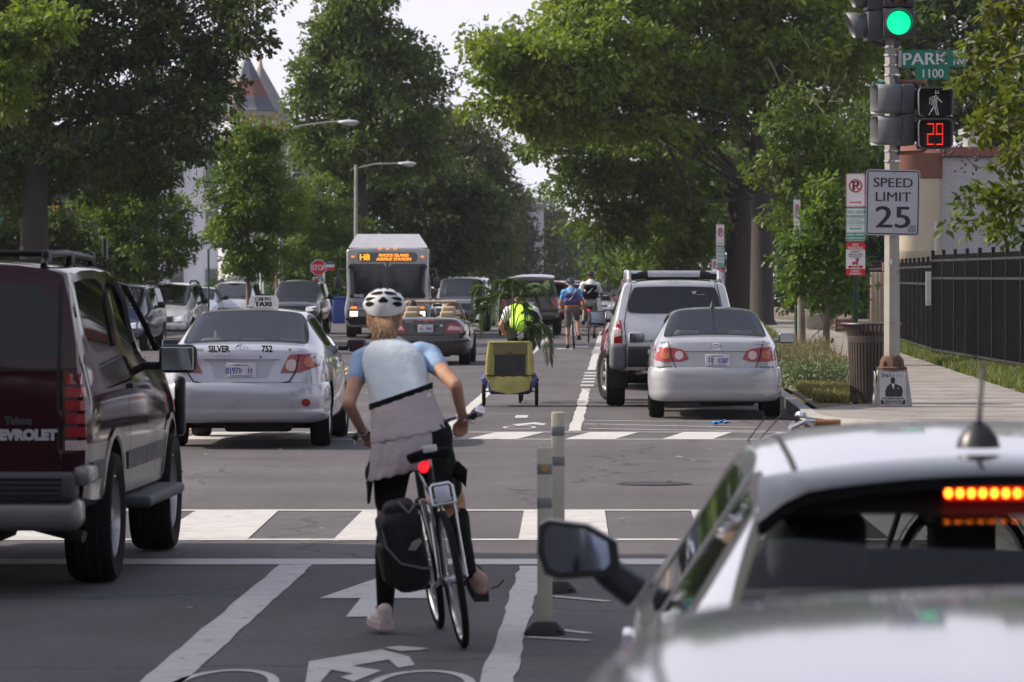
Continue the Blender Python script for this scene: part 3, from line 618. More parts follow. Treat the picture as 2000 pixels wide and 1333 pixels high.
tree('oak_tree', 'brighter young oak leaning into the top corner in front of the dark oak', trunkp(-160, Y, [(None, 18), ((-150, 300), 15), ((-120, 150), 12), ((-60, 80), 8)]),
  [PB(40, 60, Y, 70, 50, 1.2), PB(-10, 120, Y, 60, 70, 1.2), PB(10, 190, Y, 45, 45, 1), PB(100, 40, Y, 40, 30, .8)], 85, 95, .16, 'bright', 12, M_BARKD, cl_r=.5)
# --- left: small maples in front of the lavender house
Y = 122
tree('maple_tree', 'young maple with reddish tips in front of the lavender house', trunkp(485, Y, [(None, 4.5), ((484, 400), 3.5), ((482, 300), 2.5), ((481, 250), 1.5)]),
  [PB(480, 255, Y, 38, 40), PB(520, 270, Y, 38, 35), PB(445, 290, Y, 38, 40), PB(490, 320, Y, 62, 55), PB(540, 320, Y, 30, 40), PB(440, 370, Y, 60, 50), PB(510, 390, Y, 70, 55), PB(560, 410, Y, 40, 50), PB(485, 455, Y, 70, 50), PB(435, 455, Y, 28, 40), PB(500, 510, Y, 70, 45)], 330, 80, .115, 'maple', 21, M_BARK2, cl_r=.34, tips=True, shell=.3)
Y = 118
tree('maple_tree', 'bushy maple with pale sprays between the oak and the parked vans', trunkp(240, Y, [(None, 8), ((240, 480), 6), ((238, 420), 4), ((236, 390), 3)]),
  [PB(215, 405, Y, 60, 35), PB(190, 460, Y, 60, 55), PB(260, 400, Y, 60, 55), PB(270, 490, Y, 90, 55), PB(345, 420, Y, 36, 36), PB(335, 480, Y, 45, 45), PB(150, 500, Y, 60, 50), PB(215, 530, Y, 90, 40)], 300, 75, .115, 'maple', 22, M_BARK2, cl_r=.36, shell=.3)
Y = 168
tree('maple_tree', 'low leafy maple behind the stop sign', trunkp(620, Y, [(None, 8), ((622, 500), 6), ((622, 440), 4), ((622, 400), 2)]),
  [PB(625, 385, Y, 45, 45), PB(600, 430, Y, 55, 50), PB(660, 440, Y, 55, 55), PB(640, 500, Y, 70, 55), PB(560, 470, Y, 55, 60), PB(540, 520, Y, 60, 45), PB(600, 540, Y, 70, 35)], 280, 80, .13, 'maple', 23, M_BARK2, cl_r=.4, shell=.3)
Y = 178
tree('shrub_tree', 'dark shrubs behind the blue bin and the stop sign', trunkp(640, Y, [(None, 4), ((640, 600), 3), ((641, 590), 2.5), ((642, 575), 2)]), [PB(660, 575, Y, 50, 35), PB(705, 585, Y, 45, 35), PB(590, 585, Y, 70, 32), PB(640, 610, Y, 70, 22), PB(530, 590, Y, 50, 30), PB(440, 585, Y, 60, 30)], 150, 60, .2, 'dark', 25, M_BARKD, cl_r=.5)
Y = 112
tree('shrub_tree', 'dark bushy growth under the oak by the yellow shop sign', trunkp(20, Y, [(None, 6), ((22, 520), 5), ((24, 480), 4), ((26, 450), 3)]),
  [PB(0, 470, Y, 60, 50), PB(110, 470, Y, 60, 60), PB(40, 520, Y, 90, 50), PB(140, 540, Y, 80, 50), PB(-60, 450, Y, 50, 70)], 190, 65, .15, 'dark', 24, M_BARKD, cl_r=.45)
# --- left: the tall tree behind the bus
Y = 172
tree('oak_tree', 'tall oak rising behind the bus with an open airy top', trunkp(706, Y, [(None, 13), ((706, 420), 11), ((705, 250), 9), ((708, 120), 6), ((712, 10), 4)]),
  [PB(705, 20, Y, 65, 55), PB(690, 80, Y, 75, 55), PB(780, 95, Y, 60, 45), PB(640, 70, Y, 40, 45), PB(625, 130, Y, 55, 45), PB(700, 150, Y, 90, 60), PB(810, 150, Y, 65, 50), PB(845, 190, Y, 40, 35), PB(640, 210, Y, 75, 55), PB(760, 230, Y, 100, 60), PB(700, 290, Y, 120, 60), PB(620, 300, Y, 55, 60), PB(820, 280, Y, 60, 60), PB(740, -40, Y, 60, 40), PB(665, 10, Y, 35, 50)],
  430, 75, .24, 'mid', 31, M_BARKD, cl_r=.72, shell=.35)
Y = 182
tree('oak_tree', 'dense dark tree whose low crown fills the space above the bus roof', trunkp(800, Y, [(None, 14), ((800, 480), 12), ((798, 400), 10), ((795, 330), 7)]),
  [PB(700, 380, Y, 110, 70), PB(820, 370, Y, 100, 75), PB(760, 450, Y, 150, 60), PB(900, 420, Y, 80, 80), PB(640, 450, Y, 80, 60), PB(870, 500, Y, 90, 60), PB(720, 510, Y, 120, 50)], 420, 75, .25, 'dark', 32, M_BARKD, cl_r=.8, shell=.3)
Y = 225
tree('oak_tree', 'sunlit olive tree past the tall oak, beside the open sky', trunkp(905, Y, [(None, 11), ((905, 480), 10), ((903, 380), 8), ((900, 300), 5)]),
  [PB(890, 250, Y, 55, 40), PB(925, 290, Y, 60, 45), PB(955, 320, Y, 45, 35), PB(860, 300, Y, 60, 55), PB(900, 360, Y, 80, 60), PB(965, 390, Y, 50, 50), PB(920, 440, Y, 90, 60), PB(975, 465, Y, 45, 50), PB(930, 510, Y, 80, 45)], 400, 60, .27, 'olive', 33, M_BARKD, cl_r=.85, shell=.3)
for i, (px, Y, lab, bl, lf) in enumerate([
 (985, 310, 'hazy grey-green tree just past the olive tree', [(975, 430, 45, 50), (1000, 400, 40, 35), (990, 480, 60, 55), (960, 520, 60, 40), (1010, 530, 50, 40), (930, 490, 50, 60)], 'far'),
 (1040, 380, 'far round tree in the haze in the middle of the street end', [(1035, 410, 50, 40), (1060, 440, 50, 45), (1010, 450, 45, 50), (1050, 500, 70, 50), (1000, 530, 60, 40), (1085, 520, 50, 45)], 'far'),
 (1110, 430, 'farthest tree closing the street above the cyclists', [(1090, 460, 50, 45), (1130, 480, 60, 45), (1170, 500, 60, 50), (1110, 540, 80, 30), (1200, 530, 60, 40), (1150, 545, 60, 25)], 'far'),
 (1290, 330, 'far tree above the roof rack of the white sport utility', [(1250, 480, 70, 60), (1180, 510, 50, 40), (1300, 500, 80, 70), (1230, 550, 70, 30), (1330, 440, 80, 60)], 'far')]):
 tree('street_tree', lab, trunkp(px, Y, [(None, 9), ((px, 540), 8), ((px, 500), 6), ((px, 450), 4)]), [PB(x, y, Y, a, c) for x, y, a, c in bl], 260, 48, .36, lf, 40 + i, M_BARKD, cl_r=1.15, shell=.3, group='trees at the end of the street')
# --- right: two big oaks
Y = 140
tree('oak_tree', 'big bright oak whose crown reaches out over the street and bike lane', trunkp(1488, Y, [(None, 23), ((1488, 420), 20), ((1480, 300), 18), ((1490, 180), 14), ((1500, 40), 10)]),
  [PB(1010, 100, Y - 6, 80, 55, 2.2), PB(975, 85, Y - 8, 45, 30, 1.2), PB(1100, 130, Y - 6, 100, 80, 2.5), PB(1200, 90, Y - 4, 110, 80, 2.5), PB(1300, 130, Y - 2, 120, 90, 2.5), PB(1420, 90, Y, 120, 100, 2.5), PB(1540, 60, Y, 120, 90, 2.5), PB(1010, 200, Y - 6, 75, 50, 1.8), PB(990, 160, Y - 7, 45, 30, 1), PB(1110, 220, Y - 5, 100, 60, 2), PB(1230, 210, Y - 3, 110, 70, 2.2), PB(1350, 220, Y - 1, 100, 70, 2),
  PB(1100, 20, Y - 4, 65, 35, 1.5), PB(1230, 5, Y - 2, 110, 50, 2), PB(1400, -20, Y, 140, 60, 3), PB(1620, 100, Y, 110, 100, 2.5), PB(1560, -60, Y, 200, 60, 3), PB(1240, -60, Y, 160, 50, 3), PB(1530, 190, Y, 90, 60, 2)],
  700, 95, .235, 'bright', 51, M_BARKD, cl_r=.74, shell=.4, extra=[(P(1500, 230, Y), P(1620, 40, Y - 3), .11), (P(1400, 20, Y), P(1080, 12, Y - 5), .06)])
Y = 150
tree('oak_tree', 'broad shaded oak with the darker and thicker of the two trunks behind the silver sedan', trunkp(1446, Y, [(None, 29), ((1446, 420), 25), ((1448, 300), 22), ((1440, 200), 16), ((1430, 60), 10)]),
  [PB(1120, 290, Y - 5, 100, 45, 2), PB(1240, 300, Y - 4, 110, 55, 2), PB(1350, 310, Y - 2, 90, 60, 2), PB(1160, 360, Y - 4, 90, 40, 1.8), PB(1270, 400, Y - 2, 100, 70, 2.2), PB(1360, 430, Y, 70, 80, 2), PB(1300, 490, Y, 80, 60, 2), PB(1200, 440, Y - 3, 75, 45, 1.5), PB(1400, 380, Y + 4, 60, 70, 2), PB(1560, 320, Y + 6, 130, 100, 2.5), PB(1650, 300, Y + 6, 120, 120, 2.5), PB(1530, 430, Y + 10, 100, 60, 2), PB(1240, 520, Y + 2, 90, 40, 2)],
  470, 80, .23, 'mid', 52, M_BARKD, cl_r=.76, shell=.35)
Y = 195
tree('oak_tree', 'third oak trunk half hidden by the parking signs', trunkp(1402, Y, [(None, 17), ((1402, 480), 14), ((1400, 400), 12), ((1390, 320), 8)]),
  [PB(1330, 400, Y, 80, 60), PB(1400, 340, Y, 100, 70), PB(1290, 450, Y, 70, 60), PB(1380, 470, Y, 60, 60), PB(1480, 420, Y, 70, 80)], 230, 60, .28, 'mid', 53, M_BARKD, cl_r=.9)
Y = 160
for i, (px, bl, lab, lf) in enumerate([(1800, [(1760, 60, 120, 110), (1880, 60, 110, 100), (1960, 160, 110, 110), (1850, 190, 120, 90), (1740, 200, 90, 100), (1950, 0, 110, 90), (1700, 20, 90, 80), (1960, 260, 90, 60)], 'leafy tree above the grey brick building behind the signal', 'mid'),
         (1680, [(1640, 420, 90, 80), (1600, 500, 80, 70), (1700, 480, 80, 90), (1560, 560, 70, 50), (1650, 560, 80, 60), (1740, 400, 60, 120)], 'shaded tree behind the two saplings', 'dark')]):
 tree('street_tree', lab, trunkp(px, Y + i * 20, [(None, 13), ((px, 460), 11), ((px, 350), 9), ((px, 200), 6)]), [PB(x, y, Y + i * 20, a, c) for x, y, a, c in bl], 330, 62, .27, lf, 60 + i, M_BARKD, cl_r=.85, shell=.3)
# --- right: saplings in the verge
Y = 84
tree('sapling', 'taller sapling with bare upright shoots behind the parking sign post', trunkp(1566, Y, [(None, 8), ((1562, 480), 6), ((1556, 380), 5), ((1556, 280), 3), ((1560, 200), 2)]),
  [PB(1555, 200, Y, 40, 32), PB(1520, 260, Y, 50, 45), PB(1590, 250, Y, 50, 45), PB(1560, 310, Y, 70, 45), PB(1640, 290, Y, 50, 45), PB(1505, 330, Y, 40, 40), PB(1580, 370, Y, 70, 40), PB(1530, 420, Y, 45, 40), PB(1650, 350, Y, 40, 40)], 170, 24, .12, 'mid', 71, M_BARK2, cl_r=.26, shell=.25,
  extra=[(P(1590, 260, Y), P(1645, 170, Y), .012), (P(1580, 250, Y), P(1612, 160, Y), .012), (P(1540, 250, Y), P(1498, 170, Y), .012), (P(1560, 240, Y), P(1548, 150, Y), .012), (P(1600, 420, Y), P(1520, 330, Y), .014)])
Y = 77
tree('sapling', 'young maple sapling standing in the weeds beside the litter bin', trunkp(1614, Y, [(None, 7), ((1615, 600), 5.5), ((1612, 480), 4), ((1612, 380), 2)]),
  [PB(1610, 370, Y, 28, 26), PB(1600, 420, Y, 45, 35), PB(1640, 430, Y, 38, 38), PB(1580, 470, Y, 50, 40), PB(1640, 490, Y, 50, 40), PB(1550, 500, Y, 35, 30), PB(1600, 530, Y, 60, 36), PB(1555, 545, Y, 38, 24), PB(1660, 545, Y, 42, 30), PB(1620, 590, Y, 50, 26), PB(1550, 580, Y, 26, 16), PB(1600, 680, Y, 14, 14), PB(1585, 690, Y, 12, 12)], 190, 21, .115, 'maple', 72, M_BARK2, cl_r=.22, shell=.2)
# --- right edge: crape myrtle sprays hanging in from a tree out of frame
Y = 27
def myrtle():
 rng = np.random.default_rng(81); base = Vector((3.6, Y, .13)); t = thing('crape_myrtle', 'crape myrtle sprays with dark berries hanging in front of the brick building', 'tree', base)
 tb = MB(); tb.tube([(0, 0, -.1), (.02, 0, .8), (-.03, .05, 1.6), (.05, 0, 2.4), (0, 0, 3.6)], [.07, .06, .05, .045, .03], 9)
 L = lambda x, y, dY=0: P(x, y, Y + dY) - base
 sprays = [((2060, 60), [(1990, 60), (1930, 75), (1885, 110)]), ((2060, 100), [(1985, 110), (1920, 140), (1870, 165)]), ((2050, 10), [(2000, 20), (1960, 15), (1925, 20)]), ((2070, 180), [(2000, 190), (1950, 215), (1905, 240)]), ((2060, 250), [(1990, 245), (1940, 255), (1895, 262)]),
    ((2060, 300), [(1990, 300), (1950, 330)]), ((2070, 350), [(1990, 360), (1930, 380), (1885, 395)]), ((2060, 420), [(1980, 420), (1930, 425), (1850, 440)]), ((2070, 150), [(2010, 150), (1960, 170)]), ((2070, 400), [(2010, 390), (1960, 400), (1915, 385)]), ((2060, 470), [(1990, 455), (1940, 450)]), ((2070, 240), [(2010, 280), (1970, 300)])]
 cs, rs = [], []; bm_ = MB()
 for a, ps in sprays:
  dY = rng.uniform(-1, 1); st = tb_pt = Vector((0, 0, max(.9, min(3.4, L(*a).z - .3)))); pts = [st, L(*a, dY)] + [L(*q, dY) for q in ps]
  tb.tube(pts, [.018, .011] + [.008 - .005 * i / len(ps) for i in range(len(ps))], 6)
  for i in range(1, len(pts) - 1):
   for k in range(8):
    q = pts[i].lerp(pts[i + 1], k / 8); cs.append(q + Vector(rng.normal(size=3)) * .025); rs.append(.075)
  cs.append(pts[-1]); rs.append(.06)
 for px, py in [(1905, 330), (1880, 320), (1910, 312), (1845, 300), (1860, 305), (1955, 325), (1975, 320), (1930, 20), (1985, 12), (1840, 107), (1835, 112)]:
  q = L(px, py); tb.tube([q + Vector((.12, .05, -.03)), q + Vector((.05, 0, .01)), q], [.004, .003, .002], 4)
  for k in range(5): bm_.ell(q + Vector(rng.normal(size=3)) * .025, .009, 6, 4)
 tb.build('trunk', M_BARK2, t, smooth=60); link('crown', leaves('crown', cs, rs, 7, .075, LG['twig'], rng, flat=1, lobes=False, ratio=.55, droop=.35), t)
 bm_.build('berries', mat('berry', (.05, .02, .025), .5), t)
myrtle()

# ------------------------------------------------------------------ grass and weeds
def blades(name, pts, h, m, rng, label=None, wid=.012, spread=.35):
 n = len(pts); p = np.asarray(pts, float); a = rng.random(n) * 6.283; ln = h * (.5 + rng.random(n)); b = rng.normal(size=(n, 2)) * spread
 sd = np.stack([np.cos(a), np.sin(a), np.zeros(n)], 1) * wid; top = p + np.stack([b[:, 0] * ln, b[:, 1] * ln, ln], 1); mid = p + np.stack([b[:, 0] * ln * .3, b[:, 1] * ln * .3, ln * .6], 1)
 V = np.stack([p - sd, p + sd, mid + sd * .7, mid - sd * .7, top], 1).reshape(-1, 3); o = np.arange(n)[:, None] * 5
 f = (o[:, :, None] + np.array([[0, 1, 2], [0, 2, 3], [3, 2, 4]])[None]).reshape(-1, 3); ob = link(name, np_mesh(name, V, 3, f, m)); ob['kind'] = 'stuff'
 if label: ob['label'] = label
 return ob
rng = np.random.default_rng(5)
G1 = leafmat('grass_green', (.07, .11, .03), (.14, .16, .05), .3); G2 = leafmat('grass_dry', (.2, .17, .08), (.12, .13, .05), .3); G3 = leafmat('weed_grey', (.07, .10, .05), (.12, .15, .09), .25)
def scatter(n, x0, x1, y0, y1, z=.12, clump=0, cut=0):
 x = rng.uniform(0, 1, n); y = rng.uniform(y0, y1, n); a = np.array([x0(v) if callable(x0) else x0 for v in y]); b = np.array([x1(v) if callable(x1) else x1 for v in y]); xx = a + (b - a) * x
 if clump:
  k = np.sin(xx * 2.1 + 1.3) * np.sin(y * .9) + np.sin(xx * 5 + y * 2.3) * .5; keep = k > cut; xx, y = xx[keep], y[keep]
 return np.stack([xx, y, np.full(len(xx), z)], 1)
blades('grass', scatter(30000, sr, lambda Y: 7.6, 56, 98, clump=1, cut=-.55), .13, G1, rng, 'green grass growing along the foot of the black fence')
blades('dry_grass', scatter(9000, 2.65, vr, 53.5, 66, clump=1, cut=-.5), .12, G2, rng, 'dry yellowish grass at the corner of the verge')
blades('grass', scatter(14000, 2.65, vr, 60, 150, clump=1, cut=-.3), .13, G1, rng, 'patchy grass along the verge by the saplings')
wp = scatter(1500, 2.6, 3.7, 61, 80, clump=0); w = link('weeds', leaves('weeds', wp + np.array([0, 0, .18]), np.full(len(wp), .16), 22, .06, G3, rng, flat=1.2, lobes=False)); w['kind'] = 'stuff'; w['label'] = 'grey-green weeds at the foot of the sapling'
blades('seed_stalks', scatter(1500, 2.7, 3.9, 62, 80), .5, leafmat('stalk', (.2, .14, .09), (.16, .13, .07), .2), rng, 'dry seed stalks standing over the weeds', wid=.004, spread=.15)
blades('grass', scatter(9000, XL - 2.2, XL - .1, 100, 160), .15, G1, rng, 'grass along the verge past the parked vans')

# ------------------------------------------------------------------ unseen trees added beside and behind the camera to darken reflections
rng = np.random.default_rng(91); cs = []
for x, y, zc, r, k in [(-13, -14, 7, 4.5, 90), (-14, -40, 8, 5, 90), (8, -8, 7, 4, 80), (9, -32, 8, 5, 90), (2, -95, 8, 8, 120), (-12, -95, 8, 8, 120), (14, -95, 8, 8, 120), (-26, -95, 8, 8, 120), (13, 10, 7, 4.5, 90), (13.5, 21, 7.5, 4.5, 90), (16, 34, 7, 4.5, 80), (17, 60, 6, 4, 60)] + [(-34 + 8.5 * i, -58 - 4 * (i % 2), 8.5, 6.5, 110) for i in range(9)]:
 d = rng.normal(size=(k, 3)); d /= np.linalg.norm(d, axis=1)[:, None]; cs.append(np.array([x, y, zc]) + d * (.4 + .65 * rng.random((k, 1))) * r * np.array([1, 1, 1.1]))
cs = np.concatenate(cs); o = link('unseen_trees', leaves('unseen_trees', cs, np.full(len(cs), 1.2), 38, .55, LG['mid'], rng, lobes=False)); o['kind'] = 'stuff'; o['label'] = 'unseen trees added beside and behind the camera to darken reflections'

rng = np.random.default_rng(77); k = 420; fx = np.where(rng.random(k) < .7, XR - .05 - np.abs(rng.normal(size=k)) * .25, rng.uniform(-5, 2.3, k)); fy = rng.uniform(17, 75, k); a_ = rng.random(k) * 6.283; L_ = .02 + .03 * rng.random(k)
u_ = np.stack([np.cos(a_), np.sin(a_), rng.normal(size=k) * .15], 1) * L_[:, None]; v_ = np.stack([-np.sin(a_), np.cos(a_), rng.normal(size=k) * .2], 1) * (L_ * .55)[:, None]; p_ = np.stack([fx, fy, np.full(k, .014)], 1)
V = np.stack([p_ - u_, p_ + v_, p_ + u_, p_ - v_], 1).reshape(-1, 3); fo = link('fallen_leaves', np_mesh('fallen_leaves', V, 3, (np.arange(k)[:, None, None] * 4 + np.array([[0, 1, 2], [0, 2, 3]])[None]).reshape(-1, 3), leafmat('dead_leaf', (.16, .1, .05), (.3, .26, .2), .1))); fo['kind'] = 'stuff'; fo['label'] = 'fallen leaves and crumbs of litter on the road along the kerb'
# ================================================================== VEHICLES
M_TYRE = mat('tyre_rubber', (.013, .012, .012), .9, spec=.15, var=.25, scale=12, bump=.2)
M_RIM = mat('alloy', (.5, .5, .51), .3, metal=.9, var=.1); M_TRIMB = mat('black_plastic', (.012, .012, .013), .5, spec=.25, var=.15); M_WELL = mat('wheel_well', (.01, .01, .01), .9)
M_GREYP = mat('grey_plastic', (.055, .055, .062), .6, spec=.3, var=.15, scale=5, bump=.1); M_CHROME = mat('chrome', (.7, .7, .72), .12, metal=1, var=0)
M_REDL = mat('red_lens', (.27, .005, .009), .12, coat=.5, var=.1, scale=14); M_AMB = mat('amber_lens', (.38, .085, .015), .15, coat=1, var=.1); M_CLR = mat('clear_lens', (.5, .36, .37), .15, coat=1, var=.15, scale=40)
M_PLATE = mat('plate_white', (.62, .63, .68), .4, var=.05); M_PBLUE = mat('plate_blue', (.07, .09, .33), .5); M_PRED = mat('plate_red', (.5, .05, .05), .5); M_BADGE = mat('badge_dark', (.02, .02, .025), .35)
M_GLS = glass('car_glass', (.8, .85, .85), 1.3); M_GLD = glass('tinted_glass', (.05, .055, .06), .7); M_GLW = glass('windscreen_glass', (.3, .35, .35), 1.5)
M_SEAT = mat('seat_grey', (.34, .34, .35), .8, var=.1); M_SEATD = mat('seat_dark', (.03, .03, .033), .8); M_MIRG = mat('mirror_glass', (.42, .46, .53), .03, metal=1, var=0); M_GAP = mat('panel_gap', (.012, .012, .013), .7, var=0)
M_SILV = mat('badge_silver', (.42, .42, .42), .35, var=.05)
M_HEAD = mat('headlamp', (.75, .77, .8), .1, coat=1, var=.1, scale=30); M_LAMPON = mat('headlamp_lit', (.9, .85, .7), .3, emit=(1, .86, .6), estr=2.2); M_BRK = mat('brake_lit', (.6, .02, .01), .3, emit=(1, .06, .02), estr=3)

def make_body(st, rdy=None, fdy=None, wheels=(), rw=.32, cap_glass=False, crease={}, two=None, inset=.05, nocab=False, ecrease=.35, wellw=.3, vcr=.45, rin=.022):
 """st: stations (y, w, zb, zs, wt, zt, crown, tag) rear to front -> body mesh, glass meshes, BVH"""
 NJ = 10; bm = bmesh.new(); cl = bm.edges.layers.float.new('crease_edge'); cv = bm.verts.layers.float.new('crease_vert'); rows = []
 rdy = rdy or [.10, .06, 0, 0, .02, .04, .05, .06, .06, .06]; fdy = fdy or [-.1, -.06, 0, 0, -.04, -.08, -.1, -.1, -.1, -.1]
 for i, (y, w, zb, zs, wt, zt, cr, tg) in enumerate(st):
  h = zs - zb; pr = [(0, zb), (.84 * w, zb), (.98 * w, zb + .1 * h), (w, zb + .5 * h), (.985 * w, zs - .22 * h), (.94 * w, zs), (wt, zt - .012), (wt - .09, zt + cr * .45), (wt * .45, zt + cr * .88), (0, zt + cr)]
  row = []
  for sx in (1, -1):
   r_ = []
   for j, (x, z) in enumerate(pr):
    if sx < 0 and j in (0, NJ - 1): r_.append(row[0][j]); continue
    yy = y + (rdy[j] if i == 0 else 0) + (fdy[j] if i == len(st) - 1 else 0)
    r_.append(bm.verts.new((sx * x, yy, z)))
   row.append(r_)
  rows.append(row)
 G = {'rg': [], 'ws': [], 'cab': []}
 for i in range(len(st) - 1):
  tg = st[i][7]
  for s in (0, 1):
   for j in range(NJ - 1):
    a, b, c, d = rows[i][s][j], rows[i][s][j + 1], rows[i + 1][s][j + 1], rows[i + 1][s][j]
    f = bm.faces.new((a, d, c, b) if s == 0 else (a, b, c, d))
    f.material_index = 1 if j == 0 else (6 if two and j < two else 0)
    if tg == 'rg' and j >= 6: G['rg'].append(f)
    elif tg == 'ws' and j >= 6: G['ws'].append(f)
    elif tg == 'cab' and j == 5 and not nocab: G['cab'].append(f)
    e = bm.edges.get((a, d))
    if e and j in crease: e[cl] = crease[j]
 for end, flip in ((0, False), (len(st) - 1, True)):
  rt, lf = rows[end]; mids = []
  for j in range(NJ):
   if j in (0, NJ - 1): mids.append(rt[j]); continue
   mids.append(bm.verts.new((0, (rt[j].co.y) + (.035 if flip else -.035), (rt[j].co.z + lf[j].co.z) / 2)))
  for j in range(NJ - 1):
   for q, m_, fl in ((rt, mids, False), (mids, lf, False)):
    vs = [m_[j], q[j], q[j + 1], m_[j + 1]]
    vs = list(dict.fromkeys(vs))
    if len(vs) < 3: continue
    f = bm.faces.new(vs[::-1] if not flip else vs); f.material_index = 6 if two and j < two - 2 else 0
    if cap_glass and not flip and j == 5: G['rg'].append(f)
  for s in (0, 1):
   for j in range(NJ - 1):
    e = bm.edges.get((rows[end][s][j], rows[end][s][j + 1]))
    if e: e[cl] = ecrease
 bmesh.ops.recalc_face_normals(bm, faces=bm.faces)
 for k, mi, th in (('rg', 3, rin), ('ws', 4, .03)):
  if G[k]:
   for f in G[k]: f.material_index = mi
   r_ = bmesh.ops.inset_region(bm, faces=G[k], thickness=th, use_even_offset=True)
   for f in r_['faces']: f.material_index = 2 if k == 'ws' or not cap_glass else 0
 if G['cab']:
  for f in G['cab']: f.material_index = 5
  r_ = bmesh.ops.inset_individual(bm, faces=G['cab'], thickness=inset, use_even_offset=True)
  for f in r_['faces']: f.material_index = 0 if inset > .04 and inset != .05 else 2
 for e in bm.edges:
  ks = {f.material_index for f in e.link_faces}
  if len(ks) == 2 and ks & {3, 4, 5}:
   e[cl] = .9
   for v in e.verts: v[cv] = vcr
 me = bpy.data.meshes.new('b'); bm.to_mesh(me); bm.free()
 for k in range(7): me.materials.append(None)
 ob = bpy.data.objects.new('b', me); COL.objects.link(ob)
 sm = ob.modifiers.new('s', 'SUBSURF'); sm.levels = sm.render_levels = 2
 cut = []
 if wheels:
  cb = MB()
  for (y, w) in wheels:
   for sx in (1, -1): cb.cyl((sx * (w - wellw), y, rw), (sx * (w + .3), y, rw), rw * 1.13 + .03, n=28)
  cm = cb.mesh('c', [None] * 7, 0); cm.polygons.foreach_set('material_index', [1] * len(cm.polygons)); co = bpy.data.objects.new('c', cm); COL.objects.link(co); cut.append(co)
  bo = ob.modifiers.new('w', 'BOOLEAN'); bo.operation = 'DIFFERENCE'; bo.object = co; bo.solver = 'EXACT'
  try: bo.material_mode = 'INDEX'
  except Exception: pass
 me = bake(ob)
 for c in cut: bpy.data.objects.remove(c)
 vs = [v.co.copy() for v in me.vertices]; ps = [(tuple(p.vertices), p.material_index) for p in me.polygons]; bpy.data.meshes.remove(me)
 bvh = BVHTree.FromPolygons(vs, [p for p, _ in ps])
 def sub(sel):
  idx = {}; mb = MB()
  for p, mi in sel:
   for i in p:
    if i not in idx: idx[i] = len(mb.v); mb.v.append(tuple(vs[i]))
   mb.f.append(tuple(idx[i] for i in p)); mb.m.append(mi)
  return mb
 def loose(sel):
  par = {}
  def fd(a):
   while par[a] != a: par[a] = par[par[a]]; a = par[a]
   return a
  for p, _ in sel:
   for i in p: par.setdefault(i, i)
   for i in p[1:]: par[fd(i)] = fd(p[0])
  out = {}
  for p in sel: out.setdefault(fd(p[0][0]), []).append(p)
  return list(out.values())
 body = sub([q for q in ps if q[1] not in (3, 4, 5)])
 gl = {'rear_window': [sub([(p, 0) for p, m in ps if m == 3])], 'windshield': [sub([(p, 0) for p, m in ps if m == 4])], 'side_window': [sub([(p, 0) for p, _ in g]) for g in loose([q for q in ps if q[1] == 5])]}
 return body, gl, bvh
FACES = {'rear': (lambda u, v: ((u, -6, v), (0, 1, 0))), 'front': (lambda u, v: ((u, 12, v), (0, -1, 0))), 'left': (lambda u, v: ((-5, u, v), (1, 0, 0))), 'right': (lambda u, v: ((5, u, v), (-1, 0, 0))), 'top': (lambda u, v: ((u, v, 6), (0, 0, -1)))}
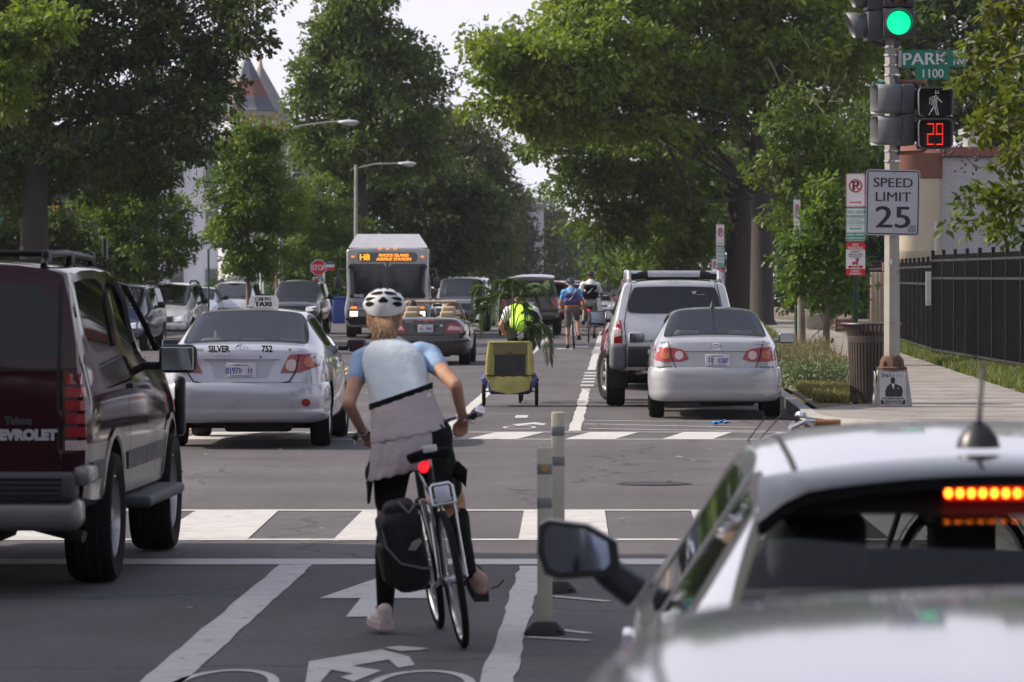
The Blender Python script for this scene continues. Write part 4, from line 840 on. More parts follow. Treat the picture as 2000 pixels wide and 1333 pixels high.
class Proj:
 """lays outlines onto the finished body, a few millimetres proud, with a rim of their own"""
 def __init__(s, bvh): s.b = bvh
 def pt(s, face, u, v, off):
  o, d = FACES[face](u, v); o, d = Vector(o), Vector(d); h = s.b.ray_cast(o, d)
  p = h[0] if h[0] is not None else s.b.find_nearest(o + d * 5.5)[0]
  return p - d * off
 def patch(s, poly, face='rear', off=.006, th=.02, step=.06, mb=None, mi=0, smooth_poly=0):
  if smooth_poly:
   for _ in range(smooth_poly): poly = [q for a, b in zip(poly, poly[1:] + poly[:1]) for q in ((a[0] * .75 + b[0] * .25, a[1] * .75 + b[1] * .25), (a[0] * .25 + b[0] * .75, a[1] * .25 + b[1] * .75))]
  bm = bmesh.new(); bm.faces.new([bm.verts.new((x, y, 0)) for x, y in poly])
  for ax in (0, 1):
   lo, hi = min(p[ax] for p in poly), max(p[ax] for p in poly); k = math.ceil(lo / step) * step
   while k < hi:
    nrm = [0, 0, 0]; nrm[ax] = 1; co = [0, 0, 0]; co[ax] = k
    bmesh.ops.bisect_plane(bm, geom=bm.verts[:] + bm.edges[:] + bm.faces[:], plane_co=co, plane_no=nrm); k += step
  bmesh.ops.triangulate(bm, faces=[f for f in bm.faces if len(f.verts) > 4])
  uv = [(v.co.x, v.co.y) for v in bm.verts]
  for v, (a, b) in zip(bm.verts, uv): v.co = s.pt(face, a, b, off)
  d = Vector(FACES[face](0, 0)[1]); be = [e for e in bm.edges if e.is_boundary]
  if th:
   r_ = bmesh.ops.extrude_edge_only(bm, edges=be)
   for v in [g for g in r_['geom'] if isinstance(g, bmesh.types.BMVert)]: v.co += d * th
  f0 = bm.faces[:] ; bmesh.ops.recalc_face_normals(bm, faces=f0)
  if th == 0 or True:
   sm = sum((f.normal.dot(d) * f.calc_area() for f in bm.faces), 0)
   if sm > 0: bmesh.ops.reverse_faces(bm, faces=bm.faces)
  mb = mb or MB(); mb.bm(bm, mi); return mb
 def line(s, pts, w=.01, face='rear', off=.003, mb=None, mi=0, step=.05):
  mb = mb or MB(); q = []
  for a, b in zip(pts, pts[1:]):
   k = max(1, int(math.dist(a, b) / step)); q += [(a[0] + (b[0] - a[0]) * i / k, a[1] + (b[1] - a[1]) * i / k) for i in range(k)]
  q.append(pts[-1]); vs = []
  for i, p in enumerate(q):
   a, b = q[max(0, i - 1)], q[min(len(q) - 1, i + 1)]; t = Vector((b[0] - a[0], b[1] - a[1])).normalized()
   for sg in (1, -1): vs.append(s.pt(face, p[0] - t.y * w / 2 * sg, p[1] + t.x * w / 2 * sg, off))
  mb.add(vs, [(2 * i, 2 * i + 1, 2 * i + 3, 2 * i + 2) for i in range(len(q) - 1)], mi); return mb
 def text(s, name, body, h, u, v, m, parent, face='rear', off=.006, bold=.002, sx=1, flip=1):
  t = text_mb(body, h, bold, sx); ys = [s.pt(face, u + x * flip, v + z, off).y for x, _, z in t.v[::3]]; k = .012 * (1 if face == 'rear' else -1); yv = (min(ys) if k > 0 else max(ys)) if ys else 0
  t.v = [(u + x * flip, yv, v + z) for x, _, z in t.v]; return t.build(name, m, parent, smooth=0)
def wheels(root, pts, r, w, m_rim=M_RIM, spokes=5, steer=0):
 """one wheel built, the others copied: wheel (the tyre) > rim"""
 ty = MB(); hw = w / 2; Mx = Matrix.Rotation(math.pi / 2, 4, 'Y')
 ty.lathe([(r * .62, -hw * .8), (r * .78, -hw), (r * .93, -hw), (r * .985, -hw * .78), (r, -hw * .4), (r, hw * .4), (r * .985, hw * .78), (r * .93, hw), (r * .78, hw), (r * .62, hw * .8)], 32, 0, Mx)
 for k in (-.45, 0, .45): ty.lathe([(r * 1.003, hw * (k - .06)), (r * 1.003, hw * (k + .06))], 32, 1, Mx)
 tm = ty.mesh('wheel', [M_TYRE, M_WELL], 40); rm = MB(); rr = r * .66
 rm.lathe([(rr, -hw * .7), (rr, hw * .8), (rr * .93, hw * .86), (rr * .9, hw * .5), (rr * .9, -hw * .6)], 28, 0, Mx); rm.lathe([(0, hw * .1), (rr * .9, hw * .05)], 28, 1, Mx); rm.lathe([(0, hw * .62), (rr * .16, hw * .6), (rr * .2, hw * .3)], 16, 0, Mx)
 for k in range(spokes): rm.box((0, rr * .52, 0), (.16 * rr, rr * .84, .03), 0, Mx @ Matrix.Rotation(2 * math.pi * k / spokes, 4, 'Z') @ Matrix.Translation((0, 0, hw * .5)) @ Matrix.Diagonal((2.2 if spokes < 7 else 1.3, 1, 1, 1)), r=.01, seg=1)
 rmm = rm.mesh('rim', [m_rim, M_WELL], 40)
 for i, (x, y) in enumerate(pts):
  o = link('wheel', tm, root); o.location = (x, y, r); o.rotation_euler.z = (0 if x > 0 else math.pi) + (steer if y > 1.8 else 0); link('rim', rmm, o)
def seats(root, rows, z0, ztop, m, hr=True, w=.5, n=2, x0=.36, hw=.26, hh=.17):
 for y in rows:
  for k in range(n):
   x = -x0 + 2 * x0 * k / max(1, n - 1) if n > 1 else 0
   s_ = MB(); s_.box((x, y + .2, z0 + .1), (w, .5, .16), 0, None, .05); s_.box((x, y, (z0 + ztop) / 2), (w, .14, ztop - z0), 0, T(), .05); o = s_.build('seat', m, root)
   if hr: MB().box((x, y - .02, ztop + .02 + hh / 2), (hw, .1, hh), 0, None, .045, 3).build('headrest', m, o)
def mirror(root, x, y, z, m, w=.2, h=.14, sx=1, glassm=None):
 b = MB(); b.box((x + sx * (w / 2 + .08), y, z), (w, .11, h), 0, None, .045, 3); b.box((x + sx * .05, y + .01, z - h * .25), (.14, .05, .05), 0, None, .015); o = b.build('door_mirror', m, root)
 MB().box((x + sx * (w / 2 + .08), y - .055, z), (w * .86, .012, h * .82), 0, None, .005, 1).build('mirror_glass', glassm or M_MIRG, o); return o
def body_parts(root, body, gl, m_paint, m_low=None, g_rear=M_GLS, g_side=M_GLW, g_ws=M_GLW, border=M_TRIMB):
 o = body.build('body', [m_paint, M_WELL, border, border, border, border, m_low or m_paint], root, smooth=32)
 for k, g in (('rear_window', g_rear), ('windshield', g_ws), ('side_window', g_side)):
  for mb in gl[k]:
   if mb.f: mb.build(k, g, root, smooth=50)
 return o
def ubumper(root, m, path, prof, name='bumper'):
 """cover swept round the rear: path = half plan line (x, y) from the middle out, prof = (outward, z)"""
 full = [(-x, y) for x, y in path[::-1] if x > 0] + path; n = len(full); k = len(prof); vs = []
 for i, (x, y) in enumerate(full):
  a, b = full[max(0, i - 1)], full[min(n - 1, i + 1)]; t = Vector((b[0] - a[0], b[1] - a[1])).normalized(); nn = Vector((t.y, -t.x))
  vs += [(x + nn.x * o, y + nn.y * o, z) for o, z in prof]
 mb = MB().add(vs, [(i * k + j, (i + 1) * k + j, (i + 1) * k + j + 1, i * k + j + 1) for i in range(n - 1) for j in range(k - 1)]); 
 me = mb.mesh(name, m, 0); ob = bpy.data.objects.new(name, me); COL.objects.link(ob); sm = ob.modifiers.new('s', 'SUBSURF'); sm.levels = 2
 so = ob.modifiers.new('so', 'SOLIDIFY'); so.thickness = .012; so.offset = -1
 me = bake(ob); bm = bmesh.new(); bm.from_mesh(me); bmesh.ops.recalc_face_normals(bm, faces=bm.faces); bm.to_mesh(me); bm.free(); finish(me, 35); return link(name, me, root)
def plate(root, x, z, y, text, w=.305, h=.152, tilt=0, top='WASHINGTON, DC', bot='TAXATION WITHOUT REPRESENTATION', sub=None):
 M_ = T(x, y, z, tilt); o = MB().box((0, 0, 0), (w, .008, h), 0, M_, .003, 1).build('licence_plate', M_PLATE, root)
 if not text: return o
 a, b = text
 f = lambda s_, hh, xx, zz, mm, bo, sx=.8: letters('lettering', s_, hh, mm, o, M_ @ T(xx, -.006, zz), bo, sx)
 f(a, h * .42, -w * .26, -.002, M_PBLUE, .0025, .72); f(b, h * .42, w * (.24 if len(b) > 1 else .3), -.002, M_PBLUE, .0025, .72)
 r_ = MB(); [r_.box((0.005, -.006, zz), (w * .07, .002, .007), 0, M_) for zz in (.008, -.008)]; r_.build('emblem', M_PRED, o)
 f(top, h * .1, 0, h * .36, M_PBLUE, .0006); f(bot, h * .09, 0, -h * .38, M_PBLUE, .0006, .62); return o
def badge_ellipse(root, x, y, z, w, h):
 b = MB(); Mx = T(x, y, z, 90)
 for rx, ry, dx, dz in ((w / 2, h / 2, 0, 0), (w * .16, h * .42, 0, 0), (w * .36, h * .2, 0, h * .2)):
  vs = [(dx + rx * math.cos(A) , dz + ry * math.sin(A)) for A in [2 * math.pi * i / 24 for i in range(25)]]
  b.tube([(a, c, 0) for a, c in vs], .006, 5, 0, False, Mx)
 return b.build('emblem', M_CHROME, root)
def lamp_poly(c, r, n=14): return [(c[0] + r * math.cos(2 * math.pi * i / n), c[1] + r * math.sin(2 * math.pi * i / n)) for i in range(n)]
def mir(poly): return [(-x, z) for x, z in poly][::-1]
def underside(root, L, w=.6):
 u = MB(); u.box((0, L * .5, .26), (w * 2 - .3, L * .8, .1)); u.cyl((-.4, .15, .27), (-.4, .6, .27), .035); u.box((.15, .35, .25), (.7, .22, .16), 0, None, .04); u.box((0, .85, .24), (1.3, .1, .1)); return u.build('underbody', M_WELL, root)

# ---------------------------------------------------------------- silver taxi sedan
def sedan_stations(wr=1.0, dz=0, deck=1.06, roof=1.40, gb=.56, rt=.56, belt=.97, L=4.5):
 return [(.02, .72 * wr, .38, .86, .60, deck - .05, .015, 'b'), (.17, .815 * wr, .28, belt - .05, .67, deck - .01, .025, 'b'), (gb, .865 * wr, .23, belt, .66, deck + .01, .03, 'rg'),
   (gb + .62, .885 * wr, .21, belt + .01, rt, roof - .015, .045, 'cab'), (2.0, .89 * wr, .2, belt, rt + .015, roof + .01, .055, 'cab'), (2.72, .885 * wr, .2, belt - .02, rt, roof - .035, .05, 'ws'),
   (3.35, .87 * wr, .2, belt - .04, .66, belt + .01, .05, 'b'), (4.1, .83 * wr, .22, .80, .6, .82, .05, 'b'), (L, .7 * wr, .32, .62, .48, .68, .03, 'b')]
CR_S = {5: .35, 4: .15}
def side_lines(pj, root, ys, z0, z1):
 for f in ('left', 'right'):
  for y in ys: pj.line([(y, z0), (y + .03, z1)], .01, f, .002).build('door_gap', M_GAP, root, smooth=0)
def handles(pj, root, ys, z, m):
 for f in ('left', 'right'):
  for y in ys: pj.patch([(y, z), (y + .17, z + .005), (y + .17, z + .035), (y, z + .03)], f, .022, .02).build('door_handle', m, root)
def build_taxi():
 M_P = paint('taxi_silver', (.40, .405, .47), .45, .3)
 X0 = GX(471, 42.6); root = thing('taxi', 'silver taxi sedan stopped ahead of the maroon sport utility', 'taxi', (X0, 42.6, 0))
 body, gl, bvh = make_body(sedan_stations(1.0, deck=1.075, roof=1.41, gb=.52, rt=.575, belt=1.0), wheels=((.95, .86), (3.55, .86)), rw=.315, crease=CR_S)
 body_parts(root, body, gl, M_P, g_rear=glass('taxi_glass', (.88, .9, .92), 1.5), border=M_TRIMB); pj = Proj(bvh)
 wheels(root, [(.765, .95), (-.765, .95), (.77, 3.55), (-.77, 3.55)], .315, .2, M_RIM, 7)
 ubumper(root, M_P, [(0, -.02), (.44, -.012), (.63, .012), (.735, .075), (.80, .18), (.845, .38), (.862, .60)], [(-.03, .69), (.0, .68), (.018, .62), (.022, .47), (.008, .415), (.02, .38), (-.01, .30), (-.06, .285)])
 R1 = [(.405, .795), (.47, .935), (.50, .985), (.76, .995), (.845, .93), (.83, .87), (.60, .80)]
 for q in (R1, mir(R1)):
  sg = 1 if q is R1 else -1; o = pj.patch(q, 'rear', .016, .04, .05).build('taillight', M_REDL, root)
  pj.patch(lamp_poly((sg * .52, .875), .062), 'rear', .021, .01).build('reversing_lamp', M_CLR, o); pj.patch(lamp_poly((sg * .70, .905), .055), 'rear', .021, .01).build('indicator', M_AMB, o)
  pj.patch(lamp_poly((sg * .675, .485), .042), 'rear', .05, .05).build('reflector', M_REDL, root)
 g = MB(); pj.line([(-.60, .985), (-.56, .80), (-.50, .705), (-.40, .685), (.40, .685), (.50, .705), (.56, .80), (.60, .985)], .016, 'rear', .022, g); pj.line([(-.60, .985), (-.64, 1.06)], .012, 'rear', .004, g); pj.line([(.60, .985), (.64, 1.06)], .012, 'rear', .004, g); g.build('trunk_gap', M_GAP, root, smooth=0)
 b = MB(); pj.patch([(-.40, .935), (.40, .935), (.39, .985), (-.39, .985)], 'rear', .03, .05, .08, b); b.build('trunk_garnish', M_P, root)
 pj.patch([(-.34, .925), (.34, .925), (.27, .74), (-.27, .74)], 'rear', .004, .0, .08).build('plate_recess', paint('taxi_silver_shaded', (.33, .335, .39), .4, .4), root)  # flat patch: darker body paint stands in for shade in the recess
 yb = min(v[1] for v in b.v) - .002
 pl = plate(root, 0, .82, pj.pt('rear', 0, .82, .02).y, ('01971', 'H'))
 pj.text('lettering', 'SILVER', .062, -.235, 1.045, M_BADGE, root, bold=.004, sx=.85, off=.008); pj.text('lettering', '752', .062, .265, 1.045, M_BADGE, root, bold=.004, sx=.85, off=.008)
 pj.text('lettering', 'COROLLA', .022, -.47, 1.035, M_CHROME, root, off=.008); pj.text('lettering', 'LE', .022, .5, 1.035, M_CHROME, root, off=.008)
 badge_ellipse(root, 0, pj.pt('rear', 0, 1.045, .012).y, 1.045, .125, .085)
 MB().box((.2, pj.pt('rear', .2, .96, .036).y, .96), (.018, .01, .018), 0, None, .004).build('lock', M_BADGE, root)
 for x in (-1, 1): mirror(root, x * .84, 2.75, 1.04, M_TRIMB, .21, .15, x)
 seats(root, [1.35], .35, .96, M_SEAT, n=3, x0=.42, w=.42, hw=.27, hh=.16); seats(root, [2.15], .35, 1.02, M_SEAT, n=2, hh=.19)
 side_lines(pj, root, (1.55, 2.5), .32, 1.0); handles(pj, root, (1.62, 2.56), .86, M_P); underside(root, 4.5)
 sgn = MB(); pr = [(-.16, 0), (-.155, .09), (-.13, .13), (.13, .13), (.155, .09), (.16, 0)]; sgn.prism(pr, .1, 0, T(.09, 1.62, 1.46)); so = sgn.build('roof_sign', mat('roof_sign_white', (.75, .74, .7), .35, var=.05, dirt=((.5, .45, .38), 6, .66)), root, smooth=50)
 letters('lettering', 'CAll 911', .036, M_BADGE, so, T(.09, 1.615, 1.555), .003, .95); letters('lettering', 'TAXI', .05, M_BADGE, so, T(.09, 1.615, 1.50), .006, 1.15)
 MB().box((-.03, 1.42, 1.475), (.06, .12, .03), 0, None, .012).build('roof_antenna', M_P, root)
 return root
build_taxi()
# ---------------------------------------------------------------- silver parked sedan on the right
def build_parked():
 M_P = paint('parked_silver', (.38, .39, .42), .45, .33); Yr = 51.3; X0 = GX(1398, Yr)
 root = thing('parked_car', 'silver sedan with scuffed bumper and thin antenna, parked behind the white sport utility', 'car', (X0, Yr, 0), (0, 0, R(-.2)))
 body, gl, bvh = make_body(sedan_stations(.955, deck=1.02, roof=1.355, gb=.55, rt=.545, belt=.93), wheels=((.93, .82), (3.5, .82)), rw=.3, crease=CR_S)
 body_parts(root, body, gl, M_P, g_rear=M_GLS); pj = Proj(bvh)
 wheels(root, [(.735, .93), (-.735, .93), (.74, 3.5), (-.74, 3.5)], .3, .19, M_RIM, 6)
 ubumper(root, mat('parked_bumper', (.38, .39, .42), .36, .4, .8, var=.08, scale=3, dirt=((.16, .15, .15), 9, .69), stretch=(1, 1, 5), back=(.02, .02, .02)), [(0, -.02), (.42, -.012), (.60, .012), (.70, .075), (.765, .18), (.806, .38), (.823, .58)], [(-.03, .655), (.0, .65), (.014, .60), (.016, .45), (.002, .375), (.01, .33), (-.02, .25), (-.06, .24)])
 Rr = [(.325, .735), (.37, .845), (.45, .90), (.745, .915), (.785, .85), (.785, .77), (.74, .73)]
 for q in (Rr, mir(Rr)):
  sg = 1 if q is Rr else -1; o = pj.patch(q, 'rear', .016, .04, .05, smooth_poly=1).build('taillight', M_REDL, root)
  pj.patch(lamp_poly((sg * .46, .81), .055), 'rear', .022, .01).build('reversing_lamp', M_CLR, o); pj.patch(lamp_poly((sg * .64, .815), .055), 'rear', .022, .01).build('indicator', M_AMB, o)
  g = MB(); pj.line([(sg * .55, .74), (sg * .565, .90)], .01, 'rear', .02, g); g.build('lens_gap', M_GAP, o, smooth=0)
 g = MB(); pj.line([(-.60, .985), (-.555, .8), (-.5, .65), (-.42, .60), (.42, .60), (.5, .65), (.555, .8), (.60, .985)], .011, 'rear', .024, g); pj.line([(-.545, .665), (-.78, .66)], .01, 'rear', .02, g); pj.line([(.545, .665), (.78, .66)], .01, 'rear', .02, g); g.build('trunk_gap', M_GAP, root, smooth=0)
 pj.patch([(-.40, .865), (.40, .865), (.385, .91), (-.385, .915)], 'rear', .03, .05, .08).build('trunk_garnish', M_P, root)
 pj.patch([(-.36, .855), (.36, .855), (.27, .66), (-.27, .66)], 'rear', .004, 0, .08).build('plate_recess', paint('parked_silver_shaded', (.36, .355, .35), .4, .4), root)  # no real hollow: slightly darkened paint imitates shade around the plate
 plate(root, .02, .745, pj.pt('rear', 0, .745, .02).y, ('DJ', '3287')); badge_ellipse(root, 0, pj.pt('rear', 0, .92, .03).y, .92, .13, .085)
 pj.text('lettering', 'COROLLA S', .028, .575, .965, M_CHROME, root, bold=.003, off=.01); pj.text('lettering', 'VVTi', .025, -.66, .965, M_CHROME, root, off=.01); pj.text('lettering', 'TOYOTA', .018, -.50, .64, M_BADGE, root, off=.008)
 for x in (-1, 1): mirror(root, x * .80, 2.7, .99, M_P, .22, .15, x)
 mg = [c for c in COL.objects if c.name.startswith('mirror_glass')]
 seats(root, [1.3], .35, .92, M_SEAT, n=2, x0=.34, w=.5, hw=.33, hh=.17); seats(root, [2.1], .35, 1.0, M_SEATD, n=2, hh=.18)
 MB().box((.0, 2.62, 1.27), (.25, .05, .07), 0, None, .02).build('rear_view_mirror', M_BADGE, root); MB().box((0, .74, 1.055), (.26, .07, .035), 0, None, .012).build('third_brake_lamp', M_REDL, root)
 s_ = MB(); s_.box((.06, 2.66, 1.19), (.36, .01, .26)); s_.build('sun_shade', mat('shade_white', (.55, .57, .6), .6, var=.2, scale=18), root)
 side_lines(pj, root, (1.5, 2.45), .3, .93); handles(pj, root, (1.56, 2.5), .8, M_P); underside(root, 4.5)
 an = MB(); an.lathe([(.035, 0), (.03, .02), (.012, .07), (.004, .1)], 10, 0, T(-.02, 1.32, 1.39)); an.tube([(-.02, 1.32, 1.46), (.0, 1.1, 1.62), (.03, .86, 1.82)], .004, 5); an.build('antenna', M_BADGE, root)
build_parked()
# ---------------------------------------------------------------- maroon two-tone sport utility
def build_maroon_suv():
 M_P = paint('maroon', (.034, .006, .011), 0, .06, 0, .3); M_S = paint('two_tone_silver', (.20, .195, .19), .5, .4, .3); Yr = 23.1
 root = thing('sport_utility', 'dark maroon and silver two-tone sport utility with a large black mirror', 'sport utility', (-3.93, Yr, 0), (0, 0, R(-.6)))
 st = [(.06, .95, .46, 1.28, .80, 1.82, .06, 'cab'), (.30, .965, .42, 1.30, .80, 1.84, .06, 'cab'), (1.75, .97, .40, 1.31, .79, 1.86, .06, 'cab'), (2.62, .97, .40, 1.29, .77, 1.83, .06, 'ws'), (3.18, .965, .40, 1.24, .78, 1.27, .05, 'b'), (4.2, .95, .42, 1.16, .76, 1.19, .05, 'b'), (4.62, .90, .5, 1.06, .72, 1.1, .04, 'b')]
 body, gl, bvh = make_body(st, rdy=[.06, .02, 0, 0, 0, .0, .1, .12, .12, .12], wheels=((1.05, .97), (3.92, .965)), rw=.385, cap_glass=True, two=3, vcr=.85, crease={5: .8, 4: .5, 6: .7, 2: .7}, inset=.045, ecrease=.8, rin=.045)
 body_parts(root, body, gl, M_P, M_S, g_rear=M_GLD, g_side=M_GLD, g_ws=M_GLW); pj = Proj(bvh)
 wheels(root, [(.845, 1.05), (-.845, 1.05), (.845, 3.92), (-.845, 3.92)], .385, .27, M_RIM, 6)
 TL = [(.80, .80), (.80, 1.27), (.945, 1.27), (.955, .80)]
 for sg in (1, -1):
  b = MB(); pj.patch([(sg * x, z) for x, z in TL][::sg], 'rear', .02, .05, .08, b); o = b.build('taillight', mat('smoked_lens', (.05, .01, .014), .25, coat=1), root)
  for k in range(6):
   z = 1.22 - k * .075; pj.patch([(sg * x, zz) for x, zz in ((.815, z - .028), (.925 + k * .002, z - .028), (.92 + k * .002, z + .028), (.815, z + .028))][::sg], 'rear', .03, .02).build('lens', M_REDL if k < 5 else M_CLR, o)
  for k in (.3, .55): MB().box((sg * .79, -.0, 1.0 - .22 * (k > .4)), (.035, .05, .09), 0, None, .01).build('hinge', M_P, root)
 # quarter of the rear corner: dark pillar, tailgate gap
 g = MB(); pj.line([(.775, .66), (.775, 1.82)], .022, 'rear', .006, g); pj.line([(-.775, .66), (-.775, 1.82)], .022, 'rear', .006, g); pj.line([(-.78, 1.27), (.78, 1.27)], .015, 'rear', .006, g); g.build('tailgate_gap', M_GAP, root, smooth=0)
 bp = MB(); bp.box((0, -.09, .62), (1.80, .22, .16), 0, None, .035, 3); bo = bp.build('bumper', M_GREYP, root)
 for k in range(4): MB().box((0, -.203, .575 + k * .03), (1.66, .012, .012)).build('bumper_ridge', M_TRIMB, bo)
 lb = MB(); lb.box((0, .0, .465), (1.84, .3, .19), 0, None, .06, 3); lb.build('valance', M_S, root); [MB().box((sg * .93, .03, .68), (.10, .34, .11), 0, None, .03).build('bumper_corner', M_S, root) for sg in (1, -1)]
 pj.text('lettering', 'CHEVROLET', .054, .55, .905, M_SILV, root, bold=.006, sx=1.02, off=.02); pj.text('lettering', 'Tahoe', .042, .55, .985, M_GREYP, root, bold=.004, off=.015)
 for f in ('right', 'left'):
  for a, b in ((.12, .56), (1.56, 2.4), (2.42, 3.4)): pj.patch([(a, .64), (b, .64), (b, .745), (a, .745)], f, .018, .03, .15).build('side_cladding', M_GREYP, root)
 for f in ('right', 'left'):
  for y in (1.05, 3.92):
   pts = [(y + .5 * math.cos(A), .385 + .5 * math.sin(A)) for A in [R(-5 + 190 * i / 24) for i in range(25)]]; pj.line(pts, .045, f, .012).build('arch_trim', M_S, root, smooth=60)
 for sg in (1, -1):
  rb = MB(); rb.box((sg * .98, 2.45, .44), (.26, 1.75, .07), 0, T(0, 0, 0), .03, 3); rb.build('running_board', M_GREYP, root)
  MB().box((sg * .95, 4.42, .93), (.07, .10, .4), 0, None, .03, 3).build('brush_guard', M_TRIMB, root)
  rr = MB(); rr.tube([(sg * .66, .25, 1.86), (sg * .66, .4, 1.925), (sg * .66, 1.2, 1.935), (sg * .66, 2.15, 1.91), (sg * .66, 2.4, 1.83)], [.02, .024, .02, .024, .02], 8); [rr.box((sg * .66, y, 1.91), (.04, .14, .08), 0, None, .015) for y in (.38, 1.3, 2.2)]; rr.build('roof_rail', M_TRIMB, root)
 [MB().box((0, y, 1.935), (1.32, .07, .03), 0, None, .012).build('cross_bar', M_TRIMB, root) for y in (.7, 1.8)]
 side_lines(pj, root, (1.72, 3.02), .5, 1.3); handles(pj, root, (1.8,), 1.12, M_TRIMB)
 for x in (-1, 1): mirror(root, x * .93, 2.78, 1.28, M_TRIMB, .24, .18, x)
 seats(root, [1.0, 2.0], .75, 1.35, M_SEATD, n=2, x0=.4, hh=.2); u = MB(); u.box((0, 2.3, .42), (1.3, 4.0, .1)); u.box((0, 1.05, .38), (1.5, .14, .14), 0, None, .05); u.ell((0, 1.05, .38), (.16, .16, .16)); u.box((0, .5, .38), (.9, .5, .2), 0, None, .06); u.build('underbody', M_WELL, root)
 ex = MB(); ex.tube([(.2, .9, .42), (.45, .5, .40), (.72, .38, .34), (.88, .33, .31)], .035, 10); ex.build('exhaust', mat('rusty_pipe', (.07, .055, .05), .6, metal=.5, var=.3), root)
 # visor deflector over the open front side window
 for sg in (1, -1): MB().tube([(sg * .955, 1.86, 1.40), (sg * .90, 1.90, 1.66), (sg * .835, 2.0, 1.765), (sg * .83, 2.45, 1.745), (sg * .9, 2.82, 1.52), (sg * .955, 3.05, 1.33)], .02, 6, 0, True, None, .4).build('window_deflector', M_TRIMB, root)
build_maroon_suv()
# ---------------------------------------------------------------- white sport utility on the right
def build_white_suv():
 M_P = paint('white_silver', (.56, .565, .60), .3, .3); Yr = 56.1; X0 = GX(1318, Yr)
 root = thing('sport_utility', 'white boxy sport utility with roof rack and grey bumper, wheels turned out', 'sport utility', (X0, Yr, 0), (0, 0, R(1.3)))
 st = [(.05, .86, .50, 1.16, .70, 1.69, .05, 'b'), (.42, .90, .45, 1.18, .70, 1.71, .06, 'cab'), (1.4, .905, .44, 1.18, .69, 1.73, .06, 'cab'), (2.35, .9, .44, 1.15, .66, 1.68, .06, 'ws'), (2.98, .89, .44, 1.10, .7, 1.14, .05, 'b'), (4.0, .87, .46, 1.02, .7, 1.06, .05, 'b'), (4.42, .8, .55, .9, .6, .95, .03, 'b')]
 body, gl, bvh = make_body(st, rdy=[.08, .04, 0, 0, .0, .03, .16, .18, .18, .18], wheels=((.95, .9), (3.6, .89)), rw=.37, crease={5: .5, 6: .4, 4: .3}, inset=.07, ecrease=.55)
 body_parts(root, body, gl, M_P, g_side=M_GLD); pj = Proj(bvh); wheels(root, [(.79, .95), (-.79, .95), (.79, 3.6), (-.79, 3.6)], .37, .25, M_RIM, 6, steer=R(14))
 RW = [(-.60, 1.29), (.12, 1.29), (.2, 1.27), (.34, 1.18), (.62, 1.17), (.67, 1.22), (.585, 1.62), (.5, 1.66), (-.5, 1.66), (-.58, 1.62), (-.66, 1.34)]
 b = MB(); pj.patch([(x * 1.04, 1.42 + (z - 1.42) * 1.07) for x, z in RW], 'rear', .004, .01, .08, b); b.build('window_frame', paint('white_silver_frame', (.42, .43, .47), .3, .3), root); pj.patch(RW, 'rear', .012, .015, .08, smooth_poly=1).build('rear_window', mat('privacy_glass', (.010, .011, .016), .06, spec=.5, var=0), root)
 pj.text('lettering', 'w', .05, .27, 1.575, M_PLATE, root, off=.02, bold=.004); pj.text('lettering', '_______', .02, .36, 1.55, M_PLATE, root, off=.02)
 g = MB(); pj.line([(-.66, .80), (-.69, 1.18), (-.585, 1.69)], .012, 'rear', .006, g); pj.line([(.66, .80), (.69, 1.18), (.585, 1.69)], .012, 'rear', .006, g); pj.line([(-.66, .82), (.66, .82)], .012, 'rear', .006, g); g.build('tailgate_gap', M_GAP, root, smooth=0)
 for sg in (1, -1):
  q = [(sg * x, z) for x, z in ((.72, .855), (.835, .87), (.83, 1.18), (.735, 1.2), (.715, 1.05))][::sg]; o = pj.patch(q, 'rear', .015, .04, .08).build('taillight', M_REDL, root)
  pj.patch([(sg * x, z) for x, z in ((.735, .99), (.825, .96), (.825, 1.09), (.74, 1.08))][::sg], 'rear', .022, .01).build('reversing_lamp', M_CLR, o)
  mf = MB(); mf.box((sg * .77, .58, .42), (.30, .05, .34), 0, None, .02); mf.build('mud_flap', M_TRIMB, root)
  rl = MB(); rl.tube([(sg * .62, .25, 1.74), (sg * .62, .36, 1.845), (sg * .62, 1.9, 1.86), (sg * .62, 2.2, 1.76)], .035, 8); rl.build('roof_rail', mat('rack_silver', (.45, .46, .5), .35, metal=.7), root)
 rk = MB(); rk.tube([(-.6, .4, 1.83), (.6, .4, 1.83)], .05, 12); rk.build('cross_bar', MATS['rack_silver'], root); rk = MB(); rk.box((0, .55, 1.79), (1.05, .2, .06), 0, None, .02); rk.tube([(-.62, .4, 1.80), (-.36, .4, 1.83)], .058, 12); rk.tube([(.36, .4, 1.83), (.62, .4, 1.80)], .058, 12); rk.build('roof_basket', M_TRIMB, root)
 bp = MB(); bp.box((0, -.03, .70), (1.34, .28, .28), 0, None, .04, 3); bp.build('bumper', M_TRIMB, root); [MB().box((sg * .77, .16, .70), (.24, .56, .36), 0, None, .07, 4).build('bumper_corner', mat('corner_grey', (.10, .10, .115), .6, spec=.3, var=.12), root) for sg in (1, -1)]
 ex = MB().tube([(-.55, .4, .46), (-.35, .0, .50), (-.2, -.08, .5)], .035, 10); ex.build('exhaust', M_RIM, root); u = MB(); u.box((0, 2.2, .46), (1.3, 3.8, .1)); u.box((0, .95, .37), (1.4, .12, .12)); u.ell((0, .95, .37), .14); u.build('underbody', M_WELL, root)
 for x in (-1, 1): mirror(root, x * .80, 2.5, 1.21, M_TRIMB, .24, .19, x)
 side_lines(pj, root, (1.5, 2.4), .5, 1.15); handles(pj, root, (1.56,), 1.02, M_TRIMB); seats(root, [1.2, 2.0], .7, 1.25, M_SEATD)
build_white_suv()
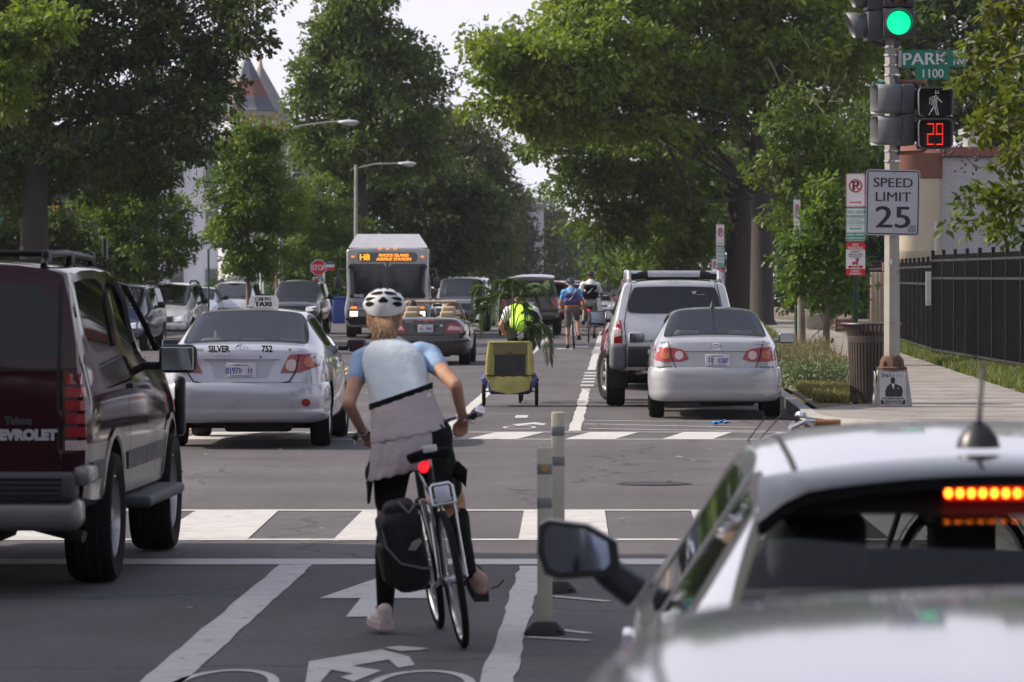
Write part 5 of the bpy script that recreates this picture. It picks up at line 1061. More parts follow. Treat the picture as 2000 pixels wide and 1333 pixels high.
# ---------------------------------------------------------------- dark convertible
def build_convertible():
 M_P = paint('graphite', (.035, .032, .03), .4, .25, .6); Yr = 82.6; X0 = GX(831, Yr); M_TAN = mat('tan_leather', (.42, .32, .21), .6, var=.1)
 root = thing('convertible', 'dark grey convertible with its roof down and tan seats, ahead of the cyclist', 'car', (X0, Yr, 0), (0, 0, R(-.3)))
 st = [(.02, .70, .36, .80, .58, .90, .02, 'b'), (.18, .80, .26, .84, .64, .955, .02, 'b'), (.9, .86, .22, .86, .70, .95, .02, 'b'), (1.15, .87, .2, .86, .72, .90, .0, 'b'), (2.55, .87, .2, .86, .70, .90, .0, 'b'), (3.0, .86, .2, .85, .64, .92, .04, 'b'), (4.0, .82, .22, .76, .58, .80, .04, 'b'), (4.55, .68, .32, .6, .45, .66, .03, 'b')]
 body, gl, bvh = make_body(st, wheels=((.98, .85), (3.65, .84)), rw=.31, crease={5: .4}); pj = Proj(bvh); body_parts(root, body, gl, M_P)
 pj.patch([(-.60, 1.15), (.60, 1.15), (.58, 2.9), (-.58, 2.9)], 'top', .004, 0, .2).build('cockpit', M_SEATD, root)
 wheels(root, [(.75, .98), (-.75, .98), (.755, 3.65), (-.755, 3.65)], .31, .22, M_RIM, 8)
 ubumper(root, M_P, [(0, -.03), (.42, -.012), (.66, .05), (.77, .19), (.82, .42), (.84, .6)], [(-.02, .60), (.015, .59), (.045, .52), (.04, .42), (.02, .33), (-.02, .24), (-.08, .22)])
 TL = [(.38, .66), (.47, .86), (.62, .875), (.72, .80), (.745, .665)]
 for sg in (1, -1):
  o = pj.patch([(sg * x, z) for x, z in TL][::sg], 'rear', .014, .04, .05).build('taillight', M_REDL, root); pj.patch([(sg * x, z) for x, z in ((.44, .72), (.49, .80), (.70, .775), (.715, .71))][::sg], 'rear', .02, .01).build('lens', M_CLR, o)
  for y in (1.4, 2.0): pass
 pj.patch([(-.26, .82), (.26, .82), (.20, .66), (-.20, .66)], 'rear', .003, 0, .08).build('plate_recess', M_BADGE, root); plate(root, 0, .745, pj.pt('rear', 0, .74, .02).y, ('DL', '9462'))
 g = MB(); pj.line([(-.50, .93), (-.44, .78), (-.35, .62), (.35, .62), (.44, .78), (.50, .93)], .012, 'rear', .004, g); g.build('trunk_gap', M_GAP, root, smooth=0); pj.patch([(-.16, .905), (.16, .905), (.15, .925), (-.15, .925)], 'rear', .01, .02).build('third_brake_lamp', M_REDL, root)
 pj.text('lettering', 'CLK 350', .03, -.34, .885, M_CHROME, root, off=.01, bold=.003); MB().torus(.03, .005, 16, 6, 0, T(0, pj.pt('rear', 0, .885, .012).y, .885, 90)).build('emblem', M_CHROME, root); MB().box((.32, pj.pt('rear', .32, .80, .01).y, .80), (.05, .015, .05), 0, None, .012).build('lock', M_CHROME, root)
 seats(root, [1.5], .5, .90, M_TAN, n=2, x0=.37, w=.46, hw=.3, hh=.16); seats(root, [2.1], .5, .98, M_TAN, n=2, x0=.37, hw=.3, hh=.18)
 wf = MB(); wf.tube([(-.68, 2.95, .88), (-.55, 2.55, 1.24), (-.5, 2.5, 1.27), (.5, 2.5, 1.27), (.55, 2.55, 1.24), (.68, 2.95, .88)], .032, 8); wf.build('windshield_frame', M_TAN, root); MB().add([(-.64, 2.93, .9), (.64, 2.93, .9), (.51, 2.52, 1.24), (-.51, 2.52, 1.24)], [(0, 1, 2, 3)]).build('windshield', M_GLS, root, smooth=0)
 MB().box((.12, 2.5, 1.2), (.2, .05, .06), 0, None, .02).build('rear_view_mirror', M_BADGE, root)
 for x in (-1, 1): mirror(root, x * .82, 2.65, .95, M_P, .2, .14, x)
 side_lines(pj, root, (1.55, 2.75), .3, .86); handles(pj, root, (1.65,), .76, M_CHROME); underside(root, 4.5)
 return root
build_convertible()
# ---------------------------------------------------------------- white hatchback close on the right
def build_hatch():
 M_P = paint('pearl_white', (.40, .41, .49), .3, .2, .8); Yr = 8.72; X0 = .875
 root = thing('hatchback', 'white hatchback with its high brake light strip lit, behind the blurred sedan', 'car', (X0, Yr, 0), (0, 0, R(-.2)))
 st = [(.02, .74, .34, .84, .64, .92, .02, 'b'), (.10, .79, .28, .90, .665, .985, .02, 'rg'), (.50, .83, .24, .93, .545, 1.335, .035, 'cab'), (1.0, .87, .22, .94, .535, 1.375, .045, 'cab'), (1.85, .88, .2, .93, .55, 1.39, .05, 'cab'), (2.55, .88, .2, .91, .54, 1.345, .05, 'ws'), (3.35, .86, .2, .88, .64, .93, .05, 'b'), (4.0, .82, .22, .76, .58, .8, .04, 'b'), (4.3, .7, .32, .6, .46, .66, .03, 'b')]
 body, gl, bvh = make_body(st, wheels=((.8, .86), (3.4, .86)), rw=.315, crease={5: .55, 6: .3}); pj = Proj(bvh)
 body_parts(root, body, gl, M_P, g_rear=glass('hatch_glass', (.82, .86, .88), .8), g_side=glass('hatch_side', (.6, .65, .65), 1.6), g_ws=glass('hatch_screen', (.95, .97, .97), .8)); wheels(root, [(.765, .8), (-.765, .8), (.77, 3.4), (-.77, 3.4)], .315, .2, M_RIM, 7)
 # roof spoiler over the glass, brake lamp strip beneath it
 vs = []; n = 21
 for i in range(n):
  u = -1 + 2 * i / (n - 1); x = u * .565; dr = .06 * u * u + .05 * max(0, abs(u) - .85) / .15
  vs += [(x * .98, .62, 1.392 - .05 * u * u), (x, .34 + .05 * u * u, 1.375 - dr), (x, .315 + .06 * u * u, 1.362 - dr), (x, .33 + .06 * u * u, 1.335 - dr), (x * .97, .5, 1.325 - dr)]
 sp = MB().add(vs, [(5 * i + j, 5 * i + j + 1, 5 * i + j + 6, 5 * i + j + 5) for i in range(n - 1) for j in range(4)]); o = sp.build('roof_spoiler', M_P, root, smooth=60); o.data.flip_normals()
 bl = MB(); bl.box((0, .40, 1.318), (.30, .04, .034), 0, None, .01); bo = bl.build('brake_light_strip', mat('strip_red', (.12, .005, .01), .2, coat=1, emit=(1, .015, .004), estr=.55), root)
 for k in range(12): MB().ell((-.14 + k * .0255, .378, 1.318), (.0078, .006, .010), 8, 6).build('lamp', mat('strip_lit', (1, .4, .1), .3, emit=(1, .2, .01), estr=8), bo)
 band = MB(); pj.patch([(-.52, 1.27), (.52, 1.27), (.50, 1.33), (-.50, 1.33)], 'rear', .004, 0, .08, band); band.build('glass_band', M_BADGE, root)
 an = MB(); an.lathe([(.052, 0), (.046, .022), (.026, .05), (.008, .062)], 14, 0, T(-.045, .72, 1.405)); an.tube([(-.045, .715, 1.455), (-.045, .60, 1.60)], [.0075, .005], 7); an.build('antenna', M_BADGE, root)
 sl = MB(); sl.tube([(-.06, .70, 1.425), (-.06, .70, 1.43)], .01, 5); 
 # quarter pillar strips, roof gutter lines, rear wiper
 for sg in (1, -1): pj.line([(sg * .47, .62), (sg * .475, 1.2), (sg * .475, 2.3)], .014, 'top', .002).build('roof_gap', M_GAP, root, smooth=0)
 TL = [(.52, .78), (.50, .90), (.66, .93), (.80, .90), (.82, .82)]
 for sg in (1, -1): pj.patch([(sg * x, z) for x, z in TL][::sg], 'rear', .014, .03, .05).build('taillight', M_REDL, root)
 ubumper(root, M_P, [(0, -.03), (.42, -.015), (.68, .05), (.79, .19), (.84, .38), (.855, .5)], [(-.02, .66), (.012, .64), (.035, .56), (.035, .42), (.0, .30), (-.06, .285)])
 plate(root, 0, .78, pj.pt('rear', 0, .78, .02).y, None)
 seats(root, [1.15], .3, .93, M_SEATD, n=3, x0=.4, w=.42, hh=.1); seats(root, [2.0], .3, .98, M_SEATD, n=2, hh=.19)
 m = MB(); m.box((-.0, 0, 0), (.22, .09, .145), 0, None, .06, 4); 
 for x in (-1, 1):
  q = MB(); pr = [(-.11, -.04), (-.09, -.065), (.06, -.075), (.10, -.06), (.12, .0), (.115, .075), (.09, .09), (-.02, .075), (-.10, .03)]; pr = [(p_[0] * -x * -1, p_[1]) for p_ in pr]
  pr = [(p_[0] * x * -1, p_[1]) for p_ in pr]; q.prism(pr, .1, 0, T(x * .985, 2.62, 1.035)); q.tube([(x * .83, 2.68, .92), (x * .90, 2.67, .97), (x * .93, 2.66, 1.0)], [.05, .045, .04], 8); o = q.build('door_mirror', M_BADGE, root, smooth=50)
  MB().prism([(a * .8 + x * .006, c * .8) for a, c in pr], .008, 0, T(x * .985, 2.611, 1.04)).build('mirror_glass', M_MIRG, o)
 side_lines(pj, root, (1.2, 2.3), .3, .93); handles(pj, root, (1.3, 2.36), .8, M_P); [pj.line([(y, .96), (y + .02, 1.32)], .07, f, .004).build('door_pillar', M_BADGE, root) for y in (1.0, 1.83) for f in ('left', 'right')]; underside(root, 4.3)
build_hatch()
# ---------------------------------------------------------------- pale sedan nearest the camera
def build_near():
 M_P = mat('pale_car_paint', (.10, .11, .17), .2, .3, 1.0, var=.2, scale=1.4, back=(.02, .02, .022), dirt=((.15, .16, .22), 3.2, .56)); root = thing('sedan', 'pale silver sedan nearest the viewer, out of focus', 'car', (.63, 2.80, -.004))
 st = [(.02, .72, .38, .86, .60, .99, .015, 'b'), (.17, .815, .28, .90, .67, 1.03, .02, 'b'), (.2, .865, .23, .95, .66, 1.05, .03, 'rg'), (.56, .885, .21, .97, .63, 1.375, .045, 'cab'), (1.5, .89, .2, .96, .65, 1.40, .05, 'cab'), (2.26, .885, .2, .94, .64, 1.38, .05, 'ws'), (2.95, .87, .2, .91, .66, .96, .05, 'b'), (4.1, .83, .22, .80, .6, .82, .05, 'b'), (4.72, .7, .32, .62, .48, .68, .03, 'b')]
 body, gl, bvh = make_body(st, wheels=((.9, .86), (3.7, .86)), rw=.315, crease={5: .4, 6: .2}); body_parts(root, body, gl, M_P); pj = Proj(bvh)
 wheels(root, [(.765, .9), (-.765, .9), (.77, 3.7), (-.77, 3.7)], .315, .2, M_RIM, 7)
 [pj.line([(sg * .575, .75), (sg * .59, 1.5), (sg * .575, 2.2)], .009, 'top', .002).build('roof_gap', M_GAP, root, smooth=0) for sg in (1, -1)]
 for sg in (1, -1):
  pj.patch([(sg * x, z) for x, z in ((.45, .74), (.45, .86), (.74, .9), (.78, .78))][::sg], 'rear', .014, .03, .06).build('taillight', M_REDL, root); pj.patch([(sg * x, z) for x, z in ((.35, .6), (.4, .72), (.62, .74), (.6, .62))][::-sg], 'front', .014, .03, .06).build('headlight', M_HEAD, root); mirror(root, sg * .84, 2.4, 1.0, M_P, .2, .14, sg)
 seats(root, [.95, 1.7], .35, .95, M_SEATD); side_lines(pj, root, (1.4, 2.2), .3, .95); underside(root, 4.6); plate(root, 0, .75, pj.pt('rear', 0, .75, .02).y, None)
build_near()

# ---------------------------------------------------------------- the other traffic: vans, utilities and cars further off
def far_car(name, label, cat, kind, x, Y, col, heading=0, yaw=0, sc=1, front='', group=None, metal=.4, low=None, gside=None, X=None, rails=False, bl=True):
 """kind: van, suv, sedan, pickup; heading 180 = facing us. x is the photo column of its middle at depth Y (the end that faces us)"""
 X0 = GX(x, Y) if X is None else X; root = thing(name, label, cat, (X0, Y, zg(Y)), (0, 0, R(heading + yaw)), group); root.scale = (sc,) * 3
 mp = paint('paint_' + '_'.join('%02d' % int(c * 100) for c in col), col, metal if sum(col) > .6 else 0, .28 if sum(col) > .6 else .12, 1 if sum(col) > .6 else .25, .35)
 L = {'van': 4.9, 'suv': 4.5, 'pickup': 5.3}.get(kind, 4.5)
 if kind == 'van': L, wh, rw, st = 4.9, (.95, 3.95), .33, [(.05, .90, .36, 1.10, .70, 1.62, .06, 'cab'), (.35, .95, .28, 1.12, .73, 1.68, .06, 'cab'), (1.6, .97, .25, 1.10, .74, 1.70, .06, 'cab'), (2.7, .97, .25, 1.04, .70, 1.62, .06, 'ws'), (3.85, .95, .25, .98, .72, 1.04, .06, 'b'), (4.5, .88, .28, .84, .62, .88, .05, 'b'), (L, .74, .36, .66, .5, .7, .03, 'b')]
 elif kind == 'suv': L, wh, rw, st = 4.5, (.9, 3.6), .37, [(.05, .88, .48, 1.12, .70, 1.68, .05, 'cab'), (.35, .91, .42, 1.14, .71, 1.71, .06, 'cab'), (1.4, .92, .40, 1.14, .70, 1.73, .06, 'cab'), (2.3, .91, .40, 1.10, .67, 1.68, .06, 'ws'), (3.0, .9, .40, 1.06, .72, 1.10, .06, 'b'), (4.1, .87, .44, .98, .68, 1.02, .05, 'b'), (L, .80, .52, .84, .58, .9, .03, 'b')]
 elif kind == 'pickup': L, wh, rw, st = 5.3, (1.2, 4.4), .39, [(.04, .94, .55, 1.08, .80, 1.12, .02, 'b'), (.3, .96, .5, 1.10, .82, 1.14, .02, 'b'), (1.9, .97, .48, 1.12, .80, 1.15, .02, 'b'), (2.0, .97, .48, 1.14, .70, 1.74, .05, 'cab'), (2.9, .97, .48, 1.14, .70, 1.78, .06, 'cab'), (3.4, .97, .48, 1.12, .68, 1.74, .06, 'ws'), (3.95, .96, .48, 1.10, .76, 1.16, .05, 'b'), (4.9, .93, .5, 1.02, .72, 1.08, .05, 'b'), (L, .88, .58, .9, .66, .98, .03, 'b')]
 else: L, wh, rw, st = 4.5, (.95, 3.55), .31, sedan_stations()
 body, gl, bvh = make_body(st, rdy=[.06, .02, 0, 0, .02, .05, .2, .22, .22, .22] if kind in ('van', 'suv') else None, wheels=[(y, st[2][1]) for y in wh], rw=rw, cap_glass=kind in ('van', 'suv'), crease={5: .4, 6: .3}, ecrease=.5)
 gd = gside or M_GLD; body_parts(root, body, gl, mp, low, g_rear=gd, g_side=gd, g_ws=M_GLW); pj = Proj(bvh); w = st[2][1]
 wheels(root, [(w - .12, wh[0]), (-w + .12, wh[0]), (w - .12, wh[1]), (-w + .12, wh[1])], rw, .22, M_RIM, 5)
 zt, zf = st[1][3] * .85, st[-1][3]
 for sg in (1, -1):
  q = [(w * .70, zt - .17), (w * .90, zt - .15), (w * .88, zt + .13), (w * .72, zt + .15)] if kind != 'sedan' else [(.45, .78), (.5, .93), (.78, .95), (.8, .8)]
  pj.patch([(sg * a, b) for a, b in q][::sg], 'rear', .016, .04, .08).build('taillight', M_BRK if 'brake' in front else M_REDL, root)
  h = [(w * .48, zf - .10), (w * .86, zf - .06), (w * .84, zf + .09), (w * .5, zf + .05)]
  pj.patch([(sg * a, b) for a, b in h][::-sg], 'front', .016, .05, .08).build('headlight', M_LAMPON if 'lit' in front else M_HEAD, root)
  mirror(root, sg * (w - .04), st[-4][0] - .05 if kind != 'sedan' else 2.75, st[2][3] + .08, M_TRIMB, .2, .17, sg)
 pj.patch([(-w * .4, zf - .1), (w * .4, zf - .1), (w * .42, zf + .07), (-w * .42, zf + .07)], 'front', .008, .02, .08).build('grille', M_BADGE, root)
 b = MB(); b.box((0, L - .02, st[-1][2] + .06), (w * 1.7, .2, .2), 0, None, .06, 3); b.build('front_bumper', low or mp, root); b = MB(); b.box((0, .02, st[0][2] + .1), (w * 1.8, .2, .22), 0, None, .06, 3); b.build('rear_bumper', low or mp, root)
 if 'tag' in front: MB().box((0, pj.pt('front', 0, zf - .18, .03).y + .06, zf - .2), (.3, .01, .15), 0, None, .003).build('licence_plate', M_PLATE, root)
 if heading < 90: plate(root, 0, zt - .05, pj.pt('rear', 0, zt - .05, .02).y, None)
 if rails:
  for sg in (1, -1): MB().tube([(sg * .62, .4, st[2][5] + .01), (sg * .62, .55, st[2][5] + .09), (sg * .62, 2.1, st[2][5] + .09), (sg * .62, 2.3, st[2][5] + .0)], .025, 7).build('roof_rail', M_TRIMB, root)
 if kind != 'pickup': side_lines(pj, root, (1.5, 2.5), .5, st[2][3]); handles(pj, root, (1.6, 2.56), st[2][3] - .12, mp)
 seats(root, [2.0], .6, 1.1, M_SEATD); u = MB(); u.box((0, L / 2, .34), (w * 1.5, L * .8, .1)); u.build('underbody', M_WELL, root)
 for sg in (1, -1): MB().tube([(sg * .05 + .1, st[-3][0] - .08, st[-3][5] + .08), (sg * .05 + .55 * sg, st[-3][0] - .2, st[-3][5] + .16)], .012, 5).build('wiper', M_BADGE, root)
 return root, pj
FC = {}
def parked(px, Y, **k): return None
far_car('minivan', 'dark blue minivan facing us, just behind the maroon sport utility mirror', 'minivan', 'van', 262, 103, (.025, .035, .075), 180, yaw=-1.5, sc=.93, rails=True, front='tag')
far_car('minivan', 'silver-white minivan facing us beside the dark blue one', 'minivan', 'van', 350, 119, (.50, .51, .54), 180, yaw=-1, sc=.93, rails=True, front='tag')
far_car('small_car', 'small pale car almost hidden between the two silver vans', 'car', 'sedan', 402, 150, (.42, .45, .52), 180, sc=.98)
o, pj = far_car('taxi', 'silver minivan taxi facing us with a white roof sign, behind the taxi sedan', 'taxi', 'van', 470, 152, (.45, .46, .5), 180, sc=.93, rails=True, front='tag')
sg_ = MB().prism([(-.22, 0), (-.2, .12), (-.15, .16), (.15, .16), (.2, .12), (.22, 0)], .14, 0, T(0, 2.5, 1.76)); so = sg_.build('roof_sign', MATS['roof_sign_white'], o); letters('lettering', 'TAXI', .08, M_BADGE, so, T(0, 2.65, 1.83, 0, 0, 180), .006, 1.1)
far_car('sport_utility', 'dark boxy sport utility facing us under the stop sign', 'sport utility', 'suv', 597, 131, (.015, .018, .026), 180, yaw=-1.5, sc=.95, rails=True, front='tag')
far_car('sport_utility', 'dark grey sport utility facing us behind the convertible', 'sport utility', 'suv', 906, 137, (.06, .063, .08), 180, yaw=.5, front='tag', gside=M_GLW)
o, pj = far_car('van', 'white van facing us behind the dark grey utility, clearance lamps on its roof', 'van', 'van', 917, 152, (.6, .61, .64), 180, sc=1.03)
for k in range(6): MB().box((-.6 + k * .24, 2.72, 1.72), (.06, .1, .05), 0, None, .015).build('clearance_lamp', M_HEAD, o)
letters('lettering', 'UBMIA', .09, M_PLATE, o, T(0, 3.0, 1.56, 40, 0, 180) , .008)
far_car('car', 'pale car facing us beside the bus, only a corner in view', 'car', 'sedan', 838, 170, (.5, .53, .6), 180)
far_car('pickup_truck', 'dark grey covered pickup in front of the trailer cyclist with a tall red taillight', 'pickup', 'suv', 1033, 124, (.05, .045, .045), 0, sc=1.02, gside=M_GLD)
far_car('van', 'tall pale lavender van ahead of the dark pickup', 'van', 'van', 1042, 162, (.42, .43, .52), 0, sc=1.12)
far_car('sport_utility', 'dark red sport utility in the lane beyond the palm', 'sport utility', 'suv', 1066, 143, (.12, .018, .025), 0, sc=.93, gside=M_GLS)
far_car('car', 'black car with a lit brake lamp ahead of the red utility', 'car', 'suv', 1108, 180, (.02, .022, .03), 0, sc=.95, front='brake')
o, pj = far_car('work_truck', 'white truck with a ladder rack far ahead of the cyclists', 'truck', 'van', 1112, 215, (.6, .6, .6), 0, sc=1.0)
rk = MB(); rk.tube([(-.8, .4, 1.7), (-.8, .4, 2.15)], .03, 6); rk.tube([(.8, .4, 1.7), (.8, .4, 2.15)], .03, 6); rk.tube([(-.8, .4, 1.95), (.8, .4, 1.95)], .03, 6); rk.build('ladder_rack', M_TRIM, o)
far_car('parked_car', 'dark red car parked beyond the white sport utility', 'car', 'sedan', 1226, 64.5, (.13, .015, .025), 0, X=.62)
far_car('parked_van', 'maroon and cream van parked beyond the white sport utility', 'van', 'van', 1256, 138, (.16, .03, .04), 0, low=paint('cream_low', (.5, .48, .42), .2))
far_car('parked_car', 'small pale car far off beside the man in red', 'car', 'sedan', 1178, 330, (.5, .52, .55), 180)

# ---------------------------------------------------------------- city bus
def build_bus():
 M_W = paint('bus_silver', (.33, .33, .35), .25, .35); Y0 = 118; X0 = GX(757, Y0)
 root = thing('bus', 'silver city bus facing us with an amber route sign and roof pod', 'bus', (X0, Y0, 0), (0, 0, R(182.2)))
 st = [(-12, 1.22, .32, 1.2, 1.16, 2.55, .06, 'b'), (-11.8, 1.27, .30, 1.2, 1.2, 2.6, .06, 'b'), (-.4, 1.27, .30, 1.2, 1.2, 2.6, .06, 'b'), (-.05, 1.24, .32, 1.2, 1.18, 2.58, .06, 'b'), (0, 1.2, .34, 1.2, 1.15, 2.54, .06, 'b')]
 st = [(y, w, zb, zs, wt, zt, cr, t) for y, w, zb, zs, wt, zt, cr, t in st]
 body, gl, bvh = make_body(st, rdy=[0] * 10, fdy=[0, 0, 0, .02, .02, .02, -.03, -.04, -.04, -.04], wheels=((-2.4, 1.27), (-9, 1.27)), rw=.48, crease={5: .5, 6: .8, 2: .5}, nocab=True, ecrease=.7)
 body_parts(root, body, gl, M_W); pj = Proj(bvh); wheels(root, [(1.1, -2.4), (-1.1, -2.4), (1.1, -9), (-1.1, -9)], .48, .28, M_RIM, 8)
 rr = lambda x0, z0, x1, z1, r=.06: [(x0 + r, z0), (x1 - r, z0), (x1, z0 + r), (x1, z1 - r), (x1 - r, z1), (x0 + r, z1), (x0, z1 - r), (x0, z0 + r)]
 # seen from the front, local +x is at the photo's left
 pw = mat('bus_windscreen', (.014, .017, .024), .04, spec=.45, var=0)
 for a, b in ((.03, 1.16), (-1.16, -.03)): pj.patch(rr(a, 1.17, b, 2.16, .1), 'front', .012, .03, .15).build('windshield', pw, root)
 fr = MB(); pj.patch([(-.025, 1.13), (.025, 1.13), (.025, 2.2), (-.025, 2.2)], 'front', .02, .03, .2, fr); fr.build('windshield_post', M_GREYP, root)
 so = pj.patch(rr(-.86, 2.21, .86, 2.49, .07), 'front', .02, .04, .2).build('route_sign', mat('sign_black_gloss', (.015, .013, .012), .2, coat=1), root)
 M_LED = mat('amber_led', (.6, .25, .02), .4, emit=(1, .3, .015), estr=1.6)
 yl = pj.pt('front', 0, 2.35, .03).y
 letters('lettering', 'H8', .18, M_LED, so, T(.66, yl, 2.35, 0, 0, 180), .006, .95); letters('lettering', 'RHODE ISLAND', .085, M_LED, so, T(-.18, yl, 2.405, 0, 0, 180), .004, 1.0); letters('lettering', 'AVENUE STATION', .085, M_LED, so, T(-.18, yl, 2.295, 0, 0, 180), .004, 1.0)
 for x in (-.22, 0, .22): MB().box((x, -.02, 2.585), (.09, .08, .05), 0, None, .015).build('marker_lamp', mat('marker_amber', (.7, .2, .03), .3, emit=(1, .25, .02), estr=1), root)
 for x in (-1.0, 1.0): MB().box((x, .0, 2.36), (.09, .06, .05), 0, None, .012).build('marker_lamp', MATS['marker_amber'], root)
 pod = MB(); q = [(1.15, 2.6), (.93, 3.06), (.0, 3.1)]; vs = []
 for y, k, z2 in ((-.15, 1.0, 0), (-.75, 1.0, 1), (-8.5, 1, 1), (-8.8, 1, 0)):
  h = [(1.14, 2.58), (1.10, 2.72), (.80 if z2 else 1.02, 3.02 if z2 else 2.72), (0, 3.05 if z2 else 2.72)]; h = [(1.14, 2.58), (1.13, 2.66), (.90, 3.0 if z2 else 2.70), (.5, 3.05 if z2 else 2.71)]
  vs += [(x, y, z) for x, z in h] + [(-x, y, z) for x, z in h[::-1]]
 # a faceted pod: front face leans back
 pts = lambda y, t: [(1.13, y, 2.56), (1.13, y, 2.60 + .06 * t), (1.13 - .23 * t, y, 2.60 + .42 * t), (-1.13 + .23 * t, y, 2.60 + .42 * t), (-1.13, y, 2.60 + .06 * t), (-1.13, y, 2.56)]
 A = pts(-.12, .05); B_ = pts(-.55, 1); C_ = pts(-8.5, 1); D_ = pts(-8.9, .05); vs = A + B_ + C_ + D_
 pod.add(vs, [(6 * i + j, 6 * i + j + 1, 6 * (i + 1) + j + 1, 6 * (i + 1) + j) for i in range(3) for j in range(5)]); po = pod.build('roof_pod', paint('pod_white', (.5, .5, .54), .1, .4), root, smooth=30)
 bmx = bmesh.new(); bmx.from_mesh(po.data); bmesh.ops.recalc_face_normals(bmx, faces=bmx.faces); bmx.to_mesh(po.data); bmx.free()
 lo = MB(); pj.patch([(-1.2, .30), (1.2, .30), (1.21, .60), (-1.21, .60)], 'front', .05, .12, .2, lo); lo.build('bumper', M_TRIMB, root)
 for sg in (1, -1):
  h = [(sg * x, z) for x, z in ((.60, .62), (1.14, .62), (1.14, .82), (.60, .82))][::-sg]; o = pj.patch(h, 'front', .01, .03, .1).build('headlight', M_GREYP, root)
  pj.patch([(sg * x, z) for x, z in ((.86, .65), (1.08, .65), (1.08, .79), (.86, .79))][::-sg], 'front', .022, .02).build('lamp', M_LAMPON, o); pj.patch([(sg * x, z) for x, z in ((.64, .65), (.83, .65), (.83, .79), (.64, .79))][::-sg], 'front', .02, .02).build('reflector', M_CHROME, o)
  pj.patch([(sg * x, z) for x, z in ((.88, .87), (1.06, .87), (1.06, .93), (.88, .93))][::-sg], 'front', .012, .02).build('indicator', MATS['marker_amber'], root)
  m = MB(); m.tube([(sg * 1.2, -.02, 2.0), (sg * 1.4, .12, 2.0), (sg * 1.42, .14, 1.75)], .022, 6); m.box((sg * 1.42, .14, 1.62), (.2, .1, .32), 0, None, .04, 3); m.build('door_mirror', M_BADGE, root)
  MB().tube([(sg * .1, .03, 1.14), (sg * .25, .05, 1.35), (sg * .2, .05, 1.75)], .014, 5).build('wiper', M_BADGE, root)
 M_BL = mat('bus_blue', (.04, .07, .24), .5); pj.text('lettering', '2362', .13, .93, 1.0, M_BL, root, 'front', off=.012, bold=.004, flip=-1); pj.text('lettering', '9H82', .09, .82, 1.24, M_PLATE, root, 'front', off=.025, bold=.004, flip=-1)
 sw = MB()
 for f in ('left', 'right'):
  for k in range(7): pj.patch([(-1.9 - k * 1.3, 1.3), (-.7 - k * 1.3, 1.3), (-.7 - k * 1.3, 2.15), (-1.9 - k * 1.3, 2.15)], f, .01, .02, .3).build('side_window', pw, root)
 al = MB(); pj.patch([(-10, .95), (-.2, .95), (-.2, 1.12), (-10, 1.12)], 'left', .008, .0, .4, al); al.build('stripe', mat('bus_red', (.4, .05, .04), .5), root)
build_bus()
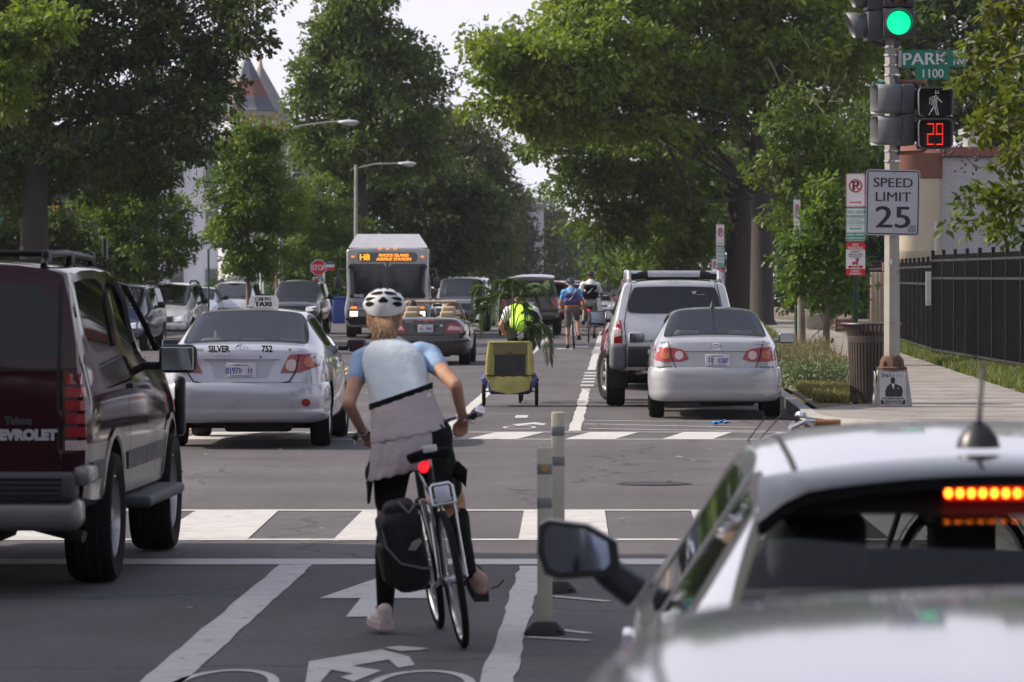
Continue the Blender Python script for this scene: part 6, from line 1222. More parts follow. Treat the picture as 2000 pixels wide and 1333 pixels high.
# ================================================================== BICYCLES AND PEOPLE
M_SKIN = mat('skin', (.47, .265, .18), .62, var=.16, scale=14, spec=.22); M_SKIN2 = mat('skin_tan', (.42, .23, .15), .5, var=.1, scale=9); M_SKIN3 = mat('skin_brown', (.15, .08, .055), .5, var=.1, scale=9)
M_FRAMEB = mat('bike_black', (.02, .02, .024), .3, coat=.6, var=.05); M_STEEL = mat('bike_steel', (.6, .6, .62), .22, metal=1, var=.05); M_CLOTHB = mat('black_cloth', (.008, .008, .010), .9, spec=.15, var=.25, scale=20, bump=.25, bscale=40)
def bike(name, label, loc, yaw=0, lean=0, frame=M_FRAMEB, wb=1.07, rw=.34, rack=False, bars='flat', grip=M_TRIMB, fenders=False, saddle_w=.15, lamp=False, crank=20, group=None, steer=0):
 root = thing(name, label, 'bicycle', loc, (0, R(lean), R(yaw)), group)
 f = MB(); bb, sc, st, ht, hb = (0, .44, .28), (0, .29, .72), (0, .24, .88), (0, wb - .23, .86), (0, wb - .19, .68)
 for a, b, r in ((bb, st, .016), (sc, ht, .017), (bb, hb, .019), (hb, ht, .02)): f.tube([a, b], r, 10)
 for sx in (1, -1): f.tube([(sx * .05, .44, .28), (sx * .062, 0, rw)], .011, 8); f.tube([(sx * .02, .30, .70), (sx * .058, .02, rw)], .009, 8)
 f.build('frame', frame, root)
 fk = MB(); [fk.tube([(sx * .05, wb - .18, .64), (sx * .055, wb - .09, .5), (sx * .058, wb, rw)], [.014, .013, .009], 8) for sx in (1, -1)]; fk.cyl((-.05, wb - .18, .645), (.05, wb - .18, .645), .016); fk.build('fork', frame, root)
 for y in (0, wb):
  t = MB().torus(rw - .018, .018, 40, 8, 0, T(0, y, rw, 0, 90)); w = t.build('wheel', M_TYRE, root)
  rm = MB().torus(rw - .043, .011, 40, 6, 0, T(0, y, rw, 0, 90)); rm.cyl((-.04, y, rw), (.04, y, rw), .022)
  for k in range(28):
   A = 2 * math.pi * k / 28; s = .025 if k % 2 else -.025; B = A + (.5 if k % 4 < 2 else -.5); rm.tube([(s, y + .02 * math.cos(B), rw + .02 * math.sin(B)), (0, y + (rw - .05) * math.cos(A), rw + (rw - .05) * math.sin(A))], .0016, 4)
  rm.build('rim', M_STEEL, w)
  if fenders: 
   fd = MB(); n = 22; a0, a1 = (R(20), R(200)) if y == 0 else (R(-10), R(150)); vs = []
   for i in range(n): A = a0 + (a1 - a0) * i / (n - 1); vs += [(x, y + (rw + .022 - abs(x) * .3) * math.cos(A), rw + (rw + .022 - abs(x) * .3) * math.sin(A)) for x in (-.027, 0, .027)]
   fd.add(vs, [(3 * i + j, 3 * i + j + 1, 3 * i + j + 4, 3 * i + j + 3) for i in range(n - 1) for j in (0, 1)]); fd.build('fender', M_FRAMEB, root)
 c = MB(); c.lathe([(.055, -.003), (.095, -.003), (.095, .003), (.055, .003)], 28, 0, T(.06, .44, .28, 0, 90)); A = R(crank)
 for s in (1, -1): c.tube([(s * .07, .44, .28), (s * .085, .44 + s * .17 * math.cos(A), .28 - s * .17 * math.sin(A))], .011, 6)
 c.build('crankset', M_STEEL, root)
 for s in (1, -1):
  p = MB().box((s * .14, .44 + s * .17 * math.cos(A), .28 - s * .17 * math.sin(A)), (.1, .085, .025), 0, None, .006, 1).build('pedal', M_TRIMB, root)
  MB().box((s * .14, .44 + s * .17 * math.cos(A) - .045, .28 - s * .17 * math.sin(A)), (.05, .006, .014)).build('reflector', M_AMB, p)
 sp = MB().tube([st, (0, .225, .93)], .013, 8); sp.build('seat_post', M_STEEL, root)
 vs = []; prof = [(.0, .6), (.04, 1.0), (.10, .95), (.16, .55), (.22, .3), (.27, .2)]
 for yy, k in prof:
  for j in range(9): B = -1.2 + 2.4 * j / 8; vs.append((k * saddle_w / 2 * 1.12 * math.sin(B) / math.sin(1.2), .10 + yy, .955 + .028 * (math.cos(B) - .6) + (.012 if yy < .05 else 0)))
 sd = MB().add(vs, [(9 * i + j, 9 * i + j + 1, 9 * i + j + 10, 9 * i + j + 9) for i in range(5) for j in range(8)]); me = sd.mesh('saddle', M_CLOTHB, 0); so = bpy.data.objects.new('saddle', me); COL.objects.link(so)
 m_ = so.modifiers.new('o', 'SOLIDIFY'); m_.thickness = .05; m_.offset = -1; m_ = so.modifiers.new('s', 'SUBSURF'); m_.levels = 2; me = bake(so); me.name = 'saddle'; finish(me, 60); so = link('saddle', me, root)
 h = MB(); hy = wb - .25
 if bars == 'flat': h.tube([(-.29, hy - .05, 1.0), (-.1, hy + .02, 1.0), (0, hy + .02, 1.0), (.1, hy + .02, 1.0), (.29, hy - .05, 1.0)], .011, 8); ends = [(-.29, hy - .05, 1.0), (.29, hy - .05, 1.0)]; dirs = [Vector((.12, .03, 0)), Vector((-.12, .03, 0))]
 elif bars == 'swept': h.tube([(-.30, hy - .16, 1.06), (-.27, hy + .0, 1.07), (-.1, hy + .05, 1.04), (0, hy + .05, 1.02), (.1, hy + .05, 1.04), (.27, hy + 0, 1.07), (.30, hy - .16, 1.06)], .011, 8); ends = [(-.30, hy - .16, 1.06), (.30, hy - .16, 1.06)]; dirs = [Vector((.01, .12, 0)), Vector((-.01, .12, 0))]
 h.tube([(0, wb - .235, .86), (0, wb - .25, .98), (0, hy + .02, 1.0)], .014, 8); h.build('handlebar', M_STEEL, root)
 for e, d in zip(ends, dirs):
  e = Vector(e); g = MB().tube([e - d * .05, e, e + d * .5, e + d], [.012, .017, .0165, .016], 10); g.build('grip', grip, root)
  b = MB().tube([e + d * 1.15 + Vector((0, .03, 0)), e + d * .6 + Vector((0, .065, -.02)), e + Vector((0, .055, -.035))], .006, 6); b.build('brake_lever', M_STEEL, root)
 if rack:
  r_ = MB(); 
  for sx in (1, -1): r_.tube([(sx * .07, .28, .70), (sx * .065, .2, .73), (sx * .06, -.2, .72)], .006, 7); r_.tube([(sx * .065, .0, .725), (sx * .07, 0, rw)], .006, 7)
  r_.tube([(-.06, -.2, .72), (.06, -.2, .72)], .006, 7); r_.tube([(-.065, 0, .725), (.065, 0, .725)], .006, 7); r_.tube([(-.065, .12, .727), (.065, .12, .727)], .006, 7)
  r_.tube([(-.055, -.19, .72), (-.055, -.16, .80), (-.04, -.155, .815), (.04, -.155, .815), (.055, -.16, .80), (.055, -.19, .72)], .007, 8); r_.build('rack', M_STEEL, root)
  MB().box((0, -.17, .765), (.075, .012, .08), 0, None, .008).build('reflector', mat('pale_reflector', (.55, .57, .68), .25, coat=1), root)
 if lamp: MB().ell((-.035, .19, .885), (.026, .02, .028), 12, 8).build('tail_light', mat('tail_lit', (.6, .01, .02), .2, emit=(1, .01, .02), estr=1.3), root)
 return root
def hand(caps, wrist, fwd, out, bar, close=True):
 """palm, four curled fingers round the bar and a thumb; fwd = forearm direction, out = towards the little finger"""
 w, f, o = Vector(wrist), Vector(fwd).normalized(), Vector(out).normalized(); dn = Vector((0, 0, -1)); p = w + f * .075
 caps.append((w, .026, w + f * .03, .028, .75)); 
 for k in range(4):
  b = p + o * (-.03 + .02 * k); caps.append((w + f * .02 + o * (-.018 + .012 * k), .016, b, .0125))
  l = (.9, 1, .95, .75)[k]; q = b + (f * .022 + dn * .022) * l; r_ = q + (dn * .026 - f * .006) * l; caps += [(b, .0105, q, .0095), (q, .0095, r_, .0085), (r_, .0085, r_ - f * .018 * l, .0078)]
 t0 = w + f * .025 - o * .02; t1 = t0 - o * .022 + f * .03 + dn * .008; caps += [(t0, .014, t1, .0115), (t1, .0115, t1 + f * .02 + dn * .02 + o * .006, .009)]
def shoe(parent, heel, toe, m, w=.045, h=.075, sole=None, name='shoe'):
 a, b = Vector(heel), Vector(toe); d = (b - a); d.normalize(); up = Vector((0, 0, 1))
 caps = [(a + up * .035, w * .72, b + up * .018, w * .55), (a + up * .04, w * .8, a + d * .12 + up * .035, w * .85, .9), (a + up * .055, w * .75, a + up * h, w * .78), (a + d * .06 + up * .05, w * .7, a + d * .02 + up * h, w * .7)]
 o = blob(caps, .009, 4, name, m, parent)
 if sole:
  sd = Vector((-d.y, d.x, 0)).normalized(); n = 14; vs = []
  L = (b - a).length + .07
  pl = [(t, (.75 + .3 * math.sin(math.pi * t)) * w * (1 if t < .8 else 1 - (t - .8) * 2.5)) for t in [i / 10 for i in range(11)]]
  base = a - d * .035; q = [base + d * (L * t) + sd * x for t, x in pl] + [base + d * (L * t) - sd * x for t, x in pl[::-1]]
  k = len(q); z0 = -.005
  MB().add([tuple(p + up * z0) for p in q] + [tuple(p + up * .028) for p in q], [tuple(range(k))[::-1], tuple(range(k, 2 * k))] + [(i, (i + 1) % k, (i + 1) % k + k, i + k) for i in range(k)]).build('sole', sole, o)
 return o
def face(parent, c, fw, r, m):
 c, fw = Vector(c), Vector(fw).normalized(); sd = fw.cross(Vector((0, 0, 1))).normalized(); up = sd.cross(fw)
 e = MB(); [e.ell(c + fw * r * .92 + sd * s * r * .38 + up * r * .05, .011, 8, 6) for s in (1, -1)]; e.build('eyes', mat('eye', (.05, .04, .035), .2), parent)
 l = MB().ell(c + fw * r * .93 - up * r * .55, (.022, .012, .007), 8, 5); l.build('mouth', mat('lips', (.3, .1, .09), .5), parent)

# ---------------------------------------------------------------- the woman waiting at the line
def woman():
 bk = bike('bicycle', 'black city bicycle with a rear rack, leaning under the woman in the white helmet', (-.739, 19.83, 0), 8.5, -9.4, wb=1.11, rack=True, bars='swept', saddle_w=.22, lamp=True, crank=8)
 MB().box((.0, .085, .975), (.07, .012, .035), 0, T(), .008, 3).build('saddle_patch', mat('silver_patch', (.5, .51, .53), .4, metal=.4), bk)
 bl = MB(); bl.ell((.33, .71, 1.08), (.035, .03, .03), 12, 8); bl.build('bell', M_CHROME, bk)
 st = MB(); st.tube([(.06, .02, .34), (.07, .02, .60), (.075, .0, .72)], .005, 6); st.build('rack_stay', M_STEEL, bk)
 # pannier hung on the left of the rack
 Mb = T(-.739, 19.83, 0) @ Euler((0, R(-9.4), R(8.5))).to_matrix().to_4x4(); loc = Mb @ Vector((-.15, .0, .3))
 pn = thing('pannier', 'black pannier bag with grey cords hung on the woman\'s bicycle', 'bag', loc, (0, R(-9.4), R(8.5)))
 bb = MB(); bb.box((-.06, .02, .225), (.20, .30, .40), 0, None, .075, 4); bb.box((-.05, .02, .41), (.15, .24, .10), 0, None, .045, 3); bb.box((-.155, .02, .17), (.06, .2, .2), 0, None, .028, 3); bb.v = [(x * (1 + .25 * (z - .2)) + .008 * math.sin(z * 40 + y * 25), y + .008 * math.sin(x * 50 + z * 31), z + .008 * math.sin(y * 30)) for x, y, z in bb.v]
 bb.build('bag', mat('pannier_nylon', (.010, .010, .013), .75, spec=.25, var=.3, scale=10, bump=.7, bscale=14), pn, smooth=60)
 s = MB(); s.tube([(-.155, -.08, .36), (-.155, -.14, .26), (-.10, -.158, .17), (.0, -.158, .13), (.045, -.13, .12)], .011, 6, 0, True, None, .4); s.build('strap', mat('grey_webbing', (.08, .08, .085), .8), pn)
 s = MB(); s.tube([(-.15, -.05, .33), (-.17, -.04, .2), (-.13, -.07, .06), (-.10, -.11, .08)], .006, 6); s.tube([(-.06, -.10, .46), (-.02, -.12, .40), (.02, -.11, .44)], .007, 6); s.build('cord', mat('grey_cord', (.14, .14, .15), .7), pn)
 e = MB().prism([(-.035, -.018), (.0, -.024), (.038, .012), (.03, .03), (-.01, .018)], .006, 0, T(-.02, -.163, .245)); e.build('emblem', mat('pannier_patch', (.18, .18, .19), .5), pn)
 # body: one surface
 root = thing('person', 'woman cyclist in white helmet and pale blue shirt, foot down at the stop line', 'person', P(750, 1238, 20.62))
 O = root.location.copy(); L = lambda x, y, Y: P(x, y, Y) - O
 hd = L(751, 612, 20.88); nk = L(754, 655, 20.80); ub = L(768, 693, 20.68); md = L(781, 740, 20.56); ws = L(787, 782, 20.46); hp = L(797, 865, 20.36)
 sL, sR = L(707, 708, 20.74), L(838, 698, 20.72); eL, eR = L(680, 789, 20.52), L(890, 753, 20.50); wL, wR = L(710, 846, 20.66), L(905, 820, 20.62)
 kL, kR = L(758, 1012, 20.46), L(888, 985, 20.74); aL, aR = L(752, 1196, 20.66), L(915, 1115, 20.40); hL, hR = L(768, 880, 20.36), L(842, 882, 20.38)
 caps = [(hd, .083, hd + Vector((0, .02, -.03)), .075), (hd + Vector((0, .04, -.07)), .05, hd + Vector((0, .05, -.05)), .05), (nk, .046, ub + Vector((0, .03, .02)), .045), (ub, .05, md, .06, .8), (L(738, 706, 20.72), .05, L(802, 701, 20.72), .05), (md, .06, ws, .07, .8), (ws, .075, hp, .11), (L(770, 870, 20.36), .105, L(832, 870, 20.38), .105),
   (sL, .05, eL, .036), (eL, .036, wL, .024), (sR, .05, eR, .036), (eR, .036, wR, .024), (hL, .1, kL, .058), (kL, .056, L(755, 1090, 20.57), .055), (L(755, 1090, 20.57), .055, aL, .036), (hR, .1, kR, .06), (kR, .058, L(897, 1045, 20.56), .056), (L(897, 1045, 20.56), .055, aR, .036)]
 caps += [(hd + Vector((-.078, .02, -.02)), .018, hd + Vector((-.08, .02, -.045)), .014), (hd + Vector((.078, .02, -.02)), .018, hd + Vector((.08, .02, -.045)), .014), (hd + Vector((0, .095, -.045)), .014, hd + Vector((0, .11, -.06)), .016)]
 hand(caps, wL, (.03, .1, -.03), (-1, .1, 0), None); hand(caps, wR, (-.02, .1, -.05), (1, .1, .1), None)
 blob(caps, .0105, 5, 'body', M_SKIN, root); face(root, hd + Vector((0, .02, -.03)), (0, 1, -.1), .09, M_SKIN)
 # shirt with blue raglan sleeves
 M_SH = mat('shirt_white_blue', (.54, .61, .67), .85, var=.08, scale=7, bump=1.0, bscale=7); M_SL = mat('sleeve_blue', (.29, .42, .62), .85, var=.1, scale=8, bump=.4, bscale=12)
 rings = [(757, 658, 20.80, .052, .05, 0), (759, 664, 20.775, .066, .068, 0), (764, 673, 20.735, .105, .092, 0), (768, 686, 20.70, .144, .106, -.004), (770, 703, 20.67, .162, .116, -.008), (772, 722, 20.63, .162, .122, -.01), (775, 742, 20.575, .150, .124, -.004), (780, 762, 20.52, .140, .124, .02), (784, 778, 20.47, .140, .120, .045), (786, 790, 20.44, .142, .118, .058), (787, 797, 20.43, .144, .118, .062)]
 vs = []; q = 49
 for ri, (x, y, Yd, rx, ry, tt) in enumerate(rings):
  c = L(x, y, Yd)
  for i in range(q): A = 2 * math.pi * i / 48; f = 1 + (ri > 3) * (.016 * math.sin(A * 6 + ri * 1.1) + .012 * math.sin(A * 11 - ri * 1.3) + .007 * math.sin(A * 21 + ri * 2.2)); vs.append(c + Vector((rx * f * math.copysign(abs(math.cos(A)) ** .85, math.cos(A)), ry * f * math.copysign(abs(math.sin(A)) ** .85, math.sin(A)), tt * math.cos(A))))
 me = MB().add(vs, [(k * q + i, k * q + i + 1, (k + 1) * q + i + 1, (k + 1) * q + i) for k in range(len(rings) - 1) for i in range(48)]).mesh('shirt', M_SH, 0); o = bpy.data.objects.new('shirt', me); COL.objects.link(o)
 s_ = o.modifiers.new('s', 'SOLIDIFY'); s_.thickness = .006; s_ = o.modifiers.new('u', 'SUBSURF'); s_.levels = 1; me = bake(o); finish(me, 70); me.name = 'shirt'; link('shirt', me, root)
 for s, e, k in ((sL, eL, .50), (sR, eR, .46)):
  m_ = s.lerp(e, k); inn = ub.lerp(s, .45) + Vector((0, .02, .01)); sl = MB()
  d = (e - s).normalized(); pts = [inn, s.lerp(inn, .45) + Vector((0, 0, .012)), s + Vector((0, 0, .006)), s.lerp(m_, .5), m_]; rs = [.05, .062, .064, .058, .054]
  caps = [(pts[i], rs[i], pts[i + 1], rs[i + 1]) for i in range(3)]; blob(caps + [(pts[3], .058, m_ - d * .035, .052)], .010, 4, 'sleeve', M_SL, root)
 # strap at the waist and the jacket tied round the hips
 b = MB(); c0 = L(783, 774, 20.465); n = 28; pts = [c0 + Vector((.160 * math.cos(A), .142 * math.sin(A), .055 * math.cos(A) - .0 + .0 * math.sin(A))) for A in [2 * math.pi * i / n for i in range(n + 1)]]
 vs = []
 for p in pts: vs += [p + Vector((0, 0, .015)), p + Vector((.0, 0, -.015))]
 b.add(vs, [(2 * i, 2 * i + 1, 2 * i + 3, 2 * i + 2) for i in range(n)]); b.build('waist_strap', M_CLOTHB, root)
 def skirt(name, rings, a0, a1, m, fold=.006, th=.006, n=72):
  vs = []; full = a1 - a0 >= 359
  for ri, (c, rx, ry, tilt) in enumerate(rings):
   for i in range(n + 1):
    A = R(a0 + (a1 - a0) * i / n); f = 1 + fold * ri * (.55 * math.sin(A * 5 + ri * .9) + .35 * math.sin(A * 9 - ri * .6 + 2) + .22 * math.sin(A * 19 + ri)) ; vs.append(c + Vector((rx * f * math.cos(A), ry * f * math.sin(A), tilt * math.cos(A) + .004 * math.sin(A * 17))))
  q = n + 1; me = MB().add(vs, [(k * q + i, k * q + i + 1, (k + 1) * q + i + 1, (k + 1) * q + i) for k in range(len(rings) - 1) for i in range(n)]).mesh(name, m, 0); o = bpy.data.objects.new(name, me); COL.objects.link(o)
  s_ = o.modifiers.new('s', 'SOLIDIFY'); s_.thickness = th; s_ = o.modifiers.new('u', 'SUBSURF'); s_.levels = 1; me = bake(o); finish(me, 60); me.name = name; return link(name, me, root)
 M_LI = mat('lilac_jacket', (.38, .335, .355), .85, var=.1, scale=6, bump=.7, bscale=12)
 RG = lambda dx=0: [(L(784, 778, 20.46), .148, .13, .052), (L(788, 802, 20.43), .152, .135, .048), (L(796, 838, 20.40), .178, .16, .04), (L(801, 850, 20.39), .188, .17, .04), (L(800, 885, 20.37), .192, .18, .045), (L(795, 910, 20.36), .19, .182, .05), (L(793, 922, 20.36), .188, .18, .05)]
 skirt('jacket', RG(), 150, 345, M_LI, .0085); sk2 = RG()[:4]; skirt('jacket_yoke', [(c + Vector((0, -.004, -.004)), rx * 1.02, ry * 1.025, t) for c, rx, ry, t in sk2], 120, 420, M_LI, .003)
 dk = [(c + Vector((0, 0, -.0)), rx * .97, ry * .97, t) for c, rx, ry, t in RG()] + [(L(800, 945, 20.36), .20, .18, .03)]
 skirt('jacket_lining', [(c, rx * (1.14 if i > 2 else 1), ry, t - .03 * (i > 4)) for i, (c, rx, ry, t) in enumerate(dk)], 305, 400, M_CLOTHB, .005); skirt('jacket_lining', [(c + Vector((0, 0, -.01)), rx * 1.03, ry, t - .05 * (i > 4)) for i, (c, rx, ry, t) in enumerate(dk)] + [(L(795, 985, 20.36), .195, .16, .0)], 150, 196, M_CLOTHB, .012)
 tl = MB(); tl.add([L(893, 900, 20.3), L(912, 918, 20.28), L(909, 952, 20.27), L(903, 944, 20.29), L(880, 930, 20.32)], [(0, 4, 3, 2, 1)]); me = tl.build('jacket_tail', M_CLOTHB, root)
 so = me.modifiers.new('s', 'SOLIDIFY'); so.thickness = .006
 # shorts, socks, shoes
 caps = [(hL, .115, kL.lerp(hL, .25), .076), (hR, .115, kR.lerp(hR, .32), .078), (L(775, 878, 20.36), .115, L(835, 878, 20.38), .115)]
 blob(caps, .012, 4, 'shorts', M_CLOTHB, root)
 blob([(kL.lerp(aL, .22), .0585, L(755, 1090, 20.57), .061), (L(755, 1090, 20.57), .061, aL, .042)], .01, 4, 'sock', M_CLOTHB, root); blob([(kR.lerp(aR, .2), .062, L(897, 1045, 20.56), .062), (L(897, 1045, 20.56), .061, aR, .042)], .01, 4, 'sock', M_CLOTHB, root)
 M_SHOE = mat('shoe_white', (.60, .52, .50), .7, var=.15, scale=30, bump=.3); M_SOLE = mat('shoe_sole', (.55, .45, .45), .6); M_PK = mat('shoe_pink', (.55, .05, .14), .6)
 s1 = shoe(root, L(752, 1226, 20.60) + Vector((0, 0, 0)), L(745, 1222, 20.60) + Vector((-.045, .17, 0)), M_SHOE, .05, .085, M_SOLE); lc = MB().tube([L(740, 1192, 20.72), L(733, 1186, 20.72), L(737, 1190, 20.70), L(745, 1192, 20.70)], .004, 5); lc.build('lace', M_PK, s1); 
 s2 = shoe(root, L(938, 1166, 20.34), L(920, 1130, 20.36) + Vector((0, .16, .02)), mat('shoe_tan', (.38, .25, .2), .7, var=.25, scale=20), .05, .085, M_TRIMB); MB().tube([L(958, 1150, 20.36), L(972, 1146, 20.36), L(984, 1133, 20.36)], .004, 5).build('lace', M_TRIMB, s2)
 br = MB().torus(.03, .007, 18, 6, 0, Matrix.Translation(wL + (eL - wL) * .08) @ (wL - eL).to_track_quat('Z', 'Y').to_matrix().to_4x4()); br.build('bracelet', mat('bracelet', (.6, .55, .55), .4), root)
 br = MB().torus(.029, .006, 18, 6, 0, Matrix.Translation(wR + (eR - wR) * .08) @ (wR - eR).to_track_quat('Z', 'Y').to_matrix().to_4x4()); br.build('watch', M_STEEL, root)
 # hair: cap and ponytail strands
 M_HAIR = mat('hair_blond', (.34, .20, .105), .45, var=.6, scale=30, stretch=(6, 6, .7), bump=.8, bscale=40)
 caps = [(hd + Vector((0, -.01, .0)), .092, hd + Vector((0, -.005, -.03)), .080), (hd + Vector((0, -.085, -.02)), .035, hd + Vector((-.005, -.11, -.09)), .040), (hd + Vector((-.005, -.11, -.09)), .042, hd + Vector((-.01, -.09, -.15)), .022), (hd + Vector((-.05, -.05, -.05)), .03, hd + Vector((-.03, -.07, -.10)), .018), (hd + Vector((.055, -.04, -.05)), .026, hd + Vector((.035, -.06, -.10)), .014)]
 hr = blob(caps, .008, 3, 'hair', M_HAIR, root); st = MB(); rg = np.random.default_rng(3)
 for k in range(90):
  a = rg.uniform(-1, 1); st.tube([hd + Vector((a * .04, -.115, -.02)), hd + Vector((a * .045 + rg.normal() * .008, -.165 + .02 * a * a, -.07)), hd + Vector((a * .045 + rg.normal() * .012, -.155 + rg.normal() * .01, -.125)), hd + Vector((a * .03 + rg.normal() * .018, -.125, -.18 - rg.random() * .05))], [.006, .007, .0055, .001], 5)
 for k in range(46):
  a = rg.uniform(-1, 1) ; st.tube([hd + Vector((a * .088, -.04 - .05 * (1 - a * a), .0)), hd + Vector((a * .085, -.06 - .05 * (1 - a * a), -.05)), hd + Vector((a * .06, -.075 - .03 * (1 - a * a), -.10 - rg.random() * .02))], [.005, .006, .002], 5)
 st.build('strands', mat('hair_straw', (.36, .22, .12), .45, var=.6, scale=22, stretch=(6, 6, .6)), hr, smooth=60); MB().torus(.03, .009, 16, 6, 0, T(hd.x, hd.y - .11, hd.z - .035, 80)).build('hair_tie', M_CLOTHB, hr)
 helmet(root, hd + Vector((0, -.002, .028)), (.111, .135, .098), mat('helmet_white', (.60, .60, .62), .3, coat=.8, var=.05), M_CLOTHB, -12)
def helmet(root, c, r, m, mv, tilt=0, vents=True):
 """shell with raised ribs between dark vent slots"""
 M_ = Matrix.Translation(c) @ Euler((R(tilt), 0, 0)).to_matrix().to_4x4(); s = MB(); nu, nv = 40, 14; vs = []
 for i in range(nv + 1):
  ph = R(-30) + R(120) * i / nv
  for j in range(nu):
   th = 2 * math.pi * j / nu; bk_ = max(0, -math.sin(th)); low = (.35 * (1 - bk_) - .22 * bk_) * max(0, 1 - i / 5)
   vs.append((r[0] * math.cos(ph) * math.cos(th), r[1] * math.cos(ph) * math.sin(th), r[2] * (math.sin(ph) + low)))
 s.add(vs, [(i * nu + j, i * nu + (j + 1) % nu, (i + 1) * nu + (j + 1) % nu, (i + 1) * nu + j) for i in range(nv) for j in range(nu)], 0, M_)
 me = s.mesh('helmet', m, 60); o = bpy.data.objects.new('helmet', me); COL.objects.link(o); so = o.modifiers.new('s', 'SOLIDIFY'); so.thickness = .016; so.offset = -1; me = bake(o); me.name = 'helmet'; finish(me, 50); o = link('helmet', me, root)
 if vents:
  up_ = [[(-.04, 27), (-.45, 25), (-.86, 31), (-.62, 39), (-.04, 42)], [(-.3, 15), (-.62, 21), (-1.02, 22), (-1.08, 14), (-.75, 8)], [(-.38, -2), (-.62, 6), (-.98, 7), (-.98, -5), (-.62, -11)], [(-.1, 58), (-.45, 55), (-.5, 64), (-.12, 70)], [(-.8, 46), (-1.3, 44), (-1.4, 54), (-.95, 58)], [(-1.3, 16), (-1.75, 20), (-1.8, 32), (-1.4, 30)], [(-2.2, 30), (-2.5, 30), (-2.5, 55), (-2.25, 58)]]
  for pl in up_ + [[(-p_, q_) for p_, q_ in z] for z in up_] + [[(-.3, -1), (.3, -1), (.1, 15), (0, 19), (-.1, 15)]]:
   v = MB(); k = 1.014; n = len(pl); cx, cy = sum(p_[0] for p_ in pl) / n, sum(p_[1] for p_ in pl) / n; pl = [((p_[0] * .75 + w_[0] * .25, p_[1] * .75 + w_[1] * .25), (p_[0] * .25 + w_[0] * .75, p_[1] * .25 + w_[1] * .75)) for p_, w_ in zip(pl, pl[1:] + pl[:1])]; pl = [x_ for y_ in pl for x_ in y_]; n = len(pl)
   q = [(cx, cy)] + [(cx + (a_ - cx) * .55, cy + (b_ - cy) * .55) for a_, b_ in pl] + pl
   v.add([(r[0] * k * math.cos(R(ph)) * math.cos(th - math.pi / 2), r[1] * k * math.cos(R(ph)) * math.sin(th - math.pi / 2), r[2] * (k * math.sin(R(ph)))) for th, ph in q], [(0, 1 + j, 1 + (j + 1) % n) for j in range(n)] + [(1 + j, 1 + n + j, 1 + n + (j + 1) % n, 1 + (j + 1) % n) for j in range(n)], 0, M_); v.build('vent', mv, o, smooth=60)
 return o
woman()

